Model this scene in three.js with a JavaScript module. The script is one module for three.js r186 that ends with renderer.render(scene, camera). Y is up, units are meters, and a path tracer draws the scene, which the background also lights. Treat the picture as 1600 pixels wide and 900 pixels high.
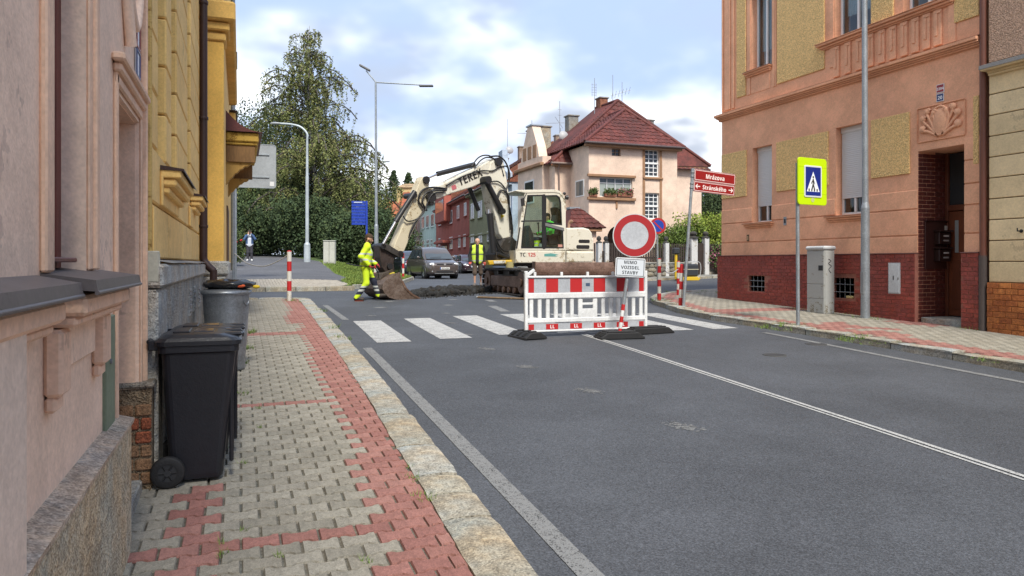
import * as THREE from 'three';
import { mergeGeometries } from 'three/addons/utils/BufferGeometryUtils.js';
import { FontLoader } from 'three/addons/loaders/FontLoader.js';
import { TextGeometry } from 'three/addons/geometries/TextGeometry.js';

// ------------------------------------------------------------------ camera, sky, sun
const scene = new THREE.Scene();
const EYE = 1.7, F = 1155, YAW = Math.atan(425 / F), CY = Math.cos(YAW), SY = Math.sin(YAW);
const camera = new THREE.PerspectiveCamera(2 * Math.atan(450 / F) * 180 / Math.PI, 16 / 9, 0.05, 2500);
camera.position.set(0, EYE, 0);
camera.rotation.y = -YAW;
camera.setViewOffset(1600, 900, 0, 40, 1600, 900);
camera.updateProjectionMatrix();
scene.add(camera);

const renderer = new THREE.WebGLRenderer({ antialias: true });
renderer.toneMapping = THREE.LinearToneMapping;
renderer.toneMappingExposure = 1.72;
renderer.shadowMap.enabled = true;

// seeded random
function rng(seed) { let a = seed >>> 0; return () => { a = (a + 0x6D2B79F5) | 0; let t = Math.imul(a ^ (a >>> 15), 1 | a); t = (t + Math.imul(t ^ (t >>> 7), 61 | t)) ^ t; return ((t ^ (t >>> 14)) >>> 0) / 4294967296; }; }
const R = rng(7);
const rr = (a, b) => a + (b - a) * R();
const lerp = (a, b, t) => a + (b - a) * t, clamp = (v, a, b) => Math.max(a, Math.min(b, v));
const sm = (a, b, v) => { const t = clamp((v - a) / (b - a), 0, 1); return t * t * (3 - 2 * t); };
// 3-D value noise
function hash3(x, y, z) { let h = Math.imul(x, 374761393) ^ Math.imul(y, 668265263) ^ Math.imul(z, 2147483647 ^ 0x5bd1e995); h = Math.imul(h ^ (h >>> 13), 1274126177); h ^= h >>> 16; return (h >>> 0) / 4294967296; }
function vn(x, y, z) {
  const X = Math.floor(x), Y = Math.floor(y), Z = Math.floor(z); let u = x - X, v = y - Y, w = z - Z;
  u = u * u * (3 - 2 * u); v = v * v * (3 - 2 * v); w = w * w * (3 - 2 * w);
  const l = (i, j) => lerp(hash3(X, Y + i, Z + j), hash3(X + 1, Y + i, Z + j), u);
  return lerp(lerp(l(0, 0), l(1, 0), v), lerp(l(0, 1), l(1, 1), v), w);
}
function fbm(x, y, z, o = 4, g = .5) { let s = 0, a = 1, t = 0; for (let i = 0; i < o; i++) { s += a * vn(x, y, z); t += a; a *= g; x = x * 2.03 + 17.1; y = y * 2.03 + 5.3; z = z * 2.03 + 9.7; } return s / t; }

// sky: broken cloud over pale blue, computed over the whole dome
{
  const W = 2048, H = 1024, data = new Float32Array(W * H * 4);
  for (let j = 0; j < H; j++) for (let i = 0; i < W; i++) {
    const phi = (i / W - .5) * 2 * Math.PI, el = ((j + .5) / H - .5) * Math.PI;
    const y = Math.sin(el), c = Math.cos(el), x = c * Math.cos(phi), z = c * Math.sin(phi);
    let r, g, b;
    const yy = Math.max(y, 0), k = 1 / (yy + .30), px = x * k, pz = z * k;
    const n = fbm(px * 1.5 + 3.2, pz * 1.5 + 1.7, yy * 1.6, 6, .52);        // cover
    const n2 = fbm(px * 3.1 + 11.2, pz * 3.1 + 4.1, yy * 3 + 8, 5, .52);        // darker bellies
    const n3 = fbm(px * .8 + 31, pz * .8 + 4.1, 2, 3, .5);
    const cov = sm(.42, .66, n + (n3 - .5) * .3), belly = sm(.45, .64, n2 + (n - .5) * .3) * .9;
    const blue = [.34, .44, .63], white = [1.06, 1.07, 1.08], grey = [.28, .325, .41];
    r = lerp(blue[0], lerp(white[0], grey[0], belly), cov); g = lerp(blue[1], lerp(white[1], grey[1], belly), cov); b = lerp(blue[2], lerp(white[2], grey[2], belly), cov);
    const hz = sm(.16, 0, yy) * .6; r = lerp(r, .56, hz); g = lerp(g, .63, hz); b = lerp(b, .74, hz);
    if (y < 0) { const q = sm(0, -.08, y); r = lerp(r, .22, q); g = lerp(g, .22, q); b = lerp(b, .22, q); }
    const o = (j * W + i) * 4; data[o] = r; data[o + 1] = g; data[o + 2] = b; data[o + 3] = 1;
  }
  const t = new THREE.DataTexture(data, W, H, THREE.RGBAFormat, THREE.FloatType);
  t.mapping = THREE.EquirectangularReflectionMapping; t.magFilter = THREE.LinearFilter; t.minFilter = THREE.LinearFilter; t.needsUpdate = true;
  scene.background = t; scene.environment = t;
}
const sun = new THREE.DirectionalLight(new THREE.Color().setRGB(1, .95, .84), 3.0);
sun.position.set(2, 34, 12); sun.target.position.set(3, 0, -15); sun.castShadow = true; sun.shadow.radius = 24;
sun.shadow.mapSize.set(2048, 2048); Object.assign(sun.shadow.camera, { left: -60, right: 60, top: 60, bottom: -60, near: 1, far: 160 });
scene.add(sun, sun.target);

// ------------------------------------------------------------------ pixel -> place (x right, y up, d along the street = -z)
const RPX = [[-20, -2.7], [0, -1.70], [5, -1.48], [10, -1.29], [15, -1.14], [20, -1.01], [25, -.90], [30, -.86], [300, -.86]];
function roadY(d) { let i = 0; while (i < RPX.length - 2 && RPX[i + 1][0] < d) i++; const [a, p] = RPX[i], [b, q] = RPX[i + 1]; return EYE + lerp(p, q, clamp((d - a) / (b - a), 0, 1)); }
const ray = (u, v) => { const r = (u - 800) / F, t = (410 - v) / F; return [CY - r * SY, SY + r * CY, t]; };
const H = (x, d) => roadY(d) + .25 * sm(13, 24, x) * sm(22, 30, d);
function G(u, v, h = 0) { const [kd, kx, ky] = ray(u, v); let lo = .5, hi = 250; for (let i = 0; i < 60; i++) { const m = (lo + hi) / 2; if (EYE + ky * m > H(kx * m, kd * m) + h) lo = m; else hi = m; } return { x: kx * lo, d: kd * lo, y: H(kx * lo, kd * lo) + h }; }
const atD = (u, v, d) => { const [kd, kx, ky] = ray(u, v), D = d / kd; return { x: kx * D, y: EYE + ky * D, d }; };
const atX = (u, v, x) => { const [kd, kx, ky] = ray(u, v), D = x / kx; return { x, y: EYE + ky * D, d: kd * D }; };
const atDepth = (u, v, D) => { const [kd, kx, ky] = ray(u, v); return { x: kx * D, y: EYE + ky * D, d: kd * D }; };

// ------------------------------------------------------------------ things and parts
const used = new Map();
const numbered = n => { const k = used.get(n) || 0; used.set(n, k + 1); return k ? n + '_' + String(k).padStart(3, '0') : n; };
function tag(o, label, category, group, kind) { if (label) o.userData.label = label; if (category) o.userData.category = category; if (group) o.userData.group = group; if (kind) o.userData.kind = kind; return o; }
function thing(name, label, category, p = [0, 0, 0], turn = 0, group) {
  const o = new THREE.Group(); o.name = numbered(name); o.position.set(...p); o.rotation.y = turn; scene.add(o);
  return tag(o, label, category, group);
}
function setting(name, label, p = [0, 0, 0]) { const o = new THREE.Group(); o.name = name; o.position.set(...p); scene.add(o); return tag(o, label, null, null, 'structure'); }
function part(parent, name, geo, m, label) {
  const g = Array.isArray(geo) ? join(geo) : geo; const o = new THREE.Mesh(g, m); o.name = name; o.castShadow = o.receiveShadow = true; parent.add(o); if (label) o.userData.label = label; return o;
}
// a part whose geometry is given in world coordinates
function wpart(parent, name, geo, m, label) {
  const g = Array.isArray(geo) ? join(geo) : geo; let p = parent, x = 0, y = 0, z = 0; while (p && p !== scene) { x += p.position.x; y += p.position.y; z += p.position.z; p = p.parent; }
  g.translate(-x, -y, -z); return part(parent, name, g, m, label);
}
function flat(geo) {                                     // no index, flat normals, uv in metres by face direction
  let g = geo.index ? geo.toNonIndexed() : geo; return g;
}
function boxUV(g) {
  const p = g.attributes.position, n = p.count, uv = new Float32Array(n * 2), A = new THREE.Vector3(), B = new THREE.Vector3(), C = new THREE.Vector3();
  for (let i = 0; i < n; i += 3) {
    A.fromBufferAttribute(p, i); B.fromBufferAttribute(p, i + 1).sub(A); C.fromBufferAttribute(p, i + 2).sub(A); B.cross(C);
    const ax = Math.abs(B.x), ay = Math.abs(B.y), az = Math.abs(B.z);
    for (let k = 0; k < 3; k++) {
      const x = p.getX(i + k), y = p.getY(i + k), z = p.getZ(i + k), o = (i + k) * 2;
      if (ax >= ay && ax >= az) { uv[o] = z; uv[o + 1] = y; } else if (ay >= az) { uv[o] = x; uv[o + 1] = z; } else { uv[o] = x; uv[o + 1] = y; }
    }
  }
  g.setAttribute('uv', new THREE.BufferAttribute(uv, 2)); return g;
}
function norm(geo) { const g = geo.index ? geo.toNonIndexed() : geo; for (const k of Object.keys(g.attributes)) if (!['position', 'normal', 'uv', 'color'].includes(k)) g.deleteAttribute(k); if (!g.attributes.normal) g.computeVertexNormals(); return boxUV(g); }
function join(list) {
  const gs = list.map(norm); if (gs.some(g => g.attributes.color)) gs.forEach(g => { if (!g.attributes.color) g.setAttribute('color', new THREE.BufferAttribute(new Float32Array(g.attributes.position.count * 3).fill(1), 3)); });
  return gs.length === 1 ? gs[0] : mergeGeometries(gs);
}
function polys(faces, centre) {                          // flat-shaded polygons (fans), turned to face away from centre if given
  const P = [];
  for (const f of faces) {
    let pts = f;
    if (centre) { const a = new THREE.Vector3(...pts[0]), b = new THREE.Vector3(...pts[1]).sub(a), c = new THREE.Vector3(...pts[2]).sub(a), n = b.cross(c), m = new THREE.Vector3(); pts.forEach(q => m.add(new THREE.Vector3(...q))); m.divideScalar(pts.length).sub(centre); if (n.dot(m) < 0) pts = [...pts].reverse(); }
    for (let i = 1; i < pts.length - 1; i++) P.push(...pts[0], ...pts[i], ...pts[i + 1]);
  }
  const g = new THREE.BufferGeometry(); g.setAttribute('position', new THREE.Float32BufferAttribute(P, 3)); g.computeVertexNormals(); return boxUV(g);
}
function cbox(x0, y0, z0, x1, y1, z1, c = .004) {         // chamfered box between two corners
  const lo = [Math.min(x0, x1), Math.min(y0, y1), Math.min(z0, z1)], hi = [Math.max(x0, x1), Math.max(y0, y1), Math.max(z0, z1)];
  c = Math.min(c, (hi[0] - lo[0]) * .45, (hi[1] - lo[1]) * .45, (hi[2] - lo[2]) * .45);
  const at = (s, full) => [0, 1, 2].map(i => { const e = s[i] > 0 ? hi[i] : lo[i]; return i === full ? e : e - s[i] * c; });
  const F_ = [];
  for (let a = 0; a < 3; a++) { const b = (a + 1) % 3, d = (a + 2) % 3; for (const s of [-1, 1]) { const v = (q, r) => { const k = [0, 0, 0]; k[a] = s; k[b] = q; k[d] = r; return at(k, a); }; F_.push([v(-1, -1), v(1, -1), v(1, 1), v(-1, 1)]); } }
  for (let a = 0; a < 3; a++) { const b = (a + 1) % 3, d = (a + 2) % 3; for (const s of [-1, 1]) for (const t of [-1, 1]) { const v = (e, f) => { const k = [0, 0, 0]; k[a] = e; k[b] = s; k[d] = t; return at(k, f); }; F_.push([v(-1, b), v(1, b), v(1, d), v(-1, d)]); } }
  for (const s of [-1, 1]) for (const t of [-1, 1]) for (const w of [-1, 1]) F_.push([at([s, t, w], 0), at([s, t, w], 1), at([s, t, w], 2)]);
  return polys(F_, new THREE.Vector3((lo[0] + hi[0]) / 2, (lo[1] + hi[1]) / 2, (lo[2] + hi[2]) / 2));
}
const box = (x0, y0, z0, x1, y1, z1) => { const g = new THREE.BoxGeometry(Math.abs(x1 - x0), Math.abs(y1 - y0), Math.abs(z1 - z0)); g.translate((x0 + x1) / 2, (y0 + y1) / 2, (z0 + z1) / 2); return norm(g); };
const bx = (x0, x1, y0, y1, d0, d1) => box(x0, y0, -d0, x1, y1, -d1);                  // same with d = -z
const cbx = (x0, x1, y0, y1, d0, d1, c) => cbox(x0, y0, -d0, x1, y1, -d1, c);
function cyl(a, b, r0, r1 = r0, seg = 14, open = false) {
  const A = new THREE.Vector3(...a), B = new THREE.Vector3(...b), d = B.clone().sub(A), g = new THREE.CylinderGeometry(r1, r0, d.length(), seg, 1, open);
  g.applyQuaternion(new THREE.Quaternion().setFromUnitVectors(new THREE.Vector3(0, 1, 0), d.normalize())); g.translate((a[0] + b[0]) / 2, (a[1] + b[1]) / 2, (a[2] + b[2]) / 2); return norm(g);
}
function tube(pts, r, seg = 24, rs = 8, closed = false) { return norm(new THREE.TubeGeometry(new THREE.CatmullRomCurve3(pts.map(p => new THREE.Vector3(...p)), closed, 'centripetal'), seg, r, rs, closed)); }
function lathe(pts, seg = 24) { return norm(new THREE.LatheGeometry(pts.map(p => new THREE.Vector2(...p)), seg)); }
function extrude(pts, depth, bevel = 0, holes = []) {    // outline in xy, thickness along z from 0 to depth
  const s = new THREE.Shape(pts.map(p => new THREE.Vector2(...p))); for (const h of holes) s.holes.push(new THREE.Path(h.map(p => new THREE.Vector2(...p))));
  const g = new THREE.ExtrudeGeometry(s, { depth: depth - 2 * bevel, bevelEnabled: bevel > 0, bevelThickness: bevel, bevelSize: bevel, bevelOffset: -bevel, bevelSegments: 2, curveSegments: 10 });
  g.translate(0, 0, bevel); return norm(g);
}
function sphere(x, y, z, r, sx = 1, sy = 1, sz = 1, a = 16, b = 12) { const g = new THREE.SphereGeometry(r, a, b); g.scale(sx, sy, sz); g.translate(x, y, z); return norm(g); }
const turnY = (g, a) => { g.rotateY(a); return g; };
const rrect = (w, h, r, n = 5, cx = 0, cy = 0) => { const o = []; for (const [sx, sy, a0] of [[1, 1, 0], [-1, 1, 1], [-1, -1, 2], [1, -1, 3]]) for (let i = 0; i <= n; i++) { const a = (a0 + i / n) * Math.PI / 2; o.push([cx + sx * (w / 2 - r) + r * Math.cos(a), cy + sy * (h / 2 - r) + r * Math.sin(a)]); } return o; };
const ring = (r, n = 40, cx = 0, cy = 0) => Array.from({ length: n }, (_, i) => [cx + r * Math.cos(i / n * 2 * Math.PI), cy + r * Math.sin(i / n * 2 * Math.PI)]);

// ------------------------------------------------------------------ textures: what surfaces are made of
function grid2(n, f) { const a = new Float32Array(n * n); for (let j = 0; j < n; j++) for (let i = 0; i < n; i++) a[j * n + i] = f(i / n, j / n); return a; }
function tileNoise(seed, P) { const t = new Float32Array(P * P), q = rng(seed); for (let i = 0; i < P * P; i++) t[i] = q(); return (u, v) => { let x = u * P, y = v * P; const X = Math.floor(x), Y = Math.floor(y); x -= X; y -= Y; x = x * x * (3 - 2 * x); y = y * y * (3 - 2 * y); const m = k => ((k % P) + P) % P; const a = t[m(Y) * P + m(X)], b = t[m(Y) * P + m(X + 1)], c = t[m(Y + 1) * P + m(X)], d = t[m(Y + 1) * P + m(X + 1)]; return lerp(lerp(a, b, x), lerp(c, d, x), y); }; }
function layers(seed, list) { const ns = list.map(([P, a], i) => [tileNoise(seed + i * 31, P), a]); return (u, v) => { let s = 0; for (const [n, a] of ns) s += a * (n(u, v) - .5); return s; }; }
function tex(n, f, size, srgb = true) {                  // grey (or rgb) modulation map repeating every `size` metres
  const d = new Uint8Array(n * n * 4);
  for (let j = 0; j < n; j++) for (let i = 0; i < n; i++) { const v = f(i / n, j / n), o = (j * n + i) * 4; if (Array.isArray(v)) { for (let k = 0; k < 3; k++) d[o + k] = clamp(v[k] * 255, 0, 255); } else d[o] = d[o + 1] = d[o + 2] = clamp(v * 255, 0, 255); d[o + 3] = 255; }
  const t = new THREE.DataTexture(d, n, n); t.wrapS = t.wrapT = THREE.RepeatWrapping; t.magFilter = THREE.LinearFilter; t.minFilter = THREE.LinearMipmapLinearFilter; t.generateMipmaps = true; if (srgb) t.colorSpace = THREE.SRGBColorSpace; t.repeat.set(1 / size, 1 / size); t.needsUpdate = true; return t;
}
layers.w = (() => { const a = tileNoise(91, 6), b = tileNoise(92, 90), c = tileNoise(93, 200); return (u, v) => .12 * (b(u, v * .1 + a(u, v) * .02) - .5) + .12 * (c(u, v * .06) - .5) + .1 * (a(u, v) - .5); })();
const nA = layers(1, [[4, .5], [16, .4], [64, .3]]), nB = layers(2, [[256, 1]]), nC = layers(3, [[8, .4], [32, .5], [128, .6]]), nD = layers(4, [[3, .6], [9, .5], [27, .3]]), nE = layers(5, [[128, .6], [256, .8]]), nF = layers(6, [[48, 1], [96, .6]]), nG = layers(7, [[700, .5], [1400, 1]]), nK = layers(8, [[5, 1], [17, .3], [60, .1]]);
const T = {
  plaster: tex(512, (u, v) => .935 + nA(u, v) * .13 + nD(u, v) * .08 + nE(u, v) * .09, 2.6),
  plasterBump: tex(512, (u, v) => .5 + nE(u, v) * .5 + nF(u, v) * .2, 1.3, false),
  worn: tex(512, (u, v) => { const s = nD(u, v) + nC(u, v) * .5; const k = .935 + nA(u, v) * .14 + nE(u, v) * .08; return s > .36 ? [k * .90, k * .90, k * .90] : [k, k, k * .99]; }, 2.2),
  asphalt: tex(2048, (u, v) => { const k = nK(u, v); return (.80 + (nG(u, v) + nB(u * 4 % 1, v * 4 % 1) * .5) * .36 + nA(u, v) * .12 + nD(u, v) * .12 + k * .06); }, 7.3),
  asphaltBump: tex(512, (u, v) => .5 + nE(u, v) * .8, .85, false),
  stone: tex(512, (u, v) => { const k = .82 + nC(u, v) * .34 + nE(u, v) * .30; const w = nD(u, v); return [k * (1 + w * .12), k, k * (1 - w * .14)]; }, 1.1),
  stoneBump: tex(512, (u, v) => .5 + nC(u, v) * .5 + nE(u, v) * .4, 1.1, false),
  concrete: tex(512, (u, v) => .85 + nC(u, v) * .18 + nE(u, v) * .18 + nD(u, v) * .10, .6),
  stucco: tex(512, (u, v) => { const w = nF(u, v) + nC(u, v) * .35; return .94 + clamp(w, -.4, .2) * .30; }, .7),
  stuccoBump: tex(512, (u, v) => .5 + (nF(u, v) + nC(u, v) * .35) * .9, .7, false),
  rust: tex(512, (u, v) => { const w = nC(u, v) + nD(u, v); const k = .82 + nE(u, v) * .25 + w * .3; return [k, k * (.96 + w * .1), k * (.94 + w * .2)]; }, 1.5),
  dirty: tex(512, (u, v) => { const w = nC(u, v) + nD(u, v) * .8; const k = .94 + nE(u, v) * .05; return w > .34 ? [k * .72, k * .66, k * .58] : w > .22 ? [k * .9, k * .88, k * .84] : [k, k, k]; }, 1.9),
  wood: tex(512, (u, v) => .85 + layers.w(u, v), .8),
  paint: tex(512, (u, v) => { const w = nE(u, v) * .9 + nC(u, v) * .7; const k = w < -.30 ? .46 : w < -.16 ? .74 : .95; return k + nB(u, v) * .08; }, .9),
  bark: tex(256, (u, v) => { const w = nC(u, v) + nD(u, v) * .5; return w > .12 ? .25 : .9; }, .9),
  roof: tex(512, (u, v) => { const w = nC(u, v) + nD(u, v); const k = .82 + nE(u, v) * .2 + w * .35; return [k, k * .97, k * .95]; }, 2.7),
};
function rgb(r, g, b) { return new THREE.Color().setRGB(r, g, b); }
function hex(h) { return new THREE.Color(h); }
function mat(color, o = {}) { return new THREE.MeshStandardMaterial({ color, roughness: .85, ...o }); }
function mapped(color, map, bump, bumpScale = .004, rough = .9, o = {}) { return mat(color, { map, roughness: rough, ...(bump ? { bumpMap: bump, bumpScale } : {}), ...o }); }
const steelMat = mat(rgb(.36, .38, .40), { metalness: .55, roughness: .5, map: T.concrete });
const M_ = {
  asphalt: mapped(rgb(.104, .112, .130), T.asphalt, T.asphaltBump, .004, .78),
  markOld: mapped(rgb(.225, .228, .23), T.paint, T.asphaltBump, .003, .8),
  markWhite: mapped(rgb(.48, .48, .475), T.paint, T.asphaltBump, .002, .75),
  markFaint: mapped(rgb(.113, .121, .138), T.paint, T.asphaltBump, .003, .8),
  bed: mapped(rgb(.19, .175, .14), T.stone, null),
  grey: [[.375, .345, .285], [.35, .32, .26], [.405, .375, .31], [.325, .30, .245]].map(c => mapped(rgb(...c), T.concrete, T.stoneBump, .003, .9)),
  red: [[.40, .185, .155], [.37, .17, .14], [.43, .21, .175], [.35, .155, .13]].map(c => mapped(rgb(...c), T.concrete, T.stoneBump, .003, .9)),
  granite: [[.47, .44, .36], [.50, .475, .41], [.45, .40, .31], [.48, .46, .41], [.44, .41, .34]].map(c => mapped(rgb(...c), T.stone, T.stoneBump, .008, .9)),
  grass: mat(rgb(.12, .20, .035), { roughness: 1 }),
  soil: mapped(rgb(.16, .13, .09), T.stone, T.stoneBump, .02, 1),
  steel: steelMat,
  galv: mapped(rgb(.42, .46, .50), T.concrete, null, 0, .5, { metalness: .45 }),
  black: mat(rgb(.012, .013, .016), { roughness: .5 }),
  rubber: mapped(rgb(.020, .020, .022), T.concrete, T.stoneBump, .002, .7),
  white: mapped(rgb(.74, .75, .75), T.plaster, null, 0, .5),
  redPaint: mat(rgb(.44, .012, .014), { roughness: .65 }),
  glass: mat(rgb(.03, .036, .042), { roughness: .06, metalness: 0 }),
};
// ------------------------------------------------------------------ ground, road, markings
function sheet(xs, ds, hf, skip) {
  const P = [], UV = [], I = []; for (const d of ds) for (const x of xs) { P.push(x, hf(x, d), -d); UV.push(x, d); }
  const n = xs.length; for (let j = 0; j < ds.length - 1; j++) for (let i = 0; i < n - 1; i++) { if (skip && skip((xs[i] + xs[i + 1]) / 2, (ds[j] + ds[j + 1]) / 2)) continue; const a = j * n + i; I.push(a, a + 1, a + n + 1, a, a + n + 1, a + n); }
  const g = new THREE.BufferGeometry(); g.setAttribute('position', new THREE.Float32BufferAttribute(P, 3)); g.setAttribute('uv', new THREE.Float32BufferAttribute(UV, 2)); g.setIndex(I); g.computeVertexNormals(); return g;
}
const range = (a, b, s) => { const o = []; for (let x = a; x < b - 1e-6; x += s) o.push(x); o.push(b); return o; };
function surface(name, geo, m, label) { const o = new THREE.Mesh(geo, m); o.name = name; o.receiveShadow = true; o.castShadow = true; scene.add(o); return tag(o, label, null, null, 'structure'); }
surface('ground', sheet([-1500, -300, -80, -40, 0, 40, 80, 300, 1500], [-600, -20, 0, 5, 10, 15, 20, 25, 30, 100, 300, 2000], (x, d) => H(x, d) - .25), M_.soil, 'earth under and around the street');
surface('road', sheet(range(-30, 80, 2.5), range(-20, 220, 2.5), H), M_.asphalt, 'grey asphalt street and crossing');
// strip of paint following the ground: centre line points, width
function strip(pts, w, lift = .005, step = .5) {
  const L = []; for (let i = 0; i < pts.length - 1; i++) { const [x0, d0] = pts[i], [x1, d1] = pts[i + 1], n = Math.max(1, Math.ceil(Math.hypot(x1 - x0, d1 - d0) / step)); for (let k = 0; k < n; k++) L.push([lerp(x0, x1, k / n), lerp(d0, d1, k / n)]); } L.push(pts[pts.length - 1]);
  const P = [], UV = [], I = []; let s = 0;
  L.forEach(([x, d], i) => { const a = L[Math.max(0, i - 1)], b = L[Math.min(L.length - 1, i + 1)]; let tx = b[0] - a[0], td = b[1] - a[1]; const l = Math.hypot(tx, td); tx /= l; td /= l; if (i) s += Math.hypot(x - L[i - 1][0], d - L[i - 1][1]); for (const q of [-1, 1]) { const X = x - q * td * w / 2, D = d + q * tx * w / 2; P.push(X, H(X, D) + lift, -D); UV.push(q * w / 2, s); } if (i) { const k = i * 2; I.push(k - 2, k, k - 1, k - 1, k, k + 1); } });
  const g = new THREE.BufferGeometry(); g.setAttribute('position', new THREE.Float32BufferAttribute(P, 3)); g.setAttribute('uv', new THREE.Float32BufferAttribute(UV, 2)); g.setIndex(I); g.computeVertexNormals(); return g.toNonIndexed();
}
function mark(name, pts, w, m, label, lift) { return surface(numbered(name), strip(pts, w, lift), m, label); }
[[2.28, 11.45, 14.62], [3.33, 11.62, 14.84], [4.42, 11.85, 15.1], [5.52, 11.85, 15.2], [6.60, 11.7, 15.0], [7.58, 11.6, 14.8], [8.55, 11.6, 14.6]].forEach(([x, a, b], i) => mark('crossing_stripe', [[x - .02, a], [x + .06, b]], .54, M_.markWhite, ['white zebra stripe closest to the left kerb', 'second white zebra stripe from the left kerb', 'third white zebra stripe from the left kerb', 'white zebra stripe beside the barrier foot', 'white zebra stripe behind the barrier', 'second white zebra stripe from the right kerb', 'white zebra stripe closest to the right kerb'][i]));
mark('centre_line', [[5.05, -6], [5.2, 3.6], [5.29, 6.0], [5.52, 11.55]], .035, M_.markWhite, 'solid double white line along the middle of the road');
mark('centre_line', [[5.125, -6], [5.275, 3.6], [5.365, 6.0], [5.595, 11.55]], .05, M_.markWhite, 'solid double white line along the middle of the road');
mark('edge_line', [[1.6, -6], [1.63, 3.3], [1.66, 5.2], [1.755, 10.95]], .13, M_.markOld, 'worn pale edge line beside the left kerb');
mark('edge_line', [[1.97, 14.9], [1.95, 18.5]], .13, M_.markOld, 'short worn edge line past the zebra crossing');
mark('edge_line', [[8.78, -6], [8.78, 6.2], [8.76, 8.0], [8.83, 10.9]], .12, M_.markOld, 'worn pale edge line beside the right kerb');
{ // small white dashes in the junction, and worn ghosts of an older line
  const z = (x, y) => G(480 + x / 2.58, 420 + y / 2.58);
  [[[275, 158], [312, 155], 'small'], [[315, 133], [350, 131]], [[555, 148], [583, 146]], [[572, 125], [603, 124]], [[728, 126], [752, 133]], [[745, 150], [800, 173]]].forEach(([a, b], i) => { const p = z(...a), q = z(...b); mark('junction_dash', [[p.x, p.d], [q.x, q.d]], .22, M_.markOld, ['white dash in the junction beside the walking worker', 'white dash in the junction by the digger bucket', 'white dash in the junction behind the second zebra stripe', 'white dash in the junction nearest the broken asphalt', 'white dash in the junction by the excavator track', 'longer white dash in the junction pointing at the barrier'][i]); });
  [[[237, 190], [280, 188]], [[540, 180], [580, 179]], [[560, 215], [602, 221]], [[640, 262], [655, 268]], [[690, 318], [765, 328]], [[845, 390], [930, 402]], [[1085, 482], [1190, 503]], [[1440, 618], [1600, 655]]].forEach(([a, b]) => { const p = z(...a), q = z(...b); const F_ = [], n = 150, lx = q.x - p.x, ld = q.d - p.d, l = Math.hypot(lx, ld) || 1; for (let i = 0; i < n; i++) { const t = (R() + R()) / 2, w = (R() + R() - 1) * .11, x = p.x + lx * t - ld / l * w, d = p.d + ld * t + lx / l * w, s = rr(.004, .016), f = [], a0 = R() * 6; for (let j = 0; j < 5; j++) { const a = a0 + j * 1.257, r = s * rr(.6, 1.3); f.push([x + r * Math.cos(a) * 1.6, H(x, d) + .003, -d + r * Math.sin(a)]); } F_.push(f.reverse()); } const o = surface(numbered('faded_dash'), polys(F_), M_.markOld, 'scattered flakes left of a worn road marking dash'); o.userData.group = 'ghosts of old markings'; });
}
// ------------------------------------------------------------------ left pavement: interlocking pavers and granite kerb
const kerbIn = d => { const t = [[-8, .9], [3.2, 1.0], [4.3, 1.04], [5.5, 1.07], [7.7, 1.15], [10.5, 1.21], [13.4, 1.27], [16.7, 1.33], [19.3, 1.36]]; let i = 0; while (i < t.length - 2 && t[i + 1][0] < d) i++; return lerp(t[i][1], t[i + 1][1], clamp((d - t[i][0]) / (t[i + 1][0] - t[i][0]), 0, 1)); };
function bone(L = .19, W = .13) {                       // outline of one interlocking paver, seen from above, with a bevelled edge
  const a = W / 2 + .0095, b = W / 2 - .0095, g = .0045, h = L / 2 - g;
  const o = (q) => [[-h + q, -a + q + g], [-.062, -a + q + g], [-.038, -b + q + g], [.038, -b + q + g], [.062, -a + q + g], [h - q, -a + q + g], [h - q, a - q - g], [.062, a - q - g], [.038, b - q - g], [-.038, b - q - g], [-.062, a - q - g], [-h + q, a - q - g]];
  const top = o(.005), out = o(0), P = [], tri = THREE.ShapeUtils.triangulateShape(top.map(p => new THREE.Vector2(...p)), []);
  for (const t of tri) { const [i, j, k] = [t[0], t[1], t[2]]; for (const q of [i, k, j]) P.push(top[q][0], 0, top[q][1]); }
  const n = top.length; for (let i = 0; i < n; i++) { const j = (i + 1) % n; const A = [top[i][0], 0, top[i][1]], B = [top[j][0], 0, top[j][1]], C = [out[j][0], -.013, out[j][1]], D = [out[i][0], -.013, out[i][1]]; P.push(...A, ...B, ...C, ...A, ...C, ...D); }
  const g2 = new THREE.BufferGeometry(); g2.setAttribute('position', new THREE.Float32BufferAttribute(P, 3)); g2.computeVertexNormals(); return g2;
}
const boneGeo = Array.from({ length: 5 }, (_, i) => { const g = boxUV(bone()); const uv = g.attributes.uv; for (let k = 0; k < uv.count; k++) uv.setXY(k, uv.getX(k) + i * .37, uv.getY(k) + i * .21); return g; });
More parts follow.
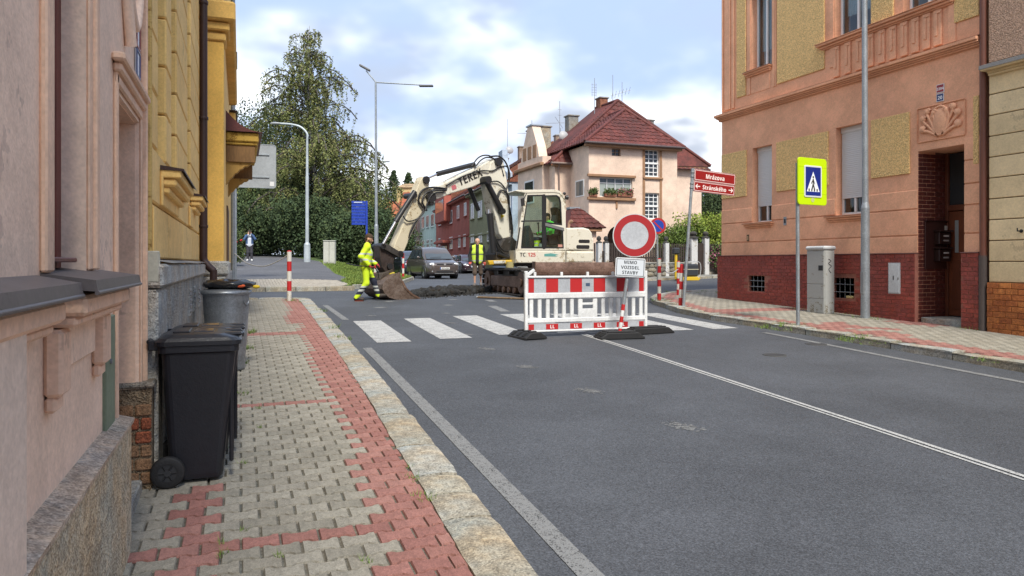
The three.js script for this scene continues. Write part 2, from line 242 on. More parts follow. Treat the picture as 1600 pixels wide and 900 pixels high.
{
  const walk = setting('left_pavement', 'pavement of grey and red interlocking pavers with a granite kerb');
  const bed = sheet([0, .2, .4, .6, .8, 1], range(-8, 19.6, 2.5).concat([19.7]), (t, d) => H(0, d) + .098); { const p = bed.attributes.position; for (let i = 0; i < p.count; i++) p.setX(i, lerp(-.9, kerbIn(-p.getZ(i)) + .12, p.getX(i))); } wpart(walk, 'bedding', bed, M_.bed);
  const list = [], W = .13;
  for (let j = -60; j < 150; j++) {
    const d = 3.02 + j * W - .1, stag = (j & 1) ? .095 : 0; if (d > 19.3) continue;
    for (let i = -4; i < 13; i++) {
      const x = -.52 + i * .19 + stag + .05; const ki = kerbIn(d); if (x > ki + .065 || x < -.75) continue; const w = Math.min(.19, ki + .012 - (x - .095));
      const border = x > ki - .30 + (((j * 7 + (j >> 1)) % 3) - 1) * .04 - (d > 13.5 && d < 16 ? .1 : 0);
      const band = (d > 3.945 && d < 4.075) || (d > 7.0 && d < 7.13) || (d > 12.0 && d < 12.4);
      const patch = d < 4.95 && d > 2.2 && Math.abs(x + .24) < .13;
      list.push({ x, d, red: border || band || patch, j, i, w });
    }
  }
  list.sort((a, b) => Math.hypot(a.x, a.d) + (a.d < 2.9 ? 50 : 0) - Math.hypot(b.x, b.d) - (b.d < 2.9 ? 50 : 0));
  const rest = list.slice(300);
  list.slice(0, 300).forEach(p => {
    const o = part(walk, numbered('paver'), boneGeo[(Math.abs(p.i * 3 + p.j)) % 5], (p.red ? M_.red : M_.grey)[Math.floor(R() * 4)]);
    const sl = (H(0, p.d + .5) - H(0, p.d - .5)); if (p.w < .189) o.scale.x = p.w / .19; o.position.set(p.x - (.19 - p.w) / 2, H(0, p.d) + .112 + rr(-.0018, .0018), -p.d); o.rotation.set(sl + rr(-.012, .012), rr(-.012, .012), rr(-.012, .012));
  });
  const inst = (name, items, m, colors, h, parent, base = 0) => {
    const im = new THREE.InstancedMesh(boneGeo[0], m, items.length), mx = new THREE.Matrix4(), q = new THREE.Quaternion(), e = new THREE.Euler();
    items.forEach((p, k) => { const hx = p.hx ?? 0, sl = Math.atan(H(hx, p.d + .5) - H(hx, p.d - .5)); e.set(sl + rr(-.012, .012), p.turn || rr(-.01, .01), rr(-.012, .012)); mx.compose(new THREE.Vector3(p.x - (.19 - (p.w ?? .19)) / 2, H(hx, p.d) + h + rr(-.0018, .0018), -p.d), q.setFromEuler(e), new THREE.Vector3((p.w ?? .19) / .19, 1, 1)); im.setMatrixAt(k, mx); const c = colors[p.red ? 1 : 0][Math.floor(R() * 4)]; im.setColorAt(k, c); });
    im.name = name; im.castShadow = im.receiveShadow = true; im.userData.kind = 'stuff'; parent.add(im); return im;
  };
  const cols = [M_.grey.map(m => m.color), M_.red.map(m => m.color)], wm = mapped(rgb(1, 1, 1), T.concrete, T.stoneBump, .003, .9);
  inst('far_pavers', rest, wm, cols, .112, walk);
  // right pavement
  const rk = [[9.43, -8], [9.45, 6.6], [9.42, 8.7], [9.30, 11.3], [9.18, 13.0], [9.40, 14.6], [9.73, 15.6], [10.1, 16.8], [10.6, 17.8], [11.5, 19.0], [13.0, 20.2], [16.0, 21.2], [30, 22.5]];
  const rx = d => { let i = 0; while (i < rk.length - 2 && rk[i + 1][1] < d) i++; return lerp(rk[i][0], rk[i + 1][0], clamp((d - rk[i][1]) / (rk[i + 1][1] - rk[i][1]), 0, 1)); };
  const walk2 = setting('right_pavement', 'pavement of small grey and red pavers before the orange house');
  { const P = [], UV = [], I = []; rk.forEach(([x, d], i) => { const w = d > 20 ? 1.2 : 0; for (const X of [x, Math.max(x + .3, Math.min(30, 12.7 + w * 9))]) { P.push(X, H(0, d) + .098, -d); UV.push(X, d); } if (i) { const k = i * 2; I.push(k - 2, k - 1, k + 1, k - 2, k + 1, k); } }); const g = new THREE.BufferGeometry(); g.setAttribute('position', new THREE.Float32BufferAttribute(P, 3)); g.setAttribute('uv', new THREE.Float32BufferAttribute(UV, 2)); g.setIndex(I); g.computeVertexNormals(); part(walk2, 'bedding', g, M_.bed); }
  const L2 = []; for (let j = 0; j < 190; j++) { const d = -2 + j * W; for (let i = 0; i < 63; i++) { const x = 9.2 + i * .19 + ((j & 1) ? .095 : 0), e = rx(d); if (x < e + .3 || x > (d > 17.3 ? 21 : 12.5) || d > 22.3) continue; const off = x - e - .3; L2.push({ x, d, red: off < .45 && off > .0 && (off > .1 || d < 9) || (d > 8.9 && d < 11.2 && fbm(x * 2, d * 2, 3, 2) > .60) || (d > 13.4 && d < 14.0) }); } }
  inst('small_pavers', L2, wm, cols, .112, walk2);
  // granite kerb stones, each one a block with a rough, slightly sagging top
  function kerbStone(len, w, hgt, seed) {
    const g = new THREE.BoxGeometry(w, hgt, len, 4, 2, 6), p = g.attributes.position;
    for (let i = 0; i < p.count; i++) { let x = p.getX(i), y = p.getY(i), z = p.getZ(i); const n = fbm(x * 9 + seed * 3.1, y * 9, z * 6 + seed, 3) - .5, ex = Math.abs(x) > w * .49, ez = Math.abs(z) > len * .49; if (y > hgt * .49) { y += n * .012 - (ex ? .010 : 0) - (ez ? .008 : 0); } if (ex) x += n * .014 - Math.sign(x) * (y > hgt * .2 ? .008 : 0); if (ez) z += (fbm(x * 8, y * 8, seed * 7, 2) - .5) * .02 - Math.sign(z) * .004; p.setXYZ(i, x, y, z); }
    g.computeVertexNormals(); return norm(g);
  }
  const JD = [-6, -5.1, -4.2, -3.4, -2.5, -1.6, -.8, .2, 1.1, 2.0, 3.0, 3.93, 4.32, 4.68, 5.37, 6.36, 7.33, 8.0, 8.79, 9.82, 10.86, 11.74, 12.6, 13.44, 14.4, 15.5, 16.5, 17.6, 18.5, 19.3]; let k = 0;
  while (k < JD.length - 1) {
    const d = JD[k], len = JD[k + 1] - d, w = rr(.285, .305), mid = d + len / 2, xi = kerbIn(mid), dx = kerbIn(d + len) - kerbIn(d);
    const o = part(walk, numbered('kerb_stone'), kerbStone(len - .014, w, .26, k), M_.granite[Math.floor(R() * 5)]);
    o.position.set(xi + w / 2 + rr(0, .006), H(0, mid) + .126 - .13 + rr(-.004, .005), -mid); o.rotation.set(Math.atan(H(0, mid + .5) - H(0, mid - .5)), -Math.atan(dx / len) + rr(-.01, .01), rr(-.025, .01)); k++;
  }
  // the kerb ends round the corner
  for (const [x, dd, t] of [[1.30, 19.45, -.9], [.78, 19.62, -1.45], [.1, 19.66, -1.57], [-.55, 19.66, -1.57]]) { const o = part(walk, numbered('kerb_stone'), kerbStone(.66, .24, .26, k++), M_.granite[k % 5]); o.position.set(x, H(0, dd) + .0, -dd); o.rotation.y = -t; }
  for (let i = 0; i < rk.length - 1; i++) { const [x0, d0] = rk[i], [x1, d1] = rk[i + 1], L = Math.hypot(x1 - x0, d1 - d0), n = Math.max(1, Math.round(L / .85)); if (d1 < 5) continue; for (let q = 0; q < n; q++) { const t = (q + .5) / n, x = lerp(x0, x1, t), dd = lerp(d0, d1, t), len = L / n - .008; if (dd < 3 || x > 20) continue; const o = part(walk2, numbered('kerb_stone'), kerbStone(len, .28, .26, k), M_.granite[k % 5]); k++; const a = Math.atan2(x1 - x0, d1 - d0); o.position.set(x + .14 * Math.cos(a), H(0, dd) + .118 - .13, -dd - .0 + .14 * Math.sin(a)); o.rotation.y = -a; } }
  globalThis.__rx = rx;
}
const rightKerb = globalThis.__rx; delete globalThis.__rx;
// ------------------------------------------------------------------ bank beyond the side street: brick strip, asphalt path, grass
const bankEdge = d => { const t = [[24.4, 2.6], [25, 3.4], [26.5, 4.9], [29, 6.0], [36, 8.0], [60, 11.2], [90, 15]]; let i = 0; while (i < t.length - 2 && t[i + 1][0] < d) i++; return lerp(t[i][1], t[i + 1][1], clamp((d - t[i][0]) / (t[i + 1][0] - t[i][0]), 0, 1)); };
const bankY = (x, d) => roadY(d) + .12 + sm(0, 4.5, bankEdge(d) - x) * clamp((d - 25.5) * .042, 0, 1.3);
function bankSheet(fx0, fx1, d0, d1, lift, n = 14) { const P = [], UV = [], I = [], ds = range(d0, d1, .8); ds.forEach((d, j) => { const a = fx0(d), b = fx1(d); for (let i = 0; i <= n; i++) { const x = lerp(a, b, i / n); P.push(x, bankY(x, d) + lift, -d); UV.push(x, d); if (j && i) { const q = j * (n + 1) + i; I.push(q - n - 2, q - n - 1, q, q - n - 2, q, q - 1); } } }); const g = new THREE.BufferGeometry(); g.setAttribute('position', new THREE.Float32BufferAttribute(P, 3)); g.setAttribute('uv', new THREE.Float32BufferAttribute(UV, 2)); g.setIndex(I); g.computeVertexNormals(); return g; }
const meadow = mapped(rgb(.105, .165, .04), T.stone, T.stoneBump, .03, 1);
surface('bank', bankSheet(d => -45, d => bankEdge(d), 24.4, 75, 0, 60), meadow, 'grassy bank beyond the side street');
const pathL = d => lerp(.0, -.4, clamp((d - 29) / 15, 0, 1)), pathR = d => { const t = [[24.4, 3.0], [26, 3.6], [28.3, 3.5], [30, 4.1], [33, 3.9], [44, 4.4], [60, 2]]; let i = 0; while (i < t.length - 2 && t[i + 1][0] < d) i++; return lerp(t[i][1], t[i + 1][1], clamp((d - t[i][0]) / (t[i + 1][0] - t[i][0]), 0, 1)); };
surface('asphalt_path', bankSheet(d => -3.5, d => pathR(d), 28.6, 60, .012), mapped(rgb(.15, .15, .165), T.asphalt, T.asphaltBump, .004, .85), 'asphalt path leading up to the trees');
{
  const st = setting('brick_crossing', 'strip of pale bricks between side street and path');
  part(st, 'bedding', bankSheet(d => -4, d => pathR(d), 24.4, 28.6, .006), M_.bed);
  const items = []; for (let j = 0; j < 21; j++) for (let i = 0; i < 76; i++) items.push([-3.9 + i * .1, 24.5 + j * .2 + (i & 1 ? .1 : 0)]);
  const g = cbox(-.047, 0, -.095, .047, .02, .095, .006), ok = items.filter(([x, d]) => x < pathR(d) - .05 && d < 28.5);
  const im = new THREE.InstancedMesh(g, mapped(rgb(1, 1, 1), T.concrete), ok.length), mx = new THREE.Matrix4();
  ok.forEach(([x, d], k) => { mx.makeRotationX(.045); mx.setPosition(x, bankY(x, d) + .001 + rr(-.002, .002), -d); im.setMatrixAt(k, mx); const c = rr(.85, 1.12); im.setColorAt(k, rgb(.43 * c, .38 * c, .31 * c)); }); im.name = 'pale_bricks'; im.userData.kind = 'stuff'; im.castShadow = im.receiveShadow = true; st.add(im);
  for (let i = 0; i < 8; i++) { const x = -3.4 + i * .92; const o = part(st, numbered('edge_stone'), cbox(-.45, -.1, -.05, .45, .1, .05, .012), M_.granite[i % 5]); o.position.set(x, bankY(x, 24.4) - .07, -24.33); }
  // kerb of the grass along the street
  for (let d = 25.2; d < 44; d += .95) { const x = bankEdge(d + .47), a = Math.atan2(bankEdge(d + .95) - bankEdge(d), .95); const o = part(st, numbered('grass_kerb_stone'), cbox(-.06, -.14, -.49 / Math.cos(a), .06, .05, .49 / Math.cos(a), .012), M_.granite[Math.floor(d) % 5]); o.position.set(x, roadY(d) + .1, -d - .47); o.rotation.y = -a; }
}
{ // blades of grass on the bank and weeds in the joints
  const g = new THREE.BufferGeometry(), P = [], r2 = rng(5); for (let i = 0; i < 7; i++) { const a = r2() * 6.28, l = .03 + r2() * .03, w = .005, x = (r2() - .5) * .09, z = (r2() - .5) * .09, hh = .05 + r2() * .05, c = Math.cos(a), s = Math.sin(a); P.push(x - w * s, 0, z + w * c, x + w * s, 0, z - w * c, x + l * c, hh, z + l * s); } g.setAttribute('position', new THREE.Float32BufferAttribute(P, 3)); g.computeVertexNormals();
  const pts = []; for (let i = 0; i < 26000 && pts.length < 11000; i++) { const d = rr(25.4, 44), x = rr(2.5, bankEdge(d) - .1); if (d < 28.9 ? x < pathR(d) + .1 : x < pathR(d)) continue; if (fbm(x * 1.6, d * 1.6, 4, 2) < .36 && d < 30) continue; pts.push([x, d]); }
  const im = new THREE.InstancedMesh(g, mat(rgb(1, 1, 1), { roughness: 1 }), pts.length), mx = new THREE.Matrix4(), q = new THREE.Quaternion();
  pts.forEach(([x, d], k) => { const s = rr(.7, 1.7); mx.compose(new THREE.Vector3(x, bankY(x, d), -d), q.setFromAxisAngle(new THREE.Vector3(0, 1, 0), R() * 6.28), new THREE.Vector3(s * 1.4, s, s * 1.4)); im.setMatrixAt(k, mx); const c = rr(.75, 1.25); im.setColorAt(k, rgb(.15 * c * rr(.9, 1.25), .22 * c, .045 * c)); });
  im.name = 'bank_grass'; im.castShadow = im.receiveShadow = true; scene.add(im); tag(im, 'mown grass on the bank behind the digger bucket', 'grass', null, 'stuff');
  // weeds along the joints: left pavement, kerbs, right pavement
  const W2 = []; const add = (x, d, n, s, h) => { for (let i = 0; i < n; i++) W2.push([x + rr(-s, s), d + rr(-s, s) * 1.4, h]); };
  for (const [u, v, n, s] of [[352, 700, 4, .03], [385, 545, 10, .06], [392, 520, 10, .08], [375, 567, 8, .08], [378, 615, 8, .06], [404, 668, 3, .02], [404, 638, 3, .02], [380, 725, 3, .02], [376, 830, 3, .02], [440, 870, 3, .02], [648, 748, 8, .05], [665, 778, 8, .05], [640, 730, 4, .03], [575, 880, 3, .02], [350, 850, 3, .02], [345, 868, 3, .02]]) { const p = G(u, v, .11); add(p.x, p.d, n, s, .11); }
  for (const [u, v, n, s] of [[500, 488, 12, .12], [522, 515, 14, .14], [535, 532, 10, .12], [1205, 515, 22, .2], [1250, 512, 26, .28], [1340, 535, 26, .2], [1365, 533, 12, .25], [1300, 492, 12, .2], [1258, 487, 14, .25], [1360, 500, 16, .22], [1530, 563, 8, .1], [1550, 568, 6, .1], [1075, 457, 30, .6], [1030, 470, 24, .25], [455, 472, 18, .14], [470, 474, 8, .1], [1520, 518, 8, .15]]) { const p = G(u, v, .08); add(p.x, p.d, n, s, .09); }
  const iw = new THREE.InstancedMesh(g, mat(rgb(1, 1, 1), { roughness: 1 }), W2.length);
  W2.forEach(([x, d, h], k) => { const s = rr(.35, 1.1) * (d > 9 ? 1.25 : .55); mx.compose(new THREE.Vector3(x, H(0, d) + h, -d), q.setFromAxisAngle(new THREE.Vector3(0, 1, 0), R() * 6.28), new THREE.Vector3(s, s, s)); iw.setMatrixAt(k, mx); const c = rr(.7, 1.2); iw.setColorAt(k, rgb(.15 * c, .23 * c, .045 * c)); });
  iw.name = 'joint_weeds'; iw.castShadow = iw.receiveShadow = true; scene.add(iw); tag(iw, 'green weeds growing in joints of pavement and kerb', 'weeds', null, 'stuff');
}
// dark drain covers sunk in the road
[[1275, 538, 'small dark round cover in the road near the right kerb'], [1210, 555, 'small dark round cover in the road further from the kerb']].forEach(([u, v, l]) => { const p = G(u, v); const o = thing('valve_cover', l, 'cover', [p.x, p.y, -p.d]); part(o, 'lid', cyl([0, -.05, 0], [0, .006, 0], .13, .13, 18), mat(rgb(.035, .035, .038), { roughness: .7 })); part(o, 'rim', lathe([[.13, -.05], [.13, .009], [.165, .009], [.165, -.05]], 20), mat(rgb(.06, .06, .062))); });
// ------------------------------------------------------------------ left side: beige plastered house with window sills over the pavement
const XL = -.57;                                       // its wall plane
const dAt = (u, x = XL) => atX(u, 410, x).d, yAt = (u, v, x = XL) => atX(u, v, x).y;
{
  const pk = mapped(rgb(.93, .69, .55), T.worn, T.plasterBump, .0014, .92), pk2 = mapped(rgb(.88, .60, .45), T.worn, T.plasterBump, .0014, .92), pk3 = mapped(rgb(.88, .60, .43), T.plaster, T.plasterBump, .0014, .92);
  const metal = mapped(rgb(.15, .135, .14), T.worn, null, 0, .45, { metalness: .35 });
  const o = thing('beige_house', 'worn beige plastered house with dark metal window sills beside the pavement', 'house', [XL, roadY(2), -2]);
  const top = 9.2, bot = roadY(0) - .3, PT = EYE - .755, DW0 = 4.08, DW1 = 4.95, END = 5.08;
  const WA = 2.74, WB = 3.32, WY0 = EYE - .06, WY1 = EYE + 2.3, DT = EYE + .84;
  const NB = 1.5;                                     // a second window nearer the camera ends here
  // wall pieces round the openings (thickness .4)
  const TH = .42, wall = [];
  wall.push(bx(XL - TH, XL, bot, WY0, -6, DW0), bx(XL - TH, XL, WY1, top, -6, END), bx(XL - TH, XL, WY0, WY1, NB, WA), bx(XL - TH, XL, WY0, WY1, WB, DW0), bx(XL - TH, XL, DT, WY1, DW0, END), bx(XL - TH, XL, bot, DT, DW1, END), bx(XL - TH, XL, WY0, WY1, -6, .7));
  wpart(o, 'wall', wall, pk);
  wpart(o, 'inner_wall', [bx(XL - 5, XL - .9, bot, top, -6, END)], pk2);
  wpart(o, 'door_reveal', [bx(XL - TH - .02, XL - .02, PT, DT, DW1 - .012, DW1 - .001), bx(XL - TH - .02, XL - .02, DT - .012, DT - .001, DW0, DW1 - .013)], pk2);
  wpart(o, 'doorstep', [cbx(XL - TH, XL + .02, bot, roadY(4.5) + .2, DW0 + .01, DW1 - .02, .01)], M_.granite[3]);
  const door = wpart(o, 'door', [cbx(XL - TH - .05, XL - TH + .02, roadY(4.5) + .2, DT - .02, DW0 + .02, DW1 - .02, .006)], mapped(rgb(.10, .035, .022), T.wood, null, 0, .5));
  wpart(door, 'handle', [cyl([XL - TH + .02, EYE - .35, -(DW0 + .14)], [XL - TH + .07, EYE - .35, -(DW0 + .14)], .012), cyl([XL - TH + .07, EYE - .35, -(DW0 + .14)], [XL - TH + .07, EYE - .35, -(DW0 + .26)], .01)], M_.steel);
  // window with a red-brown frame in a deep reveal
  const fr = mat(rgb(.20, .040, .028), { roughness: .5, map: T.wood });
  const win = wpart(o, 'window', [cbx(XL - .15, XL - .085, WY0, WY1, WB - .09, WB - .001, .006), cbx(XL - .15, XL - .085, WY0, WY1, WA + .001, WA + .07, .006), cbx(XL - .15, XL - .085, WY1 - .07, WY1 - .001, WA + .07, WB - .09, .006), cbx(XL - .15, XL - .085, WY0 + .001, WY0 + .08, WA + .07, WB - .09, .006)], fr, 'red-brown painted window frame');
  wpart(win, 'pane', [bx(XL - .125, XL - .117, WY0 + .08, WY1 - .07, WA + .07, WB - .09)], M_.glass);
  wpart(win, 'sill_board', [cbx(XL - .15, XL - .02, WY0 + .06, WY0 + .078, WA + .002, WB - .06, .004)], fr);
  const win2 = wpart(o, 'window', [cbx(XL - .15, XL - .085, WY0, WY1, NB - .09, NB - .001, .006), cbx(XL - .15, XL - .085, WY0, WY1, .701, .78, .006)], fr, 'red-brown painted window frame');
  wpart(win2, 'pane', [bx(XL - .125, XL - .117, WY0, WY1, .78, NB - .09)], M_.glass);
  // mouldings beside the openings: stepped vertical bands
  wpart(o, 'window_moulding', [cbx(XL, XL + .022, WY0 + .03, WY1 + .2, WA - .15, WA - .07, .006), cbx(XL, XL + .012, WY0 + .03, WY1 + .2, WA - .07, WA - .004, .005)], pk3);
  wpart(o, 'window_moulding', [cbx(XL, XL + .012, WY0 + .03, WY1 + .2, WB + .004, WB + .08, .006), cbx(XL, XL + .026, WY0 + .03, WY1 + .2, WB + .08, WB + .15, .006)], pk3);
  wpart(o, 'window_moulding', [cbx(XL, XL + .012, WY0 + .03, WY1 + .2, NB + .004, NB + .07, .006), cbx(XL, XL + .03, WY0 + .03, WY1 + .2, NB + .07, NB + .13, .006)], pk3);
  wpart(o, 'door_moulding', [cbx(XL, XL + .02, PT, DT + .12, DW0 - .10, DW0 - .055, .006), cbx(XL, XL + .01, PT, DT + .12, DW0 - .055, DW0 - .004, .005)], pk3);
  wpart(o, 'door_moulding', [cbx(XL, XL + .015, PT, DT + .12, DW1 + .004, DW1 + .045, .006), cbx(XL, XL + .04, PT, top - .5, DW1 + .05, DW1 + .085, .008), cbx(XL, XL + .02, PT, top - .5, DW1 + .088, END - .004, .006)], pk3);
  wpart(o, 'door_hood', [cbx(XL, XL + .06, DT + .12, DT + .16, DW0 - .16, DW1 + .04, .01), cbx(XL, XL + .04, DT + .075, DT + .12, DW0 - .12, DW1 + .02, .01), cbx(XL, XL + .02, DT + .02, DT + .075, DW0 - .1, DW1 + .01, .01)], pk3);
  // ornament above the door: a plaster swag
  wpart(o, 'plaster_swag', [tube([[XL + .02, DT + 1.1, -4.15], [XL + .02, DT + .62, -4.3], [XL + .025, DT + .45, -4.52], [XL + .02, DT + .62, -4.72], [XL + .02, DT + 1.1, -4.85]], .03, 30, 8), tube([[XL + .01, DT + .9, -4.1], [XL + .03, DT + .3, -4.35]], .03, 10, 6)], pk);
  // the two sills, in sheet metal on plaster corbels
  function sill(d0, d1, xf, y0, y1, n) {
    const s = wpart(o, 'window_sill', [polys([[[XL - .1, y0, -d0], [XL - .1, y0, -d1], [xf, y1, -d1], [xf, y1, -d0]], [[xf, y1, -d0], [xf, y1, -d1], [xf + .006, y1 - .036, -d1], [xf + .006, y1 - .036, -d0]], [[xf + .006, y1 - .036, -d0], [xf + .006, y1 - .036, -d1], [XL - .1, y0 - .05, -d1], [XL - .1, y0 - .05, -d0]], [[XL - .1, y0, -d1], [XL - .1, y0 - .05, -d1], [xf + .006, y1 - .036, -d1], [xf, y1, -d1]], [[XL - .1, y0, -d0], [XL - .1, y0 - .05, -d0], [xf + .006, y1 - .036, -d0], [xf, y1, -d0]]])], metal, 'dark sheet metal window sill');
    wpart(s, 'metal_lip', [cyl([xf + .004, y1 - .04, -d0], [xf + .004, y1 - .04, -d1], .007)], metal);
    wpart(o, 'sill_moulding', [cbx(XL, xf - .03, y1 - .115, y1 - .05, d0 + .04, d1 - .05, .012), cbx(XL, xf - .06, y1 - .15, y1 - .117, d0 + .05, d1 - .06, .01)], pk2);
  }
  sill(.6, 2.56, -.452, EYE - .018, EYE - .062, 0);
  sill(2.60, 3.66, -.42, EYE - .018, EYE - .055, 1);
  // corbels and the recessed apron between them
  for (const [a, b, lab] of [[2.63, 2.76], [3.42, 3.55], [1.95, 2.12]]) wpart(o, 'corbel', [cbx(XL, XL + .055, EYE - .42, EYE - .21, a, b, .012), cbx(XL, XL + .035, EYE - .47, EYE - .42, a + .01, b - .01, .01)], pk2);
  wpart(o, 'apron_panel', [cbx(XL, XL + .02, EYE - .36, EYE - .22, 2.78, 3.40, .006)], pk);
  const green = mapped(rgb(.20, .25, .17), T.worn, null, 0, .7);
  const cab = wpart(o, 'meter_cabinet', [cbx(XL - .02, XL + .016, yAt(172, 668), yAt(172, 492), dAt(160), dAt(174), .004)], green, 'faded green metal cabinet door');
  wpart(cab, 'lock', [cyl([XL + .01, yAt(166, 565), -dAt(166)], [XL + .024, yAt(166, 565), -dAt(166)], .012)], M_.steel);
  // plinth in pebbledash stone, with the bare brick of the jamb behind the doorway
  const pl = mapped(rgb(.72, .60, .42), T.stone, T.stoneBump, .02, 1);
  const ps = wpart(o, 'plinth', [cbx(XL - .02, -.5, bot, PT - .03, -6, DW0 - .02, .012)], pl, 'pebbledash plinth');
  wpart(ps, 'plinth_cap', [polys([[[XL, PT + .012, 6], [XL, PT + .012, -DW0 + .01], [-.488, PT - .012, -DW0 + .01], [-.488, PT - .012, 6]], [[-.488, PT - .012, 6], [-.488, PT - .012, -DW0 + .01], [-.492, PT - .034, -DW0 + .01], [-.492, PT - .034, 6]], [[XL, PT + .012, -DW0 + .01], [-.488, PT - .012, -DW0 + .01], [-.492, PT - .034, -DW0 + .01], [XL, PT - .034, -DW0 + .01]]])], mapped(rgb(.66, .53, .41), T.stone, T.stoneBump, .01, .95));
  wpart(o, 'pilaster', [cbx(XL, XL + .075, PT - .1, EYE - .15, 1.0, 2.14, .01)], mapped(rgb(.84, .67, .56), T.worn, T.plasterBump, .0014, .92));
  wpart(o, 'plinth_step', [cbx(XL, -.44, bot, PT - .22, .5, 2.27, .03)], pl);
  const jb = wpart(o, 'jamb_base', [cbx(XL - .14, -.5, bot, PT, DW1 - .005, END + .3, .012)], mapped(rgb(.33, .24, .15), T.stone, T.stoneBump, .03, 1), 'crumbling base of the door jamb');
  const brickM = [mapped(rgb(.42, .12, .055), T.stone, T.stoneBump, .01, .95), mapped(rgb(.34, .19, .10), T.stone, T.stoneBump, .01, .95)];
  for (let r = 0; r < 6; r++) for (let c = 0; c < 2; c++) { const y = PT - .10 - r * .082, x = -.705 + c * .115 + (r & 1 ? .03 : 0); wpart(o, numbered('brick'), cbox(x, y - .068, -(DW1 - .02), Math.min(x + .105, -.503), y, -(DW1 + .05), .008), brickM[(r === 1 || (r === 2 && c === 1)) ? 0 : 1]); }
  wpart(o, 'jamb_base_cap', [cbx(XL - .14, -.485, PT - .002, PT + .035, DW1 - .03, END + .28, .012)], mapped(rgb(.36, .31, .25), T.stone, T.stoneBump, .02, 1));
  // roof edge out of frame
  wpart(o, 'cornice', [cbx(XL, XL + .35, top - .35, top, -6, END, .03), cbx(XL, XL + .2, top - .6, top - .35, -6, END - .01, .03)], pk3);
  // two enamel number plates by the door
  const plates = [[yAt(212, 76), yAt(212, 33)], [yAt(212, 121), yAt(212, 79)]];
  plates.forEach(([y0, y1], i) => { const d = dAt(209.5), s = thing('number_plate', i ? 'lower white enamel number plate on the beige wall' : 'upper white enamel number plate on the beige wall', 'number plate', [XL, y0, -d]); part(s, 'plate', cbox(.002, 0, -.15, .012, y1 - y0, 0, .004), mat(rgb(.62, .64, .68), { roughness: .25 })); part(s, 'rim', [cbox(.012, 0, -.15, .018, .012, 0, .002), cbox(.012, y1 - y0 - .012, -.15, .018, y1 - y0, 0, .002), cbox(.012, .012, -.15, .018, y1 - y0 - .012, -.14, .002), cbox(.012, .012, -.01, .018, y1 - y0 - .012, 0, .002)], i ? mat(rgb(.05, .08, .25), { roughness: .3 }) : mat(rgb(.3, .05, .05), { roughness: .3 })); });
}
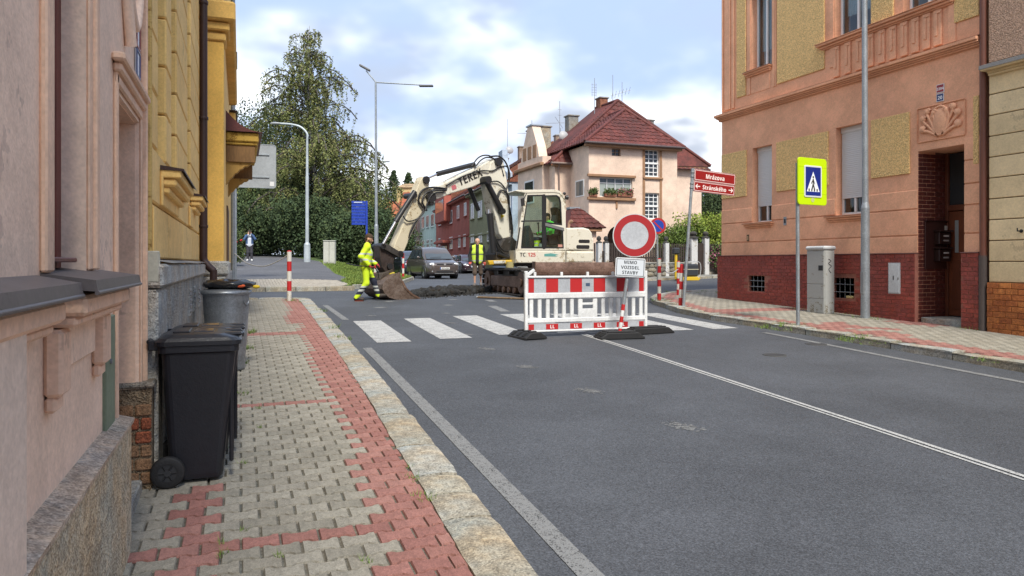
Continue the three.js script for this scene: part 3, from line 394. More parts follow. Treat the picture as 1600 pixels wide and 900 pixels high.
// ------------------------------------------------------------------ yellow house: rusticated blocks, deep windows, downpipe, projecting bay with a canopy
{
  const XY = -.53, Y0 = 5.085, PIPE = 11.1, BAY = 11.5, XB = -.22, FAR = 21.2, top = 10.5;
  const ym = [[.95, .64, .24], [.92, .61, .225], [.97, .66, .255]].map(c => mapped(rgb(...c), T.worn, T.plasterBump, .0014, .9)), yd = mapped(rgb(.91, .57, .17), T.worn, T.plasterBump, .0014, .9);
  const gutter = mapped(rgb(.055, .028, .025), T.worn, null, 0, .5, { metalness: .2 });
  const grey = mapped(rgb(.27, .255, .23), T.stone, T.stoneBump, .02, 1), greyC = mapped(rgb(.60, .57, .51), T.stone, T.stoneBump, .01, .95);
  const o = thing('yellow_house', 'ochre yellow house with block-cut plaster, brown downpipe and maroon canopy', 'house', [XY, roadY(6), -Y0]);
  wpart(o, 'wall', [bx(-5.5, XY - .20, 0, top, Y0, BAY + .02)], yd);
  wpart(o, 'side_wall', [bx(-5.5, XB - .03, 0, top, BAY + .02, FAR)], yd);
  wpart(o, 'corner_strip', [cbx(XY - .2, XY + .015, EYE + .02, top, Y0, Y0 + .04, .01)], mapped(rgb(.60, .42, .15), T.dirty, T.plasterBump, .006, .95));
  // blocks between the openings: [d0,d1] piers
  const piers = [[Y0 + .045, 5.62], [6.23, 6.69], [7.21, 8.66], [9.20, 11.05]], pitch = .37, base = EYE + .02;
  const sillY = EYE + .62;
  for (let r = 0; r < 22; r++) {
    const y = base + r * pitch, full = y + pitch < sillY + .05 || r > 12 && r < 14;
    const segs = (y < sillY - .05 || (r >= 10 && r < 13)) ? [[Y0 + .045, 6.45], [6.45, 8.0], [8.0, 9.5], [9.5, 11.05]] : piers;
    segs.forEach(([a, b], k) => wpart(o, numbered('plaster_block'), cbx(XY - .2, XY + (((r * 3 + k) % 5) - 2) * .0007, y + .006, y + pitch - .006, a + .005, b - .005, .012), ym[(r * 5 + k * 7) % 3]));
  }
  // lower apron panels under the sills
  for (const [a, b] of [[5.75, 7.2], [8.85, 9.35]]) wpart(o, 'apron_panel', [cbx(XY, XY + .022, EYE + .40, EYE + .62, a, b, .008)], ym[1]);
  wpart(o, 'base_frame', [cbx(XY, XY + .012, EYE + .07, EYE + .36, 5.25, 5.40, .004)], ym[2]);
  // windows set back in the openings
  const wfr = mat(rgb(.42, .36, .26), { roughness: .5 });
  for (const [a, b] of [[5.62, 6.23], [6.69, 7.21], [8.66, 9.20]]) for (const [y0, y1] of [[sillY - .02, base + 10 * pitch], [base + 13 * pitch, base + 18 * pitch]]) { const w = wpart(o, 'window', [cbx(XY - .26, XY - .19, y0, y1, a, a + .06, .005), cbx(XY - .26, XY - .19, y0, y1, b - .06, b, .005), cbx(XY - .26, XY - .19, y1 - .06, y1, a + .06, b - .06, .005), cbx(XY - .26, XY - .19, y0 + (y1 - y0) * .66, y0 + (y1 - y0) * .66 + .05, a + .06, b - .06, .005)], wfr); wpart(w, 'pane', [bx(XY - .195, XY - .205, y0, y1 - .06, a + .05, b - .05)], M_.glass); }
  function ysill(d0, d1, yb) {
    const xf = -.394;
    const s = wpart(o, 'window_sill', [cbx(XY, xf, yb - .06, yb + .0, d0, d1, .008), cbx(XY, xf - .03, yb - .12, yb - .062, d0 + .02, d1 - .02, .015), cbx(XY, xf - .075, yb - .17, yb - .122, d0 + .04, d1 - .04, .012)], ym[0]);
    wpart(s, 'metal_cover', [polys([[[XY - .12, yb + .045, -d0 + .01], [XY - .12, yb + .045, -d1 - .01], [xf + .02, yb + .006, -d1 - .01], [xf + .02, yb + .006, -d0 + .01]], [[xf + .02, yb + .006, -d0 + .01], [xf + .02, yb + .006, -d1 - .01], [xf + .022, yb - .012, -d1 - .01], [xf + .022, yb - .012, -d0 + .01]], [[XY - .12, yb + .045, -d0 + .01], [xf + .02, yb + .006, -d0 + .01], [xf + .022, yb - .012, -d0 + .01], [XY - .12, yb + .002, -d0 + .01]]])], gutter);
  }
  ysill(5.76, 7.3, EYE + .66); ysill(9.1, 10.2, EYE + .74 + .02);
  // small cream box at the corner
  const mb = wpart(o, 'meter_box', [cbx(XY - .04, XY + .055, yAt(225, 443, XY), yAt(225, 391, XY), Y0 - .01, Y0 + .07, .006)], mapped(rgb(.62, .60, .50), T.worn, null, 0, .5)); wpart(mb, 'lid_seam', [bx(XY + .055, XY + .058, yAt(225, 439, XY), yAt(225, 395, XY), Y0 + .02, Y0 + .055)], mat(rgb(.5, .48, .40)));
  // brown downpipe with brackets and a bend at the bottom
  const px = XY + .055, pd = PIPE;
  const dp = wpart(o, 'downpipe', [cyl([px, EYE + .12, -pd], [px, top, -pd], .052, .052, 16), tube([[px, EYE + .14, -pd], [px + .005, EYE + .03, -pd], [px + .06, EYE - .05, -pd + .02], [px + .13, EYE - .12, -pd + .03]], .052, 14, 12)], gutter);
  for (const h of [.5, 2.0, 3.6]) wpart(dp, 'bracket', [lathe([[.052, -.02], [.062, -.02], [.062, .02], [.052, .02]], 16).translate(px, EYE + h, -pd)], gutter);
  wpart(o, 'lower_pipe', [cyl([px + .13, EYE - .1, -pd + .03], [px + .13, roadY(pd) + .1, -pd + .03], .05, .05, 14)], gutter);
  // grey rendered base with a projecting slab, slatted cellar vents
  wpart(o, 'base', [bx(-3, -.49, -.2, EYE - .17, Y0, 11.45)], mapped(rgb(.60, .57, .51), T.stone, T.stuccoBump, .03, 1), 'rough grey rendered base');
  wpart(o, 'base_corner', [cbx(-2, -.478, -.2, EYE - .18, Y0 - .005, 5.7, .015)], greyC, 'smooth cement corner of the base');
  [[Y0 - .01, 7.0], [7.0, 9.0], [9.0, 10.95]].forEach(([a, b], i) => { wpart(o, 'slab', cbx(XY - .1, -.45 + i * .003, EYE - .16, EYE - .01 - i * .004, a + .004, b - .004, .018), greyC); });
  wpart(o, 'slab_flashing', [polys([[[XY, EYE + .018, -Y0], [XY, EYE + .018, -10.95], [-.44, EYE - .004, -10.95], [-.44, EYE - .004, -Y0 - .5]]])], mapped(rgb(.30, .30, .30), T.worn, null, 0, .6));
  for (const d of [8.2, 8.95, 9.9]) { const v = wpart(o, 'cellar_vent', [cbx(-.50, -.478, EYE - .52, EYE - .30, d, d + .03, .003), cbx(-.50, -.478, EYE - .52, EYE - .30, d + .27, d + .30, .003), cbx(-.50, -.478, EYE - .30, EYE - .27, d, d + .30, .003), cbx(-.50, -.478, EYE - .55, EYE - .52, d, d + .30, .003)], greyC); for (let k = 0; k < 4; k++) wpart(v, 'slat', [(() => { const g = cbox(-.008, -.022, -.12, .008, .022, .12, .003); g.rotateZ(.7); g.translate(-.484, EYE - .49 + k * .055, -d - .15); return g; })()], mat(rgb(.24, .23, .22))); }
  // projecting bay
  wpart(o, 'bay_pilaster', [cbx(-1.0, XB, EYE + .0, EYE + 3.2, BAY, BAY + .42, .015)], mapped(rgb(.93, .57, .14), T.worn, T.plasterBump, .0014, .9));
  wpart(o, 'bay_capital', [cbx(-1.0, XB + .03, EYE + 3.2, EYE + 3.32, BAY - .03, BAY + .46, .02), cbx(-1.0, XB + .08, EYE + 3.34, EYE + 3.46, BAY - .08, BAY + .5, .02), cbx(-1.0, XB + .16, EYE + 3.47, EYE + 3.75, BAY - .16, BAY + 6, .03)], yd);
  wpart(o, 'bay_wall', [bx(-1.2, XB - .004, EYE - .02, top, BAY + .02, FAR - .01)], ym[0]);
  wpart(o, 'bay_base', [cbx(-1.0, XB + .03, -.2, EYE - .20, BAY - .02, FAR - .4, .02)], greyC);
  wpart(o, 'bay_slab', [cbx(-1.0, XB + .075, EYE - .19, EYE + .02, BAY - .05, 13.2, .03)], greyC);
  for (const [d, y] of [[15.2, EYE + 4.05], [17.4, EYE + 3.35]]) { const s = wpart(o, 'bay_sill', [cbx(XB - .02, XB + .13, y - .32, y - .04, d, d + 1.2, .03)], yd); wpart(s, 'cover', [cbx(XB - .02, XB + .17, y - .03, y, d - .04, d + 1.24, .006)], gutter); }
  // canopy over the entrance: bracket, moulded edge and a curved maroon roof
  const c0 = 13.3, c1 = 16.2, xf = .30, cy = EYE + 2.04;
  const can = wpart(o, 'canopy', [cbx(XB, xf, cy, cy + .16, c0, c1, .02), cbx(XB, xf - .02, cy - .05, cy - .002, c0 + .03, c1 - .03, .015)], mapped(rgb(.56, .36, .07), T.dirty, T.plasterBump, .0014, .9), 'weathered ochre canopy edge');
  for (const e of [c0 + .06, c1 - .12]) wpart(can, 'soffit_board', [cbx(XB, xf - .06, cy - .34, cy - .052, e, e + .06, .008)], mapped(rgb(.30, .16, .055), T.wood, null, 0, .7));
  const rp = []; for (let i = 0; i <= 8; i++) { const t = i / 8; rp.push([lerp(XB - .02, xf + .06, t), cy + .17 + .36 * Math.pow(1 - t, 2.2)]); }
  const rf = []; for (let i = 0; i < 8; i++) { const [x0, y0] = rp[i], [x1, y1] = rp[i + 1]; rf.push([[x0, y0, -c0 + .05], [x1, y1, -c0 + .05], [x1, y1, -c1 - .05], [x0, y0, -c1 - .05]]); rf.push([[x0, y0, -c0 + .05], [x0, cy + .165, -c0 + .05], [x1, cy + .165, -c0 + .05], [x1, y1, -c0 + .05]]); rf.push([[x0, y0, -c1 - .05], [x0, cy + .165, -c1 - .05], [x1, cy + .165, -c1 - .05], [x1, y1, -c1 - .05]]); }
  wpart(can, 'canopy_roof', [polys(rf)], mapped(rgb(.14, .035, .03), T.worn, null, 0, .45, { side: THREE.DoubleSide }), 'curved maroon sheet roof');
  const br = []; for (let i = 0; i <= 10; i++) { const t = i / 10; br.push([XB - .02 + .40 * t, cy - .37 - .36 * Math.pow(1 - t, 1.5) - (i & 1 ? .02 : 0)]); } br.push([XB + .39, cy - .345], [XB - .02, cy - .345]);
  for (const d of [c0 + .1, c1 - .3]) wpart(can, 'bracket', extrude(br, .18, .012).translate(0, 0, -d - .18), mapped(rgb(.46, .28, .08), T.dirty, T.plasterBump, .0014, .9));
  // recessed entrance under the canopy and the grey pipe at the corner
  const dr = wpart(o, 'entrance_door', [cbx(XB - .01, XB + .02, roadY(14) + .2, EYE + 1.0, 13.9, 15.6, .006)], mapped(rgb(.16, .08, .03), T.wood, null, 0, .6)); wpart(dr, 'handle', [cyl([XB + .02, EYE - .3, -14.1], [XB + .07, EYE - .3, -14.1], .012)], M_.steel);
  wpart(o, 'corner_pipe', [cyl([XB + .05, roadY(20) + .12, -20.6], [XB + .05, top, -20.6], .055, .055, 14)], M_.galv, 'grey zinc pipe at the far corner');
  wpart(o, 'roof_cornice', [cbx(-1, XY + .35, top - .4, top, Y0, BAY, .03), cbx(-1, XB + .3, top - .4, top, BAY, FAR, .03)], yd);
}
// ------------------------------------------------------------------ right side: orange corner house
const XR = 12.35;
const toStreet = g => { g.rotateY(Math.PI / 2); return g; };                      // outline given as (d, y), thickness towards +x
const facade = (x, pts, depth, holes = [], bevel = 0) => toStreet(extrude(pts, depth, bevel, holes)).translate(x, 0, 0);
const rectD = (d0, d1, y0, y1) => [[d0, y0], [d1, y0], [d1, y1], [d0, y1]];
function canvasTex(w, h, draw) { const c = document.createElement('canvas'); c.width = w; c.height = h; const k = c.getContext('2d'); draw(k, w, h); const t = new THREE.CanvasTexture(c); t.colorSpace = THREE.SRGBColorSpace; t.magFilter = THREE.LinearFilter; return t; }
function faceMat(t, rough = .4) { return new THREE.MeshStandardMaterial({ map: t, roughness: rough }); }
function plateGeo(w, h) { return new THREE.PlaneGeometry(w, h); }                 // keeps its own 0..1 uv for print
function printed(parent, name, w, h, t, pos, rotY = 0, rough) { const o = new THREE.Mesh(plateGeo(w, h), faceMat(t, rough)); o.name = name; o.position.set(...pos); o.rotation.y = rotY; o.castShadow = o.receiveShadow = true; parent.add(o); return o; }
const orange = mapped(rgb(.88, .46, .285), T.plaster, T.plasterBump, .0014, .9), orange2 = mapped(rgb(.83, .42, .25), T.plaster, T.plasterBump, .0014, .9), orange3 = mapped(rgb(.89, .475, .295), T.plaster, T.plasterBump, .0014, .9);
const stucco = mapped(rgb(.97, .66, .29), T.stucco, T.stuccoBump, .02, .95);
const wframe = mat(rgb(.72, .73, .74), { roughness: .35 });
{
  const q = (u, v) => atX(u, v, XR), D = u => q(u, 410).d;
  const z1 = (x, y) => q(1100 + x / 3.2, y / 3.2), z2 = (x, y) => q(1100 + x / 2.648, 260 + y / 2.648);
  const dN = 9.42, dF = D(1128), top = EYE + 9.5, PY = EYE + .17;
  const o = thing('orange_house', 'orange corner house with yellow stucco panels and red brick plinth', 'house', [XR, roadY(13) + .1, -dF]);
  const SC = z1(90, 605).y, SC1 = z1(90, 560).y;
  // openings (d near, d far, y0, y1)
  const W1 = [D(1206), D(1176), z2(230, 233).y, z1(242, 742).y], W2 = [D(1349), D(1306), z2(580, 200).y, z1(660, 640).y];
  const U = z1(300, 335).y, W3 = [D(1206), D(1174), U, U + 2.0], W4 = [D(1361), D(1304), z1(720, 172).y, U + 2.0], W5 = [D(1475), D(1411), z1(720, 172).y, U + 2.0];
  const DO = [9.76, 10.74, roadY(10) + .1, z1(1075, 757).y];
  const holes = [W1, W2, W3, W4, W5, DO].map(([a, b, c, e]) => rectD(a, b, c, e));
  const gable = [[dN, -.2], [dF, -.2], [dF, top], [dN, top]];
  // wall with real openings; the door opening reaches the ground
  wpart(o, 'wall', [facade(XR, [[dN, -.2], [DO[0], -.2], [DO[0], DO[3]], [DO[1], DO[3]], [DO[1], -.2], [dF, -.2], [dF, top], [dN, top]], .45, [W1, W2, W3, W4, W5].map(([a, b, c, e]) => rectD(a, b, c, e)))], orange);
  wpart(o, 'side_wall', [bx(XR + .45, XR + 10, -.2, top, dF - .45, dF)], orange2);
  wpart(o, 'room_back', [bx(XR + 4, XR + 4.1, 0, top, dN, dF), bx(XR + .45, XR + 4, SC - .1, SC + .1, DO[1] + .4, dF - .46), bx(XR + .45, XR + 4, 0, top, dN, dN + .1)], mat(rgb(.5, .47, .42)));
  wpart(o, 'roof', [bx(XR + .5, XR + 10, top - .12, top, dN, dF)], orange2);
  // ground-floor bands between the grooves
  const ys = [PY, z2(75, 318).y, z2(75, 240).y, z2(75, 182).y], gr = .012;
  for (let i = 0; i < 3; i++) {
    const y0 = ys[i] + gr, y1 = ys[i + 1] - gr; const cuts = [W1, W2].filter(w => w[2] < y1 - .02); let a = DO[1] + .0, segs = [];
    for (const w of [...cuts].sort((m, n) => m[0] - n[0])) { segs.push([a, w[0]]); a = w[1]; } segs.push([a, dF]); segs.push([dN, DO[0]]);
    for (const [s, e] of segs) wpart(o, numbered('plaster_band'), cbx(XR - .022, XR, y0, y1, s + .002, e - .002, .009), i % 2 ? orange : orange3);
  }
  { const y0 = ys[3] + gr, y1 = ys[3] + .46; for (const [s, e] of [[dN, DO[0]]]) for (let k = 0; k < 2; k++) wpart(o, numbered('plaster_band'), cbx(XR - .022, XR, y0 + k * .42, y0 + k * .42 + .40, s + .002, e - .002, .009), orange); }
  // stucco panels
  const panel = (u0, u1, yt, yb) => wpart(o, 'stucco_panel', [cbx(XR - .03, XR + .01, yb, yt, D(u1), D(u0), .008)], stucco);
  panel(1128.5, 1167, z1(90, 776).y, z2(75, 136).y); panel(1214, 1295, z1(366, 713).y, z2(305, 105).y); panel(1362, 1422, z1(840, 602).y, z1(840, 893).y); panel(1522, 1531, z1(1352, 482).y, z1(1352, 822).y);
  panel(1152, 1166, top - .5, z1(170, 490).y); panel(1215, 1289, top - .5, z1(368, 422).y); panel(1362, 1397, top - .5, z1(840, 125).y); panel(1492, 1531, top - .5, z1(1255, 117).y);
  // pilaster strips at the corner and beside the upper windows
  for (const [a, b, t] of [[1129, 1131, .035], [1133, 1142, .03], [1144, 1148, .03]]) wpart(o, 'corner_strip', [cbx(XR - t, XR, SC1, top, D(b), D(a), .006)], orange3);
  for (const [a, b] of [[1168, 1173], [1207.5, 1211], [1212, 1213.8], [1297, 1303], [1362.5, 1361.2]]) if (b > a) wpart(o, 'window_strip', [cbx(XR - .02, XR, z1(240, 470).y, top, D(b), D(a), .005)], orange3);
  // string course in four steps
  const sc = wpart(o, 'string_course', [cbx(XR - .16, XR + .0, SC + .085, SC + .15, dN, dF + .16, .008), cbx(XR - .125, XR, SC + .05, SC + .083, dN, dF + .125, .006), cbx(XR - .09, XR, SC + .022, SC + .048, dN, dF + .09, .006), cbx(XR - .055, XR, SC - .01, SC + .02, dN, dF + .055, .005)], orange2);
  wpart(sc, 'weathering', [polys([[[XR - .16, SC + .152, -dN], [XR - .16, SC + .152, -dF - .16], [XR, SC + .2, -dF - .16], [XR, SC + .2, -dN]]])], orange);
  wpart(o, 'string_return', [cbx(XR, XR + 8, SC - .01, SC + .15, dF, dF + .15, .01)], orange2);
  // long sill under the upper windows with the row of fluted brackets below
  const LS = z1(600, 225).y; const ls = wpart(o, 'long_sill', [cbx(XR - .14, XR, LS - .05, LS, D(1493), D(1281), .008), cbx(XR - .09, XR, LS - .10, LS - .052, D(1492), D(1284), .008), cbx(XR - .05, XR, LS - .13, LS - .102, D(1491), D(1286), .006)], orange2);
  wpart(ls, 'sill_cover', [cbx(XR - .16, XR, LS + .002, LS + .014, D(1494), D(1280), .003)], orange2);
  for (let k = 0; k < 10; k++) { const u = 1308 + k * 17.6, d = D(u), w = .085; wpart(o, numbered('fluted_bracket'), [cbx(XR - .04, XR, SC + .22, LS - .14, d - w, d + w, .01), cbx(XR - .06, XR - .041, SC + .40, LS - .20, d - w * .2, d + w * .55, .008), cbx(XR - .06, XR - .041, LS - .22, LS - .19, d - w, d + w * .5, .006)], orange3); }
  wpart(o, 'flute_frame', [cbx(XR - .02, XR, SC + .2, LS - .13, D(1494), D(1482), .005)], orange3);
  // windows: white frames; roller shutters downstairs
  function window_(w, shutter, lab) {
    const [a, b, y0, y1] = w, X = XR + .17, fw = .055; const f = wpart(o, 'window', [cbx(X, X + .07, y0, y1, a + .001, a + fw, .006), cbx(X, X + .07, y0, y1, b - fw, b - .001, .006), cbx(X, X + .07, y0, y0 + fw, a + fw, b - fw, .006), cbx(X, X + .07, y1 - fw, y1 - .001, a + fw, b - fw, .006), cbx(X - .006, X + .06, y0 + fw, y1 - fw, (a + b) / 2 - .03, (a + b) / 2 + .03, .006)], wframe, lab);
    wpart(f, 'pane', [bx(X + .03, X + .038, y0 + fw, y1 - fw, a + fw, (a + b) / 2 - .03)], winGlass); wpart(f, 'pane', [bx(X + .03, X + .038, y0 + fw, y1 - fw, (a + b) / 2 + .03, b - fw)], winGlass);
    if (shutter) { const n = Math.floor((y1 - shutter) / .042); const sh = wpart(f, 'roller_shutter', [bx(X - .012, X - .006, shutter, y1 - .1, a + .03, b - .03)], shutterMat, 'white roller shutter pulled down'); for (let i = 0; i < n; i++) wpart(o, numbered('shutter_slat'), cbx(X - .024, X - .012, shutter + i * .042, shutter + i * .042 + .038, a + .025, b - .025, .009), shutterMat); wpart(f, 'shutter_box', [cbx(X - .04, X + .06, y1 - .12, y1 - .002, a + .01, b - .01, .008)], shutterMat); }
    else { const c = wpart(f, 'curtain', [(() => { const P = []; const N = 24; for (let i = 0; i < N; i++) { const d0 = lerp(a + .06, b - .06, i / N), d1 = lerp(a + .06, b - .06, (i + 1) / N), x0 = X + .12 + .02 * Math.sin(i * 1.9), x1 = X + .12 + .02 * Math.sin((i + 1) * 1.9); P.push([[x0, y0 + .5, -d0], [x1, y0 + .5, -d1], [x1, y1, -d1], [x0, y1, -d0]]); } return polys(P); })()], mat(rgb(.5, .56, .58), { side: THREE.DoubleSide })); }
    return f;
  }
  const winGlass = new THREE.MeshPhysicalMaterial({ color: rgb(.75, .8, .82), transmission: 1, thickness: 0, roughness: .02, ior: 1.5 });
  const shutterMat = mat(rgb(.62, .63, .65), { roughness: .5 });
  window_(W1, z2(250, 162).y, 'window with a white roller shutter'); window_(W2, z2(610, 128).y, 'window with a white roller shutter'); window_(W3, 0); window_(W4, 0); window_(W5, 0);
  for (const [w, u0, u1, y] of [[W1, 1165, 1210, z2(180, 243).y], [W2, 1294, 1352, z2(530, 215).y], [W3, 1166, 1207, z1(215, 375).y]]) { const s = wpart(o, 'window_sill', [cbx(XR - .13, XR + .17, y - .0, y + .03, D(u1), D(u0), .006), cbx(XR - .09, XR, y - .05, y - .002, D(u1) + .03, D(u0) - .03, .008), cbx(XR - .055, XR, y - .09, y - .052, D(u1) + .05, D(u0) - .05, .008)], orange2); wpart(s, 'sill_cover', [cbx(XR - .14, XR + .17, y + .031, y + .04, D(u1) - .01, D(u0) + .01, .003)], mat(rgb(.30, .12, .075), { roughness: .5 })); }
  wpart(o, 'apron_panel', [cbx(XR - .012, XR, z1(240, 470).y, z1(240, 395).y, D(1203), D(1174), .004)], orange);
  // relief panel above the door: a cartouche between curling leaves
  const rp = [D(1508), D(1434.5), z1(1072, 712).y, z1(1072, 548).y], rd = (rp[0] + rp[1]) / 2, ry = (rp[2] + rp[3]) / 2, rl = rp[1] - rp[0];
  const rel = wpart(o, 'relief_panel', [cbx(XR - .025, XR, rp[3], rp[3] + .02, rp[0], rp[1], .006), cbx(XR - .025, XR, rp[2] - .02, rp[2], rp[0], rp[1], .006), cbx(XR - .025, XR, rp[2], rp[3], rp[1], rp[1] + .02, .006), cbx(XR - .025, XR, rp[2], rp[3], rp[0] - .02, rp[0], .006)], orange2);
  const s0 = (a, b) => [XR - .02, ry + b * .31, -(rd - a * .44)];
  wpart(rel, 'cartouche', [(() => { const g = new THREE.SphereGeometry(1, 24, 16); g.scale(.05, .27, .17); g.translate(XR - .01, ry + .0, -rd); return norm(g); })(), tube([s0(-.36, .55), s0(-.42, .1), s0(-.25, -.55), s0(0, -.8), s0(.25, -.55), s0(.42, .1), s0(.36, .55), s0(.12, .9), s0(-.12, .9)], .024, 50, 8, true)], orange3);
  for (const sd of [-1, 1]) { [[.62, .75, .07], [.84, .35, .075], [.86, -.3, .08], [.3, .62, .06]].forEach(([a, b, r]) => { wpart(rel, 'curling_leaf', [sphere(...s0(sd * a, b), r * .9, .6, 1, 1, 12, 8), tube([s0(sd * .12, -.82), s0(sd * (a * .55 + .05), lerp(-.7, b, .45)), s0(sd * (a + .03), b - .02), s0(sd * (a - .06), b + .16), s0(sd * (a - .16), b + .02)], .028, 24, 7)], orange3); }); }
  // enamel number plates: red and blue
  const pl = (u0, u1, v0, v1, bg, txt, lab) => { const a = q(u0, v1), b = q(u1, v0), w = a.d - b.d, h = Math.abs(q(u0, v0).y - q(u0, v1).y); const t = thing('number_plate', lab, 'number plate', [XR - .01, a.y, -(a.d + b.d) / 2]); part(t, 'plate', cbox(-.006, 0, -w / 2, .01, h, w / 2, .003), mat(rgb(.7, .7, .7), { roughness: .3 })); printed(t, 'number', w * .98, h * .97, canvasTex(128, 128, (k, W, Hh) => { k.fillStyle = '#d9d9dd'; k.fillRect(0, 0, W, Hh); k.fillStyle = bg; k.fillRect(6, 8, W - 12, Hh - 16); k.fillStyle = '#f2f2f4'; k.font = 'bold ' + (txt.length > 2 ? 54 : 78) + 'px sans-serif'; k.textAlign = 'center'; k.textBaseline = 'middle'; k.fillText(txt, W / 2, Hh / 2 + 4); }), [-.0075, h / 2, 0], -Math.PI / 2, .3); };
  pl(1464, 1476, 133, 146.5, '#8f1f2d', '2204', 'red enamel number plate above the blue one on the orange house'); pl(1464, 1475.5, 147.5, 160, '#16306a', '20', 'blue enamel plate with the number 20 on the orange house');
  // porch: tiled side, door with fanlight, letter boxes on the tiled wall
  const dk = mapped(rgb(.17, .040, .030), T.stone, T.stoneBump, .003, .5), dk2 = mapped(rgb(.15, .036, .028), T.stone, T.stoneBump, .003, .5), mortar = mapped(rgb(.24, .13, .10), T.concrete);
  const XD = XR + .73, gy = roadY(10.3) + .12;
  wpart(o, 'porch_wall', [bx(XR + .45, XD + .2, -.2, DO[3], DO[1], DO[1] + .3), bx(XR + .45, XD + .2, -.2, DO[3], DO[0] - .3, DO[0])], mortar);
  for (let r = 0; r < 42; r++) for (let c = 0; c < 4; c++) { const x0 = XR + .0 + c * .212 - (r & 1 ? .1 : 0), y = gy + r * .082; if (y > DO[3] - .06) continue; const a = Math.max(x0, XR + .002), b = Math.min(x0 + .2, XD); if (b - a < .03) continue; wpart(o, numbered('porch_tile'), cbx(a, b, y, y + .071, DO[1] - .012, DO[1] + .004, .004), r & 1 ? dk : dk2); }
  wpart(o, 'porch_ceiling', [bx(XR + .45, XD + .2, DO[3], DO[3] + .1, DO[0] - .3, DO[1] + .3)], orange);
  const wd = mapped(rgb(.20, .062, .03), T.wood, null, 0, .42), wd2 = mapped(rgb(.16, .05, .026), T.wood, null, 0, .42);
  const dr = wpart(o, 'front_door', [cbx(XD, XD + .06, gy + .12, gy + 2.16, DO[0] + .02, DO[1] - .07, .006)], wd, 'brown wooden door with a narrow glass strip');
  wpart(dr, 'door_frame', [cbx(XD - .03, XD + .07, gy + .1, DO[3] - .01, DO[1] - .068, DO[1] - .002, .006), cbx(XD - .03, XD + .07, gy + 2.17, gy + 2.28, DO[0] + .01, DO[1] - .07, .006)], wd2);
  const mid = DO[1] - .55;
  wpart(dr, 'glass_strip', [cbx(XD - .008, XD, gy + 1.35, gy + 1.98, DO[1] - .28, DO[1] - .2, .004)], mat(rgb(.25, .28, .30), { roughness: .15 })); wpart(dr, 'lower_panel', [cbx(XD - .014, XD, gy + .25, gy + 1.2, mid + .1, DO[1] - .14, .006)], wd2); wpart(dr, 'meeting_stile', [cbx(XD - .022, XD, gy + .13, gy + 2.15, mid - .02, mid + .03, .006)], wd2); wpart(dr, 'door_handle', [cyl([XD, gy + 1.12, -mid - .02], [XD - .06, gy + 1.12, -mid - .02], .01), cyl([XD - .06, gy + 1.12, -mid - .02], [XD - .06, gy + 1.12, -mid - .13], .009)], M_.steel);
  wpart(dr, 'fanlight', [bx(XD + .02, XD + .03, gy + 2.28, DO[3] - .02, DO[0] + .02, DO[1] - .07)], M_.glass); wpart(dr, 'fanlight_bar', [cbx(XD, XD + .04, gy + 2.28, DO[3] - .02, mid - .02, mid + .03, .004)], wd2);
  wpart(o, 'doorstep', [cbx(XR + .04, XD + .1, gy - .1, gy + .10, DO[0] + .01, DO[1] - .02, .012)], M_.granite[1]);
  const lbm = mat(rgb(.035, .018, .016), { roughness: .35, metalness: .3 });
  const lb = thing('letter_box_panel', 'dark letter box panel on the tiled porch wall of the orange house', 'letter boxes', [XR + .14, EYE + .0, -DO[1] + .012]);
  part(lb, 'back_panel', cbox(0, -.13, 0, .58, .80, .03, .006), mat(rgb(.05, .018, .015), { roughness: .4 })); part(lb, 'panel_hood', cbox(-.01, .80, -.0, .59, .815, .06, .004), lbm);
  for (const y of [.02, .35]) { const b = part(lb, 'letter_box', cbox(.22, y, .031, .54, y + .24, .15, .012), lbm); part(b, 'lid', cbox(.20, y + .245, .031, .56, y + .275, .19, .008), lbm); for (const [h, c] of [[.15, .6], [.06, .35]]) part(b, 'name_card', cbox(.33, y + h, .151, .47, y + h + .03, .155, .001), mat(rgb(c, c, c))); }
  part(lb, 'intercom', cbox(.50, .52, .031, .56, .72, .05, .004), mat(rgb(.55, .55, .52), { roughness: .4 }));
  // plinth of red facing bricks: backing in mortar colour, bricks proud of it, a metal drip strip on top
  const XPL = XR - .085, bm = [[.40, .072, .052], [.365, .064, .046], [.44, .082, .058]].map(c => mapped(rgb(...c), T.stone, T.stoneBump, .003, .62));
  const CW = [[D(1199), D(1174), z2(200, 515).y, z2(200, 452).y], [D(1339.5), D(1307), z2(550, 543).y, z2(550, 460).y]];
  wpart(o, 'plinth', [facade(XPL, [[dN, -.2], [DO[0], -.2], [DO[0], PY], [dN, PY]], .085), facade(XPL, [[DO[1], -.2], [dF + .08, -.2], [dF + .08, PY], [DO[1], PY]], .085, CW.map(w => rectD(...w)))], mapped(rgb(.44, .17, .125), T.concrete), 'red brick plinth');
  const bl = []; for (let r = 0; r < 20; r++) { const y = PY - .083 * (r + 1); for (const [s, e] of [[dN, DO[0]], [DO[1], dF + .08]]) { let d = s - (r & 1 ? .11 : 0) - ((r * 7) % 3) * .02; while (d < e) { let a = Math.max(d, s), b = Math.min(d + .222, e); d += .23; if (b - a < .03 || y + .07 < roadY((a + b) / 2) + .08) continue; if (CW.some(w => b > w[0] - .01 && a < w[1] + .01 && y + .075 > w[2] - .01 && y < w[3] + .01)) continue; bl.push([a, b, y]); } } }
  bl.sort((a, b) => a[0] - b[0]); bl.forEach(([a, b, y], i) => { if (i < 300) { wpart(o, numbered('brick'), cbx(XPL - .010, XPL, y + .004, y + .077, a + .004, b - .004, .003), bm[Math.floor(R() * 3)]); bl[i] = null; } });
  const rest = bl.filter(Boolean); if (rest.length) wpart(o, 'far_bricks', rest.map(([a, b, y]) => cbx(XPL - .010, XPL, y + .004, y + .077, a + .004, b - .004, .003)), bm[0]).userData.kind = 'stuff';
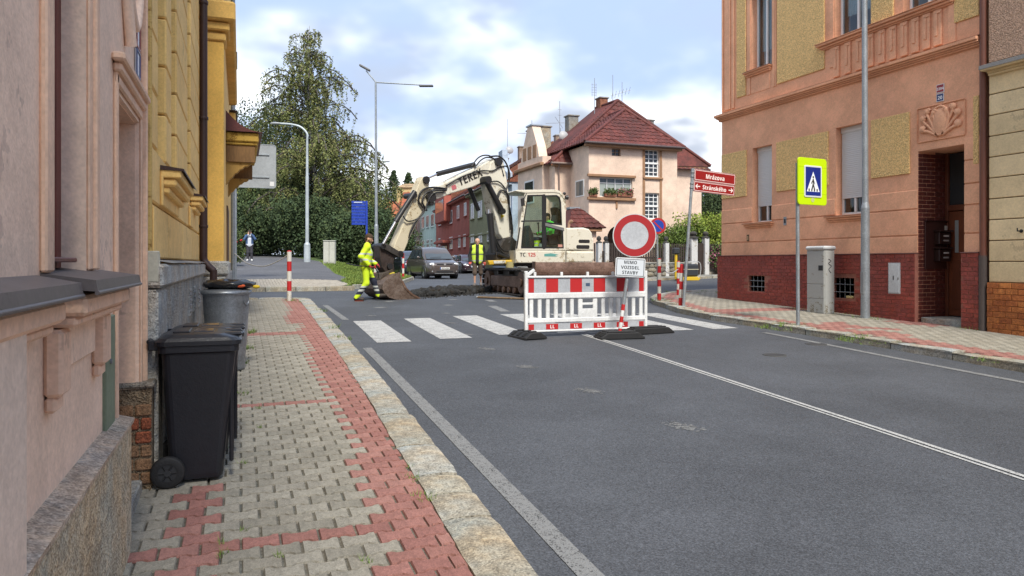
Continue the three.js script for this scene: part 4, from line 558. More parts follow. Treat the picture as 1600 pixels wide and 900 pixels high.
  { const L = []; for (let r = 0; r < 14; r++) { const y = PY - .083 * (r + 1); L.push(y); } for (const y of L) for (let c = 0; c < 3; c++) wpart(o, numbered('jamb_brick'), cbox(XPL + .0 + c * .03, y + .004, -DO[0] + .0, XPL + .03 + c * .03 - .004, y + .077, -DO[0] - .008, .002), bm[c]); }
  wpart(o, 'plinth_drip', [cbx(XPL - .03, XR, PY, PY + .016, dN, DO[0] + .01, .004), cbx(XPL - .03, XR, PY, PY + .016, DO[1] - .01, dF + .11, .004)], mat(rgb(.16, .075, .065), { roughness: .5 }));
  for (const w of CW) { const c = wpart(o, 'cellar_window', [bx(XPL + .085, XPL + .1, w[2], w[3], w[0], w[1])], mat(rgb(.02, .02, .022), { roughness: .3 })); for (let k = 1; k < 4; k++) { const d = lerp(w[0], w[1], k / 4); wpart(c, 'upright_bar', [cyl([XPL + .04, w[2], -d], [XPL + .04, w[3], -d], .008, .008, 8)], M_.steel); } for (const t of [.3, .68]) wpart(c, 'cross_bar', [cyl([XPL + .03, lerp(w[2], w[3], t), -w[0]], [XPL + .03, lerp(w[2], w[3], t), -w[1]], .01, .01, 8)], M_.steel); }
  { const w = CW[1]; const b = thing('soap_block', 'small pale yellow block lying in the barred cellar window', 'block', [XPL + .055, w[2], -w[0] - .16]); part(b, 'block', cbox(-.03, 0, -.1, .03, .06, .1, .012), mat(rgb(.68, .55, .25))); }
  // white electricity box set into the plinth
  { const a = q(1393.5, 457), b = q(1412.5, 412.5), t = thing('meter_box', 'white metal meter box set in the red brick plinth', 'meter box', [XPL - .012, a.y - .02, -(a.d + b.d) / 2]); const w = (a.d - b.d) / 2; part(t, 'frame', cbox(-.004, 0, -w, .01, .62, w, .004), mat(rgb(.45, .46, .48), { roughness: .4 })); const d = part(t, 'door', cbox(-.012, .02, -w + .02, -.003, .60, w - .02, .004), mapped(rgb(.62, .65, .68), T.plaster, null, 0, .4)); part(d, 'latch', cbox(-.018, .28, -.02, -.011, .36, 0, .002), M_.black); part(d, 'latch', cbox(-.018, .28, w - .05, -.011, .33, w - .035, .002), M_.black); }
  // small fixtures on the facade
  { const a = q(1228, 352), t = thing('vent_cover', 'small grey vent cover on the orange wall between the windows', 'vent', [XR - .022, a.y, -a.d]); part(t, 'cover', cbox(-.012, 0, -.05, .0, .2, .05, .004), M_.galv); part(t, 'slot', cbox(-.015, .05, -.03, -.011, .15, .03, .001), M_.black); const b = q(1170, 377), s = thing('survey_plate', 'tiny dark plate low on the orange wall', 'plate', [XR - .022, b.y, -b.d]); part(s, 'plate', cbox(-.008, 0, -.045, 0, .17, .045, .002), mat(rgb(.08, .05, .03))); part(s, 'digits', cbox(-.011, .03, -.02, -.008, .14, .02, .001), mat(rgb(.5, .35, .2))); }
  // brown downpipe in the gap to the next house
  const p = wpart(o, 'downpipe', [cyl([XR - .06, roadY(9.4) + .25, -9.36], [XR - .06, top, -9.36], .055, .055, 16)], mapped(rgb(.16, .055, .035), T.worn, null, 0, .5)); wpart(p, 'cast_foot', [cyl([XR - .06, roadY(9.4) - .1, -9.36], [XR - .06, EYE + .12, -9.36], .068, .068, 16)], mapped(rgb(.09, .07, .065), T.worn, null, 0, .6));
}
// ------------------------------------------------------------------ the beige banded house beyond the frame's right edge
{
  const X = 12.33, d1 = 9.26, d0 = -3, q = (u, v) => atX(u, v, X), PY = q(1540, 441).y, CY_ = q(1540, 118).y, top = EYE + 9;
  const bg = [[.82, .65, .40], [.79, .62, .38], [.84, .67, .42]].map(c => mapped(rgb(...c), T.worn, T.plasterBump, .0014, .92));
  const o = thing('beige_banded_house', 'house with cream plaster bands and an orange brick plinth beside the orange house', 'house', [X, roadY(6), -d1]);
  wpart(o, 'wall', [bx(X + .0, X + 8, -.6, top, d0, d1)], mapped(rgb(.33, .22, .13), T.plaster));
  const n = 10, pitch = (CY_ - PY) / n; for (let i = 0; i < n; i++) wpart(o, numbered('plaster_band'), cbx(X - .03, X + .0, PY + i * pitch + .008, PY + (i + 1) * pitch - .008, d0, d1, .01), bg[i % 3]);
  wpart(o, 'upper_wall', [bx(X - .03, X + .0, CY_ + .2, top, d0, d1)], mapped(rgb(.72, .47, .33), T.stucco, T.stuccoBump, .03, .95), 'rough pink-brown render');
  wpart(o, 'cornice', [cbx(X - .11, X, CY_ + .0, CY_ + .04, d0, d1 - .02, .006), cbx(X - .08, X, CY_ - .04, CY_ - .001, d0, d1 - .02, .005), cbx(X - .2, X, CY_ + .042, CY_ + .13, d0, d1 + .04, .01)], bg[1]);
  wpart(o, 'cornice_sheet', [polys([[[X - .21, CY_ + .135, -d0], [X - .21, CY_ + .135, -d1 - .05], [X, CY_ + .2, -d1 - .05], [X, CY_ + .2, -d0]], [[X - .21, CY_ + .135, -d0], [X - .21, CY_ + .135, -d1 - .05], [X - .215, CY_ + .07, -d1 - .05], [X - .215, CY_ + .07, -d0]], [[X - .215, CY_ + .07, -d1 - .052], [X - .21, CY_ + .135, -d1 - .052], [X, CY_ + .2, -d1 - .052], [X, CY_ + .07, -d1 - .052]]])], mapped(rgb(.25, .24, .235), T.worn, null, 0, .5));
  const ob = [[.62, .20, .045], [.56, .175, .04], [.67, .235, .055]].map(c => mapped(rgb(...c), T.rust, T.stoneBump, .006, .6));
  wpart(o, 'plinth', [bx(X - .07, X, -.6, PY, d0, d1)], mapped(rgb(.30, .13, .04), T.concrete));
  for (let r = 0; r < 13; r++) for (let c = 0; c < 12; c++) { const y = PY - .1 * (r + 1), d = d1 - (c + 1) * .22 + (r & 1 ? .11 : 0); const a = d, b = Math.min(d + .215, d1); if (b - a < .03 || y < roadY(d) - .05) continue; wpart(o, numbered('brick'), cbx(X - .085, X - .07, y + .004, y + .096, a + .003, b, .005), ob[Math.floor(R() * 3)]); }
  { const a = q(1598, 361), t = thing('wall_hook', 'small dark iron hook on the cream banded wall', 'hook', [X - .03, a.y, -a.d]); part(t, 'hook', [cyl([0, 0, 0], [-.1, 0, 0], .012), cyl([-.1, 0, 0], [-.1, .05, 0], .01)], M_.black); part(t, 'rose', [cyl([0, 0, 0], [-.01, 0, 0], .03, .03, 12)], M_.black); }
}
// ------------------------------------------------------------------ pink villa with the red tiled hip roof across the junction
function roofTiles(pts, m, parent, name = 'roof_tiles', course = .34, wave = .30) {       // pts: eave start, eave end, then up round the face
  const V = pts.map(p => new THREE.Vector3(...p)), e = V[1].clone().sub(V[0]).normalize(); let n = e.clone().cross(V[2].clone().sub(V[0])).normalize(); if (n.y < 0) n.negate(); let w = n.clone().cross(e); if (w.y < 0) w.negate();
  const P2 = V.map(v => { const d = v.clone().sub(V[0]); return [d.dot(e), d.dot(w)]; }), smax = Math.max(...P2.map(p => p[1])), out = [];
  const cut = s => { let a = 1e9, b = -1e9; for (let i = 0; i < P2.length; i++) { const [x0, y0] = P2[i], [x1, y1] = P2[(i + 1) % P2.length]; if ((y0 - s) * (y1 - s) > 0 || y0 === y1) continue; const x = x0 + (x1 - x0) * (s - y0) / (y1 - y0); a = Math.min(a, x); b = Math.max(b, x); } return b > a ? [a, b] : null; };
  const at = (x, s, h) => { const q = V[0].clone().addScaledVector(e, x).addScaledVector(w, s).addScaledVector(n, h); return [q.x, q.y, q.z]; };
  const N = Math.ceil(smax / course); let prev = null;
  for (let k = 0; k < N; k++) {
    const s0 = k * course, s1 = Math.min((k + 1) * course + .03, smax - .005), c0 = cut(Math.max(s0, .003)), c1 = cut(s1); if (!c0) continue; const a = c1 ? Math.max(c0[0], c1[0] - 1e-6) : c0[0]; const q1 = c1 || [(c0[0] + c0[1]) / 2, (c0[0] + c0[1]) / 2 + .01];
    const n2 = Math.max(1, Math.ceil((c0[1] - c0[0]) / (wave / 4)));
    for (let i = 0; i < n2; i++) { const X0 = lerp(c0[0], c0[1], i / n2), X1 = lerp(c0[0], c0[1], (i + 1) / n2), Y0 = clamp(X0, q1[0], q1[1]), Y1 = clamp(X1, q1[0], q1[1]); const h = x => .028 + .022 * Math.sin(x / wave * 2 * Math.PI + (k & 1) * Math.PI * .0) + .012 * hash3(Math.floor(x / wave), k, 3); out.push([at(X0, s0, h(X0) + .022), at(X1, s0, h(X1) + .022), at(Y1, s1, h(Y1) - .006), at(Y0, s1, h(Y0) - .006)], [at(X0, s0, -.01), at(X1, s0, -.01), at(X1, s0, h(X1) + .022), at(X0, s0, h(X0) + .022)]); }
  }
  const o = wpart(parent, name, [polys(out)], m); o.userData.kind = 'stuff'; return o;
}
const tileMat = mapped(rgb(.15, .034, .026), T.roof, null, 0, .7), tileMat2 = mapped(rgb(.36, .11, .05), T.roof, null, 0, .8);
const pinkW = mapped(rgb(.80, .61, .49), T.plaster, T.plasterBump, .0014, .92), trimB = mapped(rgb(.36, .20, .11), T.plaster, null, 0, .8);
// a window in a wall facing +z: frame, bars, dark pane
function frontWindow(parent, x0, x1, y0, y1, z, nx, ny, opt = {}) {
  const fw = opt.fw || .05, m = opt.m || wframe, L = [cbox(x0, y0, z, x0 + fw, y1, z + .06, .006), cbox(x1 - fw, y0, z, x1, y1, z + .06, .006), cbox(x0 + fw, y0, z, x1 - fw, y0 + fw, z + .06, .006), cbox(x0 + fw, y1 - fw, z, x1 - fw, y1, z + .06, .006)];
  for (let i = 1; i < nx; i++) { const x = lerp(x0, x1, i / nx); L.push(cbox(x - .022, y0 + fw, z, x + .022, y1 - fw, z + .05, .004)); }
  for (let j = 1; j < ny; j++) { const y = lerp(y0, y1, (opt.split && j === 1) ? opt.split : j / ny); L.push(cbox(x0 + fw, y - .02, z + .002, x1 - fw, y + .02, z + .048, .004)); }
  const f = wpart(parent, 'window', L, m); wpart(f, 'pane', [box(x0 + fw, y0 + fw, z + .012, x1 - fw, y1 - fw, z + .02)], opt.glass || M_.glass);
  if (opt.curtain) for (const s of [0, 1, 2, 3]) { const a = lerp(x0, x1, (s + .12) / 4), b = lerp(x0, x1, (s + .88) / 4); wpart(f, 'curtain', [box(a, y0 + fw + .02, z + .021, b, y0 + (y1 - y0) * .72, z + .026)], mat(rgb(.30, .34, .33), { roughness: 1 })); }
  return f;
}
{
  const d0 = 33, dw = 35.2, Z0 = -d0, A = (u, v) => atD(u, v, d0), B = (u, v) => atD(u, v, dw), gy = EYE - .75;
  const x0 = A(920, 0).x, x1 = A(1058, 0).x, ye = A(990, 229).y, xw0 = B(867, 0).x, xw1 = B(1096, 0).x, yw = B(890, 257).y;
  const o = thing('pink_villa', 'pink two-storey villa with a red tiled hip roof behind the junction', 'house', [x0, gy, -d0]);
  // openings of the front block
  const arch = []; { const c = A(953, 410), r = .62; const xc = A(966, 0).x, yb = gy - .1, ys = A(960, 372).y; arch.push([xc - r, yb]); arch.push([xc + r, yb]); for (let i = 0; i <= 12; i++) { const a = i / 12 * Math.PI; arch.push([xc + r * Math.cos(a), ys + r * Math.sin(a)]); } }
  const wins = [[937, 988, 276.5, 307], [956, 970, 231.5, 243.5], [1008, 1030, 233, 275.5], [1008, 1030, 301, 342]].map(([a, b, t, q]) => [A(a, 0).x, A(b, 0).x, A(a, q).y, A(a, t).y]);
  wpart(o, 'front_wall', [extrude([[x0, gy - .3], [x1, gy - .3], [x1, ye], [x0, ye]], .35, 0, [...wins.map(([a, b, c, e]) => [[a, c], [b, c], [b, e], [a, e]]), arch]).translate(0, 0, Z0 - .35)], pinkW);
  wpart(o, 'block_sides', [box(x0, gy - .3, Z0 - .35, x0 + .3, ye, -dw - .4), box(x1 - .3, gy - .3, Z0 - .35, x1, ye, -dw - .4)], pinkW);
  wpart(o, 'porch_back', [box(x0 + .3, gy - .3, -dw - .5, x1 - .3, ye, -dw - .4)], pinkW);
  // main body behind: side to the street at xw0, body to the right wing
  const dEnd = 40.4;
  const yr = B(1075, 260).y;
  wpart(o, 'left_wing_wall', [box(xw0, gy - .3, -dw, x0 + .2, yw, -dw - .35)], pinkW);
  wpart(o, 'right_wing_wall', [box(x1 - .2, gy - .3, -dw, xw1, yr, -dw - .35)], pinkW);
  wpart(o, 'body', [box(xw0 + .01, gy - .3, -dw - .36, xw1 - .01, Math.min(yw, yr) - .02, -dEnd)], pinkW);
  // roofs
  const ap = atD(965, 158, 38), ridgeEnd = [ap.x - .3, ap.y, -40.2];
  const RF = wpart(o, 'roof', [polys([[[xw0 - .3, yw, -dw + .3], [xw1 + .4, yr, -dw + .3], [ap.x, ap.y, -ap.d]], [[xw0 - .3, yw, -dw + .3], [ap.x, ap.y, -ap.d], ridgeEnd, [xw0 - .3, yw, -dEnd]], [[xw1 + .4, yr, -dw + .3], [ap.x, ap.y, -ap.d], ridgeEnd, [xw1 + .4, yr, -dEnd]]])], mapped(rgb(.15, .034, .026), T.roof, null, 0, .8, { side: THREE.DoubleSide }), 'red tiled hip roof');
  roofTiles([[xw0 - .3, yw, -dw + .3], [xw1 + .4, yw, -dw + .3], [ap.x, ap.y, -ap.d]], tileMat, RF); roofTiles([[xw0 - .3, yw, -dEnd], [xw0 - .3, yw, -dw + .3], [ap.x, ap.y, -ap.d], ridgeEnd], tileMat, RF); roofTiles([[xw1 + .4, yr, -dw + .3], [xw1 + .4, yr, -dEnd], ridgeEnd, [ap.x, ap.y, -ap.d]], tileMat, RF);
  const ap2 = atD(976, 172, 35.4), el = A(909, 232).x, er = A(1064, 226).x, zE = -d0 + .35;
  const RB = wpart(o, 'front_roof', [polys([[[el, ye + .02, zE], [er, ye + .02, zE], [ap2.x, ap2.y, -ap2.d]], [[el, ye + .02, zE], [ap2.x, ap2.y, -ap2.d], [ap2.x, ap2.y, -37.6], [el, ye + .02, -37.5]], [[er, ye + .02, zE], [ap2.x, ap2.y, -ap2.d], [ap2.x, ap2.y, -37.6], [er, ye + .02, -37.5]]])], mapped(rgb(.15, .034, .026), T.roof, null, 0, .8, { side: THREE.DoubleSide }));
  roofTiles([[el, ye + .02, zE], [er, ye + .02, zE], [ap2.x, ap2.y, -ap2.d]], tileMat, RB); roofTiles([[el, ye + .02, -37.5], [el, ye + .02, zE], [ap2.x, ap2.y, -ap2.d], [ap2.x, ap2.y, -37.6]], tileMat, RB); roofTiles([[er, ye + .02, zE], [er, ye + .02, -37.5], [ap2.x, ap2.y, -37.6], [ap2.x, ap2.y, -ap2.d]], tileMat, RB);
  for (const [a, b] of [[[el, ye + .06, zE], [ap2.x, ap2.y + .05, -ap2.d]], [[er, ye + .06, zE], [ap2.x, ap2.y + .05, -ap2.d]], [[ap2.x, ap2.y + .05, -ap2.d], [ap2.x, ap2.y + .05, -37.6]]]) wpart(RB, 'ridge_tiles', [cyl(a, b, .09, .09, 8)], tileMat);
  for (const [a, b] of [[[xw0 - .3, yw + .05, -dw + .3], [ap.x, ap.y + .05, -ap.d]], [[xw1 + .4, yr + .05, -dw + .3], [ap.x, ap.y + .05, -ap.d]], [[ap.x, ap.y + .05, -ap.d], ridgeEnd]]) wpart(RF, 'ridge_tiles', [cyl(a, b, .09, .09, 8)], tileMat);
  wpart(o, 'eaves_board', [cbox(el + .1, ye - .14, Z0 + .02, er - .1, ye, Z0 + .30, .02)], trimB); wpart(o, 'gutter', [cyl([el, ye + .02, zE + .03], [er, ye + .02, zE + .03], .06, .06, 8)], mat(rgb(.07, .05, .05), { roughness: .5 }));
  wpart(o, 'wing_eaves_board', [cbox(xw0 - .15, yw - .16, -dw + .01, x0 - .01, yw, -dw + .26, .02)], trimB); wpart(o, 'wing_eaves_board', [cbox(x1 + .01, yr - .16, -dw + .01, xw1 + .2, yr, -dw + .26, .02)], trimB);
  wpart(o, 'wing_gutter', [cyl([xw0 - .35, yw + .0, -dw + .33], [x0 - .05, yw, -dw + .33], .06, .06, 8), tube([[xw0 + .12, yw - .02, -dw + .3], [xw0 + .16, yw - .3, -dw + .12], [xw0 + .2, yw - .6, -dw + .08], [xw0 + .2, gy, -dw + .08]], .045, 20, 8)], mat(rgb(.22, .16, .14), { roughness: .5 }));
  // windows
  const cg = mat(rgb(.10, .12, .125), { roughness: .08 });
  frontWindow(o, ...wins[0], Z0 - .16, 4, 2, { curtain: true, glass: cg, split: .72 }); frontWindow(o, ...wins[1], Z0 - .16, 2, 2, { m: mat(rgb(.25, .18, .13)) });
  for (const k of [2, 3]) { const f = frontWindow(o, ...wins[k], Z0 - .16, 3, 6, { fw: .06 }); wpart(f, 'transom', [cbox(wins[k][0], lerp(wins[k][2], wins[k][3], .5) - .05, Z0 - .17, wins[k][1], lerp(wins[k][2], wins[k][3], .5) + .05, Z0 - .08, .006)], wframe); }
  const sb = (u0, u1, v0, v1, p = .14) => wpart(o, 'wall_moulding', [cbox(A(u0, 0).x, A(u0, v1).y, Z0, A(u1, 0).x, A(u0, v0).y, Z0 + p, .012)], trimB);
  sb(917, 992, 271.5, 275.5); sb(917, 992, 307.5, 312); sb(1004, 1035, 276.5, 279.5, .1); sb(1004, 1007.5, 232, 345, .05); sb(1030.6, 1034, 232, 345, .05);
  wpart(o, 'corner_strip', [cbox(A(1031, 0).x, gy, Z0, A(1036, 0).x, ye - .15, Z0 + .02, .006)], pinkW); wpart(o, 'wall_stem', [cbox(A(962, 0).x, A(962, 326).y, Z0, A(964.5, 0).x, A(962, 313).y, Z0 + .06, .01)], trimB);
  { const zl = x0, f = wpart(o, 'side_window', [cbox(zl - .03, A(921, 305).y, Z0 - 1.5, zl - .001, A(921, 278).y, Z0 - .5, .006)], wframe); wpart(f, 'pane', [box(zl - .036, A(921, 303).y, Z0 - 1.42, zl - .03, A(921, 280).y, Z0 - .58)], cg); }
  // street side: doorway wing with gable, windows in brown frames
  const Lx = xw0, sw = (a, b, v0, v1) => { const p = atX(a, v1, Lx), q = atX(b, v0, Lx); const f = wpart(o, 'street_window', [cbox(Lx - .05, p.y, -p.d, Lx - .001, q.y, -q.d, .006)], wframe); wpart(f, 'pane', [box(Lx - .056, p.y + .08, -Math.min(p.d, q.d) - .1, Lx - .05, q.y - .08, -Math.max(p.d, q.d) + .1)], M_.glass); };
  sw(849, 857, 281, 297); sw(823, 836, 288, 296);
  // stepped gable on the street side
  const gd0 = 36.0, gd1 = 39.7, gx = xw0 - .06, gp = [[gd0, gy], [gd1, gy], [gd1, yw + .5], [gd1 - .5, yw + .55], [gd1 - .7, yw + 1.1], [(gd0 + gd1) / 2 + .35, yw + 2.35], [(gd0 + gd1) / 2 - .35, yw + 2.35], [gd0 + .7, yw + 1.1], [gd0 + .5, yw + .55], [gd0, yw + .5]];
  const gb = wpart(o, 'street_gable', [facade(gx - .3, gp, .5, [], .02)], pinkW); wpart(gb, 'gable_cap', [cbox(gx - .36, yw + 2.36, -(gd0 + gd1) / 2 - .45, gx + .3, yw + 2.45, -(gd0 + gd1) / 2 + .45, .01)], mat(rgb(.40, .45, .52), { metalness: .4, roughness: .45 }));
  for (let k = -1; k <= 1; k++) wpart(gb, 'attic_window', [cbx(gx - .325, gx - .29, yw + .55, yw + 1.25, (gd0 + gd1) / 2 + k * .75 - .25, (gd0 + gd1) / 2 + k * .75 + .25, .01)], trimB);
  wpart(gb, 'gable_cornice', [cbx(gx - .5, gx - .3, yw - .02, yw + .16, gd0 - .2, gd1 + .2, .03)], trimB);
  { const gd = (gd0 + gd1) / 2; const f = wpart(gb, 'gable_window', [cbx(gx - .34, gx - .3, yw - 1.9, yw - .6, gd - .7, gd + .7, .01)], wframe); wpart(f, 'pane', [bx(gx - .346, gx - .34, yw - 1.8, yw - .7, gd - .6, gd + .6)], M_.glass); }
  // gable's own little roof
  roofTiles([[gx - .1, yw + 1.0, -gd1 + .5], [gx - .1, yw + 1.0, -gd1 + .5 - .001], [xw0 + 3, yw + 2.2, -gd1 + .5]], tileMat, o, 'gable_tiles');
  // porch with its own tiled roof on the left of the arch
  const pz = -d0 + 1.4, pf = (u, v) => atD(u, v, d0 - 1.4), pe = pf(885, 356), pq = pf(942, 357), pa = pf(905, 324), pb = pf(919, 324);
  wpart(o, 'porch_wall', [box(pe.x + .35, gy - .2, pz + .0, pq.x - .35, pe.y - .05, pz - 1.38)], pinkW);
  const PR = wpart(o, 'porch_roof', [polys([[[pe.x, pe.y, pz + .3], [pq.x, pq.y, pz + .3], [pb.x, pb.y, pz - .9], [pa.x, pa.y, pz - .9]], [[pe.x, pe.y, pz + .3], [pa.x, pa.y, pz - .9], [pa.x, pa.y, pz - 1.38], [pe.x, pe.y, pz - 1.38]], [[pq.x, pq.y, pz + .3], [pb.x, pb.y, pz - .9], [pb.x, pb.y, pz - 1.38], [pq.x, pq.y, pz - 1.38]]])], tileMat); roofTiles([[pe.x, pe.y, pz + .3], [pq.x, pq.y, pz + .3], [pb.x, pb.y, pz - .9], [pa.x, pa.y, pz - .9]], tileMat, PR); roofTiles([[pq.x, pq.y, pz + .3], [pq.x, pq.y, pz - 1.38], [pb.x, pb.y, pz - 1.38], [pb.x, pb.y, pz - .9]], tileMat, PR);
  wpart(PR, 'ridge_flashing', [cbox(pa.x - .05, pa.y - .02, pz - .95, pb.x + .05, pa.y + .09, pz - 1.38, .01)], M_.galv); wpart(PR, 'porch_eaves', [cbox(pe.x + .15, pe.y - .16, pz + .02, pq.x - .15, pe.y - .01, pz + .24, .02)], trimB);
  // chimneys
  const ch = (u0, u1, v0, v1, d, m, cap) => { const p = atD(u0, v1, d), q = atD(u1, v0, d); const c = wpart(o, 'chimney', [cbox(p.x, p.y - 1, -d, q.x, q.y, -d - .6, .02)], m); wpart(c, 'cap', [cbox(p.x - .06, q.y, -d + .06, q.x + .06, q.y + .08, -d - .66, .015)], cap); };
  const cb = mapped(rgb(.34, .15, .09), T.rust, T.stoneBump, .01, .95), cgm = mapped(rgb(.36, .33, .29), T.stone, null, 0, .95);
  ch(938, 950, 154, 176, 39.5, cb, cgm); ch(1009, 1022, 189, 200, 40, cgm, cgm); ch(889, 904, 182, 200, 40, cgm, cgm); ch(840, 861, 199, 225, 40, mapped(rgb(.50, .43, .33), T.stone, null, 0, .95), cgm); ch(829, 838, 204, 225, 39.9, mapped(rgb(.45, .2, .12), T.rust), cgm);
}
// thin aerials on the roofs
{
  const am = mat(rgb(.34, .35, .37), { metalness: .6, roughness: .4 });
  const aerial = (u, v0, v1, d, kind, lab) => {
    const p = atD(u, v1, d), q = atD(u, v0, d), h = q.y - p.y; const o = thing('aerial', lab, 'aerial', [p.x, p.y - .4, -d], 0, 'aerials on the far roofs'); part(o, 'mast', [cyl([0, 0, 0], [0, h + .4, 0], .022, .018, 8)], am);
    if (kind === 1) { part(o, 'boom', [cyl([-.75, h * .62, 0], [.55, h * .95, .1], .016, .016, 6)], am); for (let i = 0; i < 6; i++) { const t = i / 5, x = lerp(-.7, .5, t), y = lerp(h * .63, h * .94, t); part(o, 'element', [cyl([x, y - .2, -.1], [x + .02, y + .2, .1], .01, .01, 5)], am); } }
    if (kind === 2) { part(o, 'reflector', [cyl([-.16, h + .1, 0], [-.16, h - .7, 0], .012, .012, 5), cyl([.1, h + .1, 0], [.1, h - .7, 0], .012, .012, 5)], am); for (let i = 0; i < 5; i++) part(o, 'element', [cyl([-.2, h - .6 + i * .15, 0], [.14, h - .6 + i * .15, 0], .01, .01, 5)], am); }
    if (kind === 3) { part(o, 'crosspiece', [cyl([-.9, h * .55, 0], [.3, h * .6, 0], .014, .014, 5), cyl([-.3, h * .75, 0], [.2, h * .45, 0], .012, .012, 5)], am); part(o, 'upper_grid', [cyl([-.12, h * .95, 0], [.12, h * .95, 0], .01, .01, 5), cyl([-.12, h * .8, 0], [.12, h * .8, 0], .01, .01, 5)], am); }
    if (kind === 4) { const g = new THREE.SphereGeometry(.42, 20, 8, 0, 6.283, 0, .75); g.rotateX(Math.PI / 2); g.rotateX(-.25); g.translate(0, .75, .15); part(o, 'dish', norm(g), mat(rgb(.36, .36, .37), { side: THREE.DoubleSide, roughness: .5 })); part(o, 'feed_arm', [cyl([0, .5, .2], [0, .62, .75], .012, .012, 5)], am); }
    return o;
  };
  aerial(929, 122, 175, 39, 2, 'grid aerial on the mast left of the brick chimney'); aerial(957.5, 117, 160, 40, 0, 'bare mast beside the yagi aerial on the villa roof'); aerial(972, 128, 162, 40, 1, 'tilted yagi aerial at the top of the villa roof'); aerial(874.5, 158, 215, 40, 3, 'cross-shaped aerial above the grey roof chimney'); aerial(831, 188, 212, 40, 3, 'small cross-shaped aerial beside the wide chimney');
  aerial(793, 186, 245, 50, 4, 'tall mast with a grey satellite dish on the blue house'); aerial(876, 200, 225, 39.5, 4, 'grey satellite dish on the villa ridge'); aerial(830, 205, 225, 40, 4, 'small satellite dish beside the wide chimney');
}
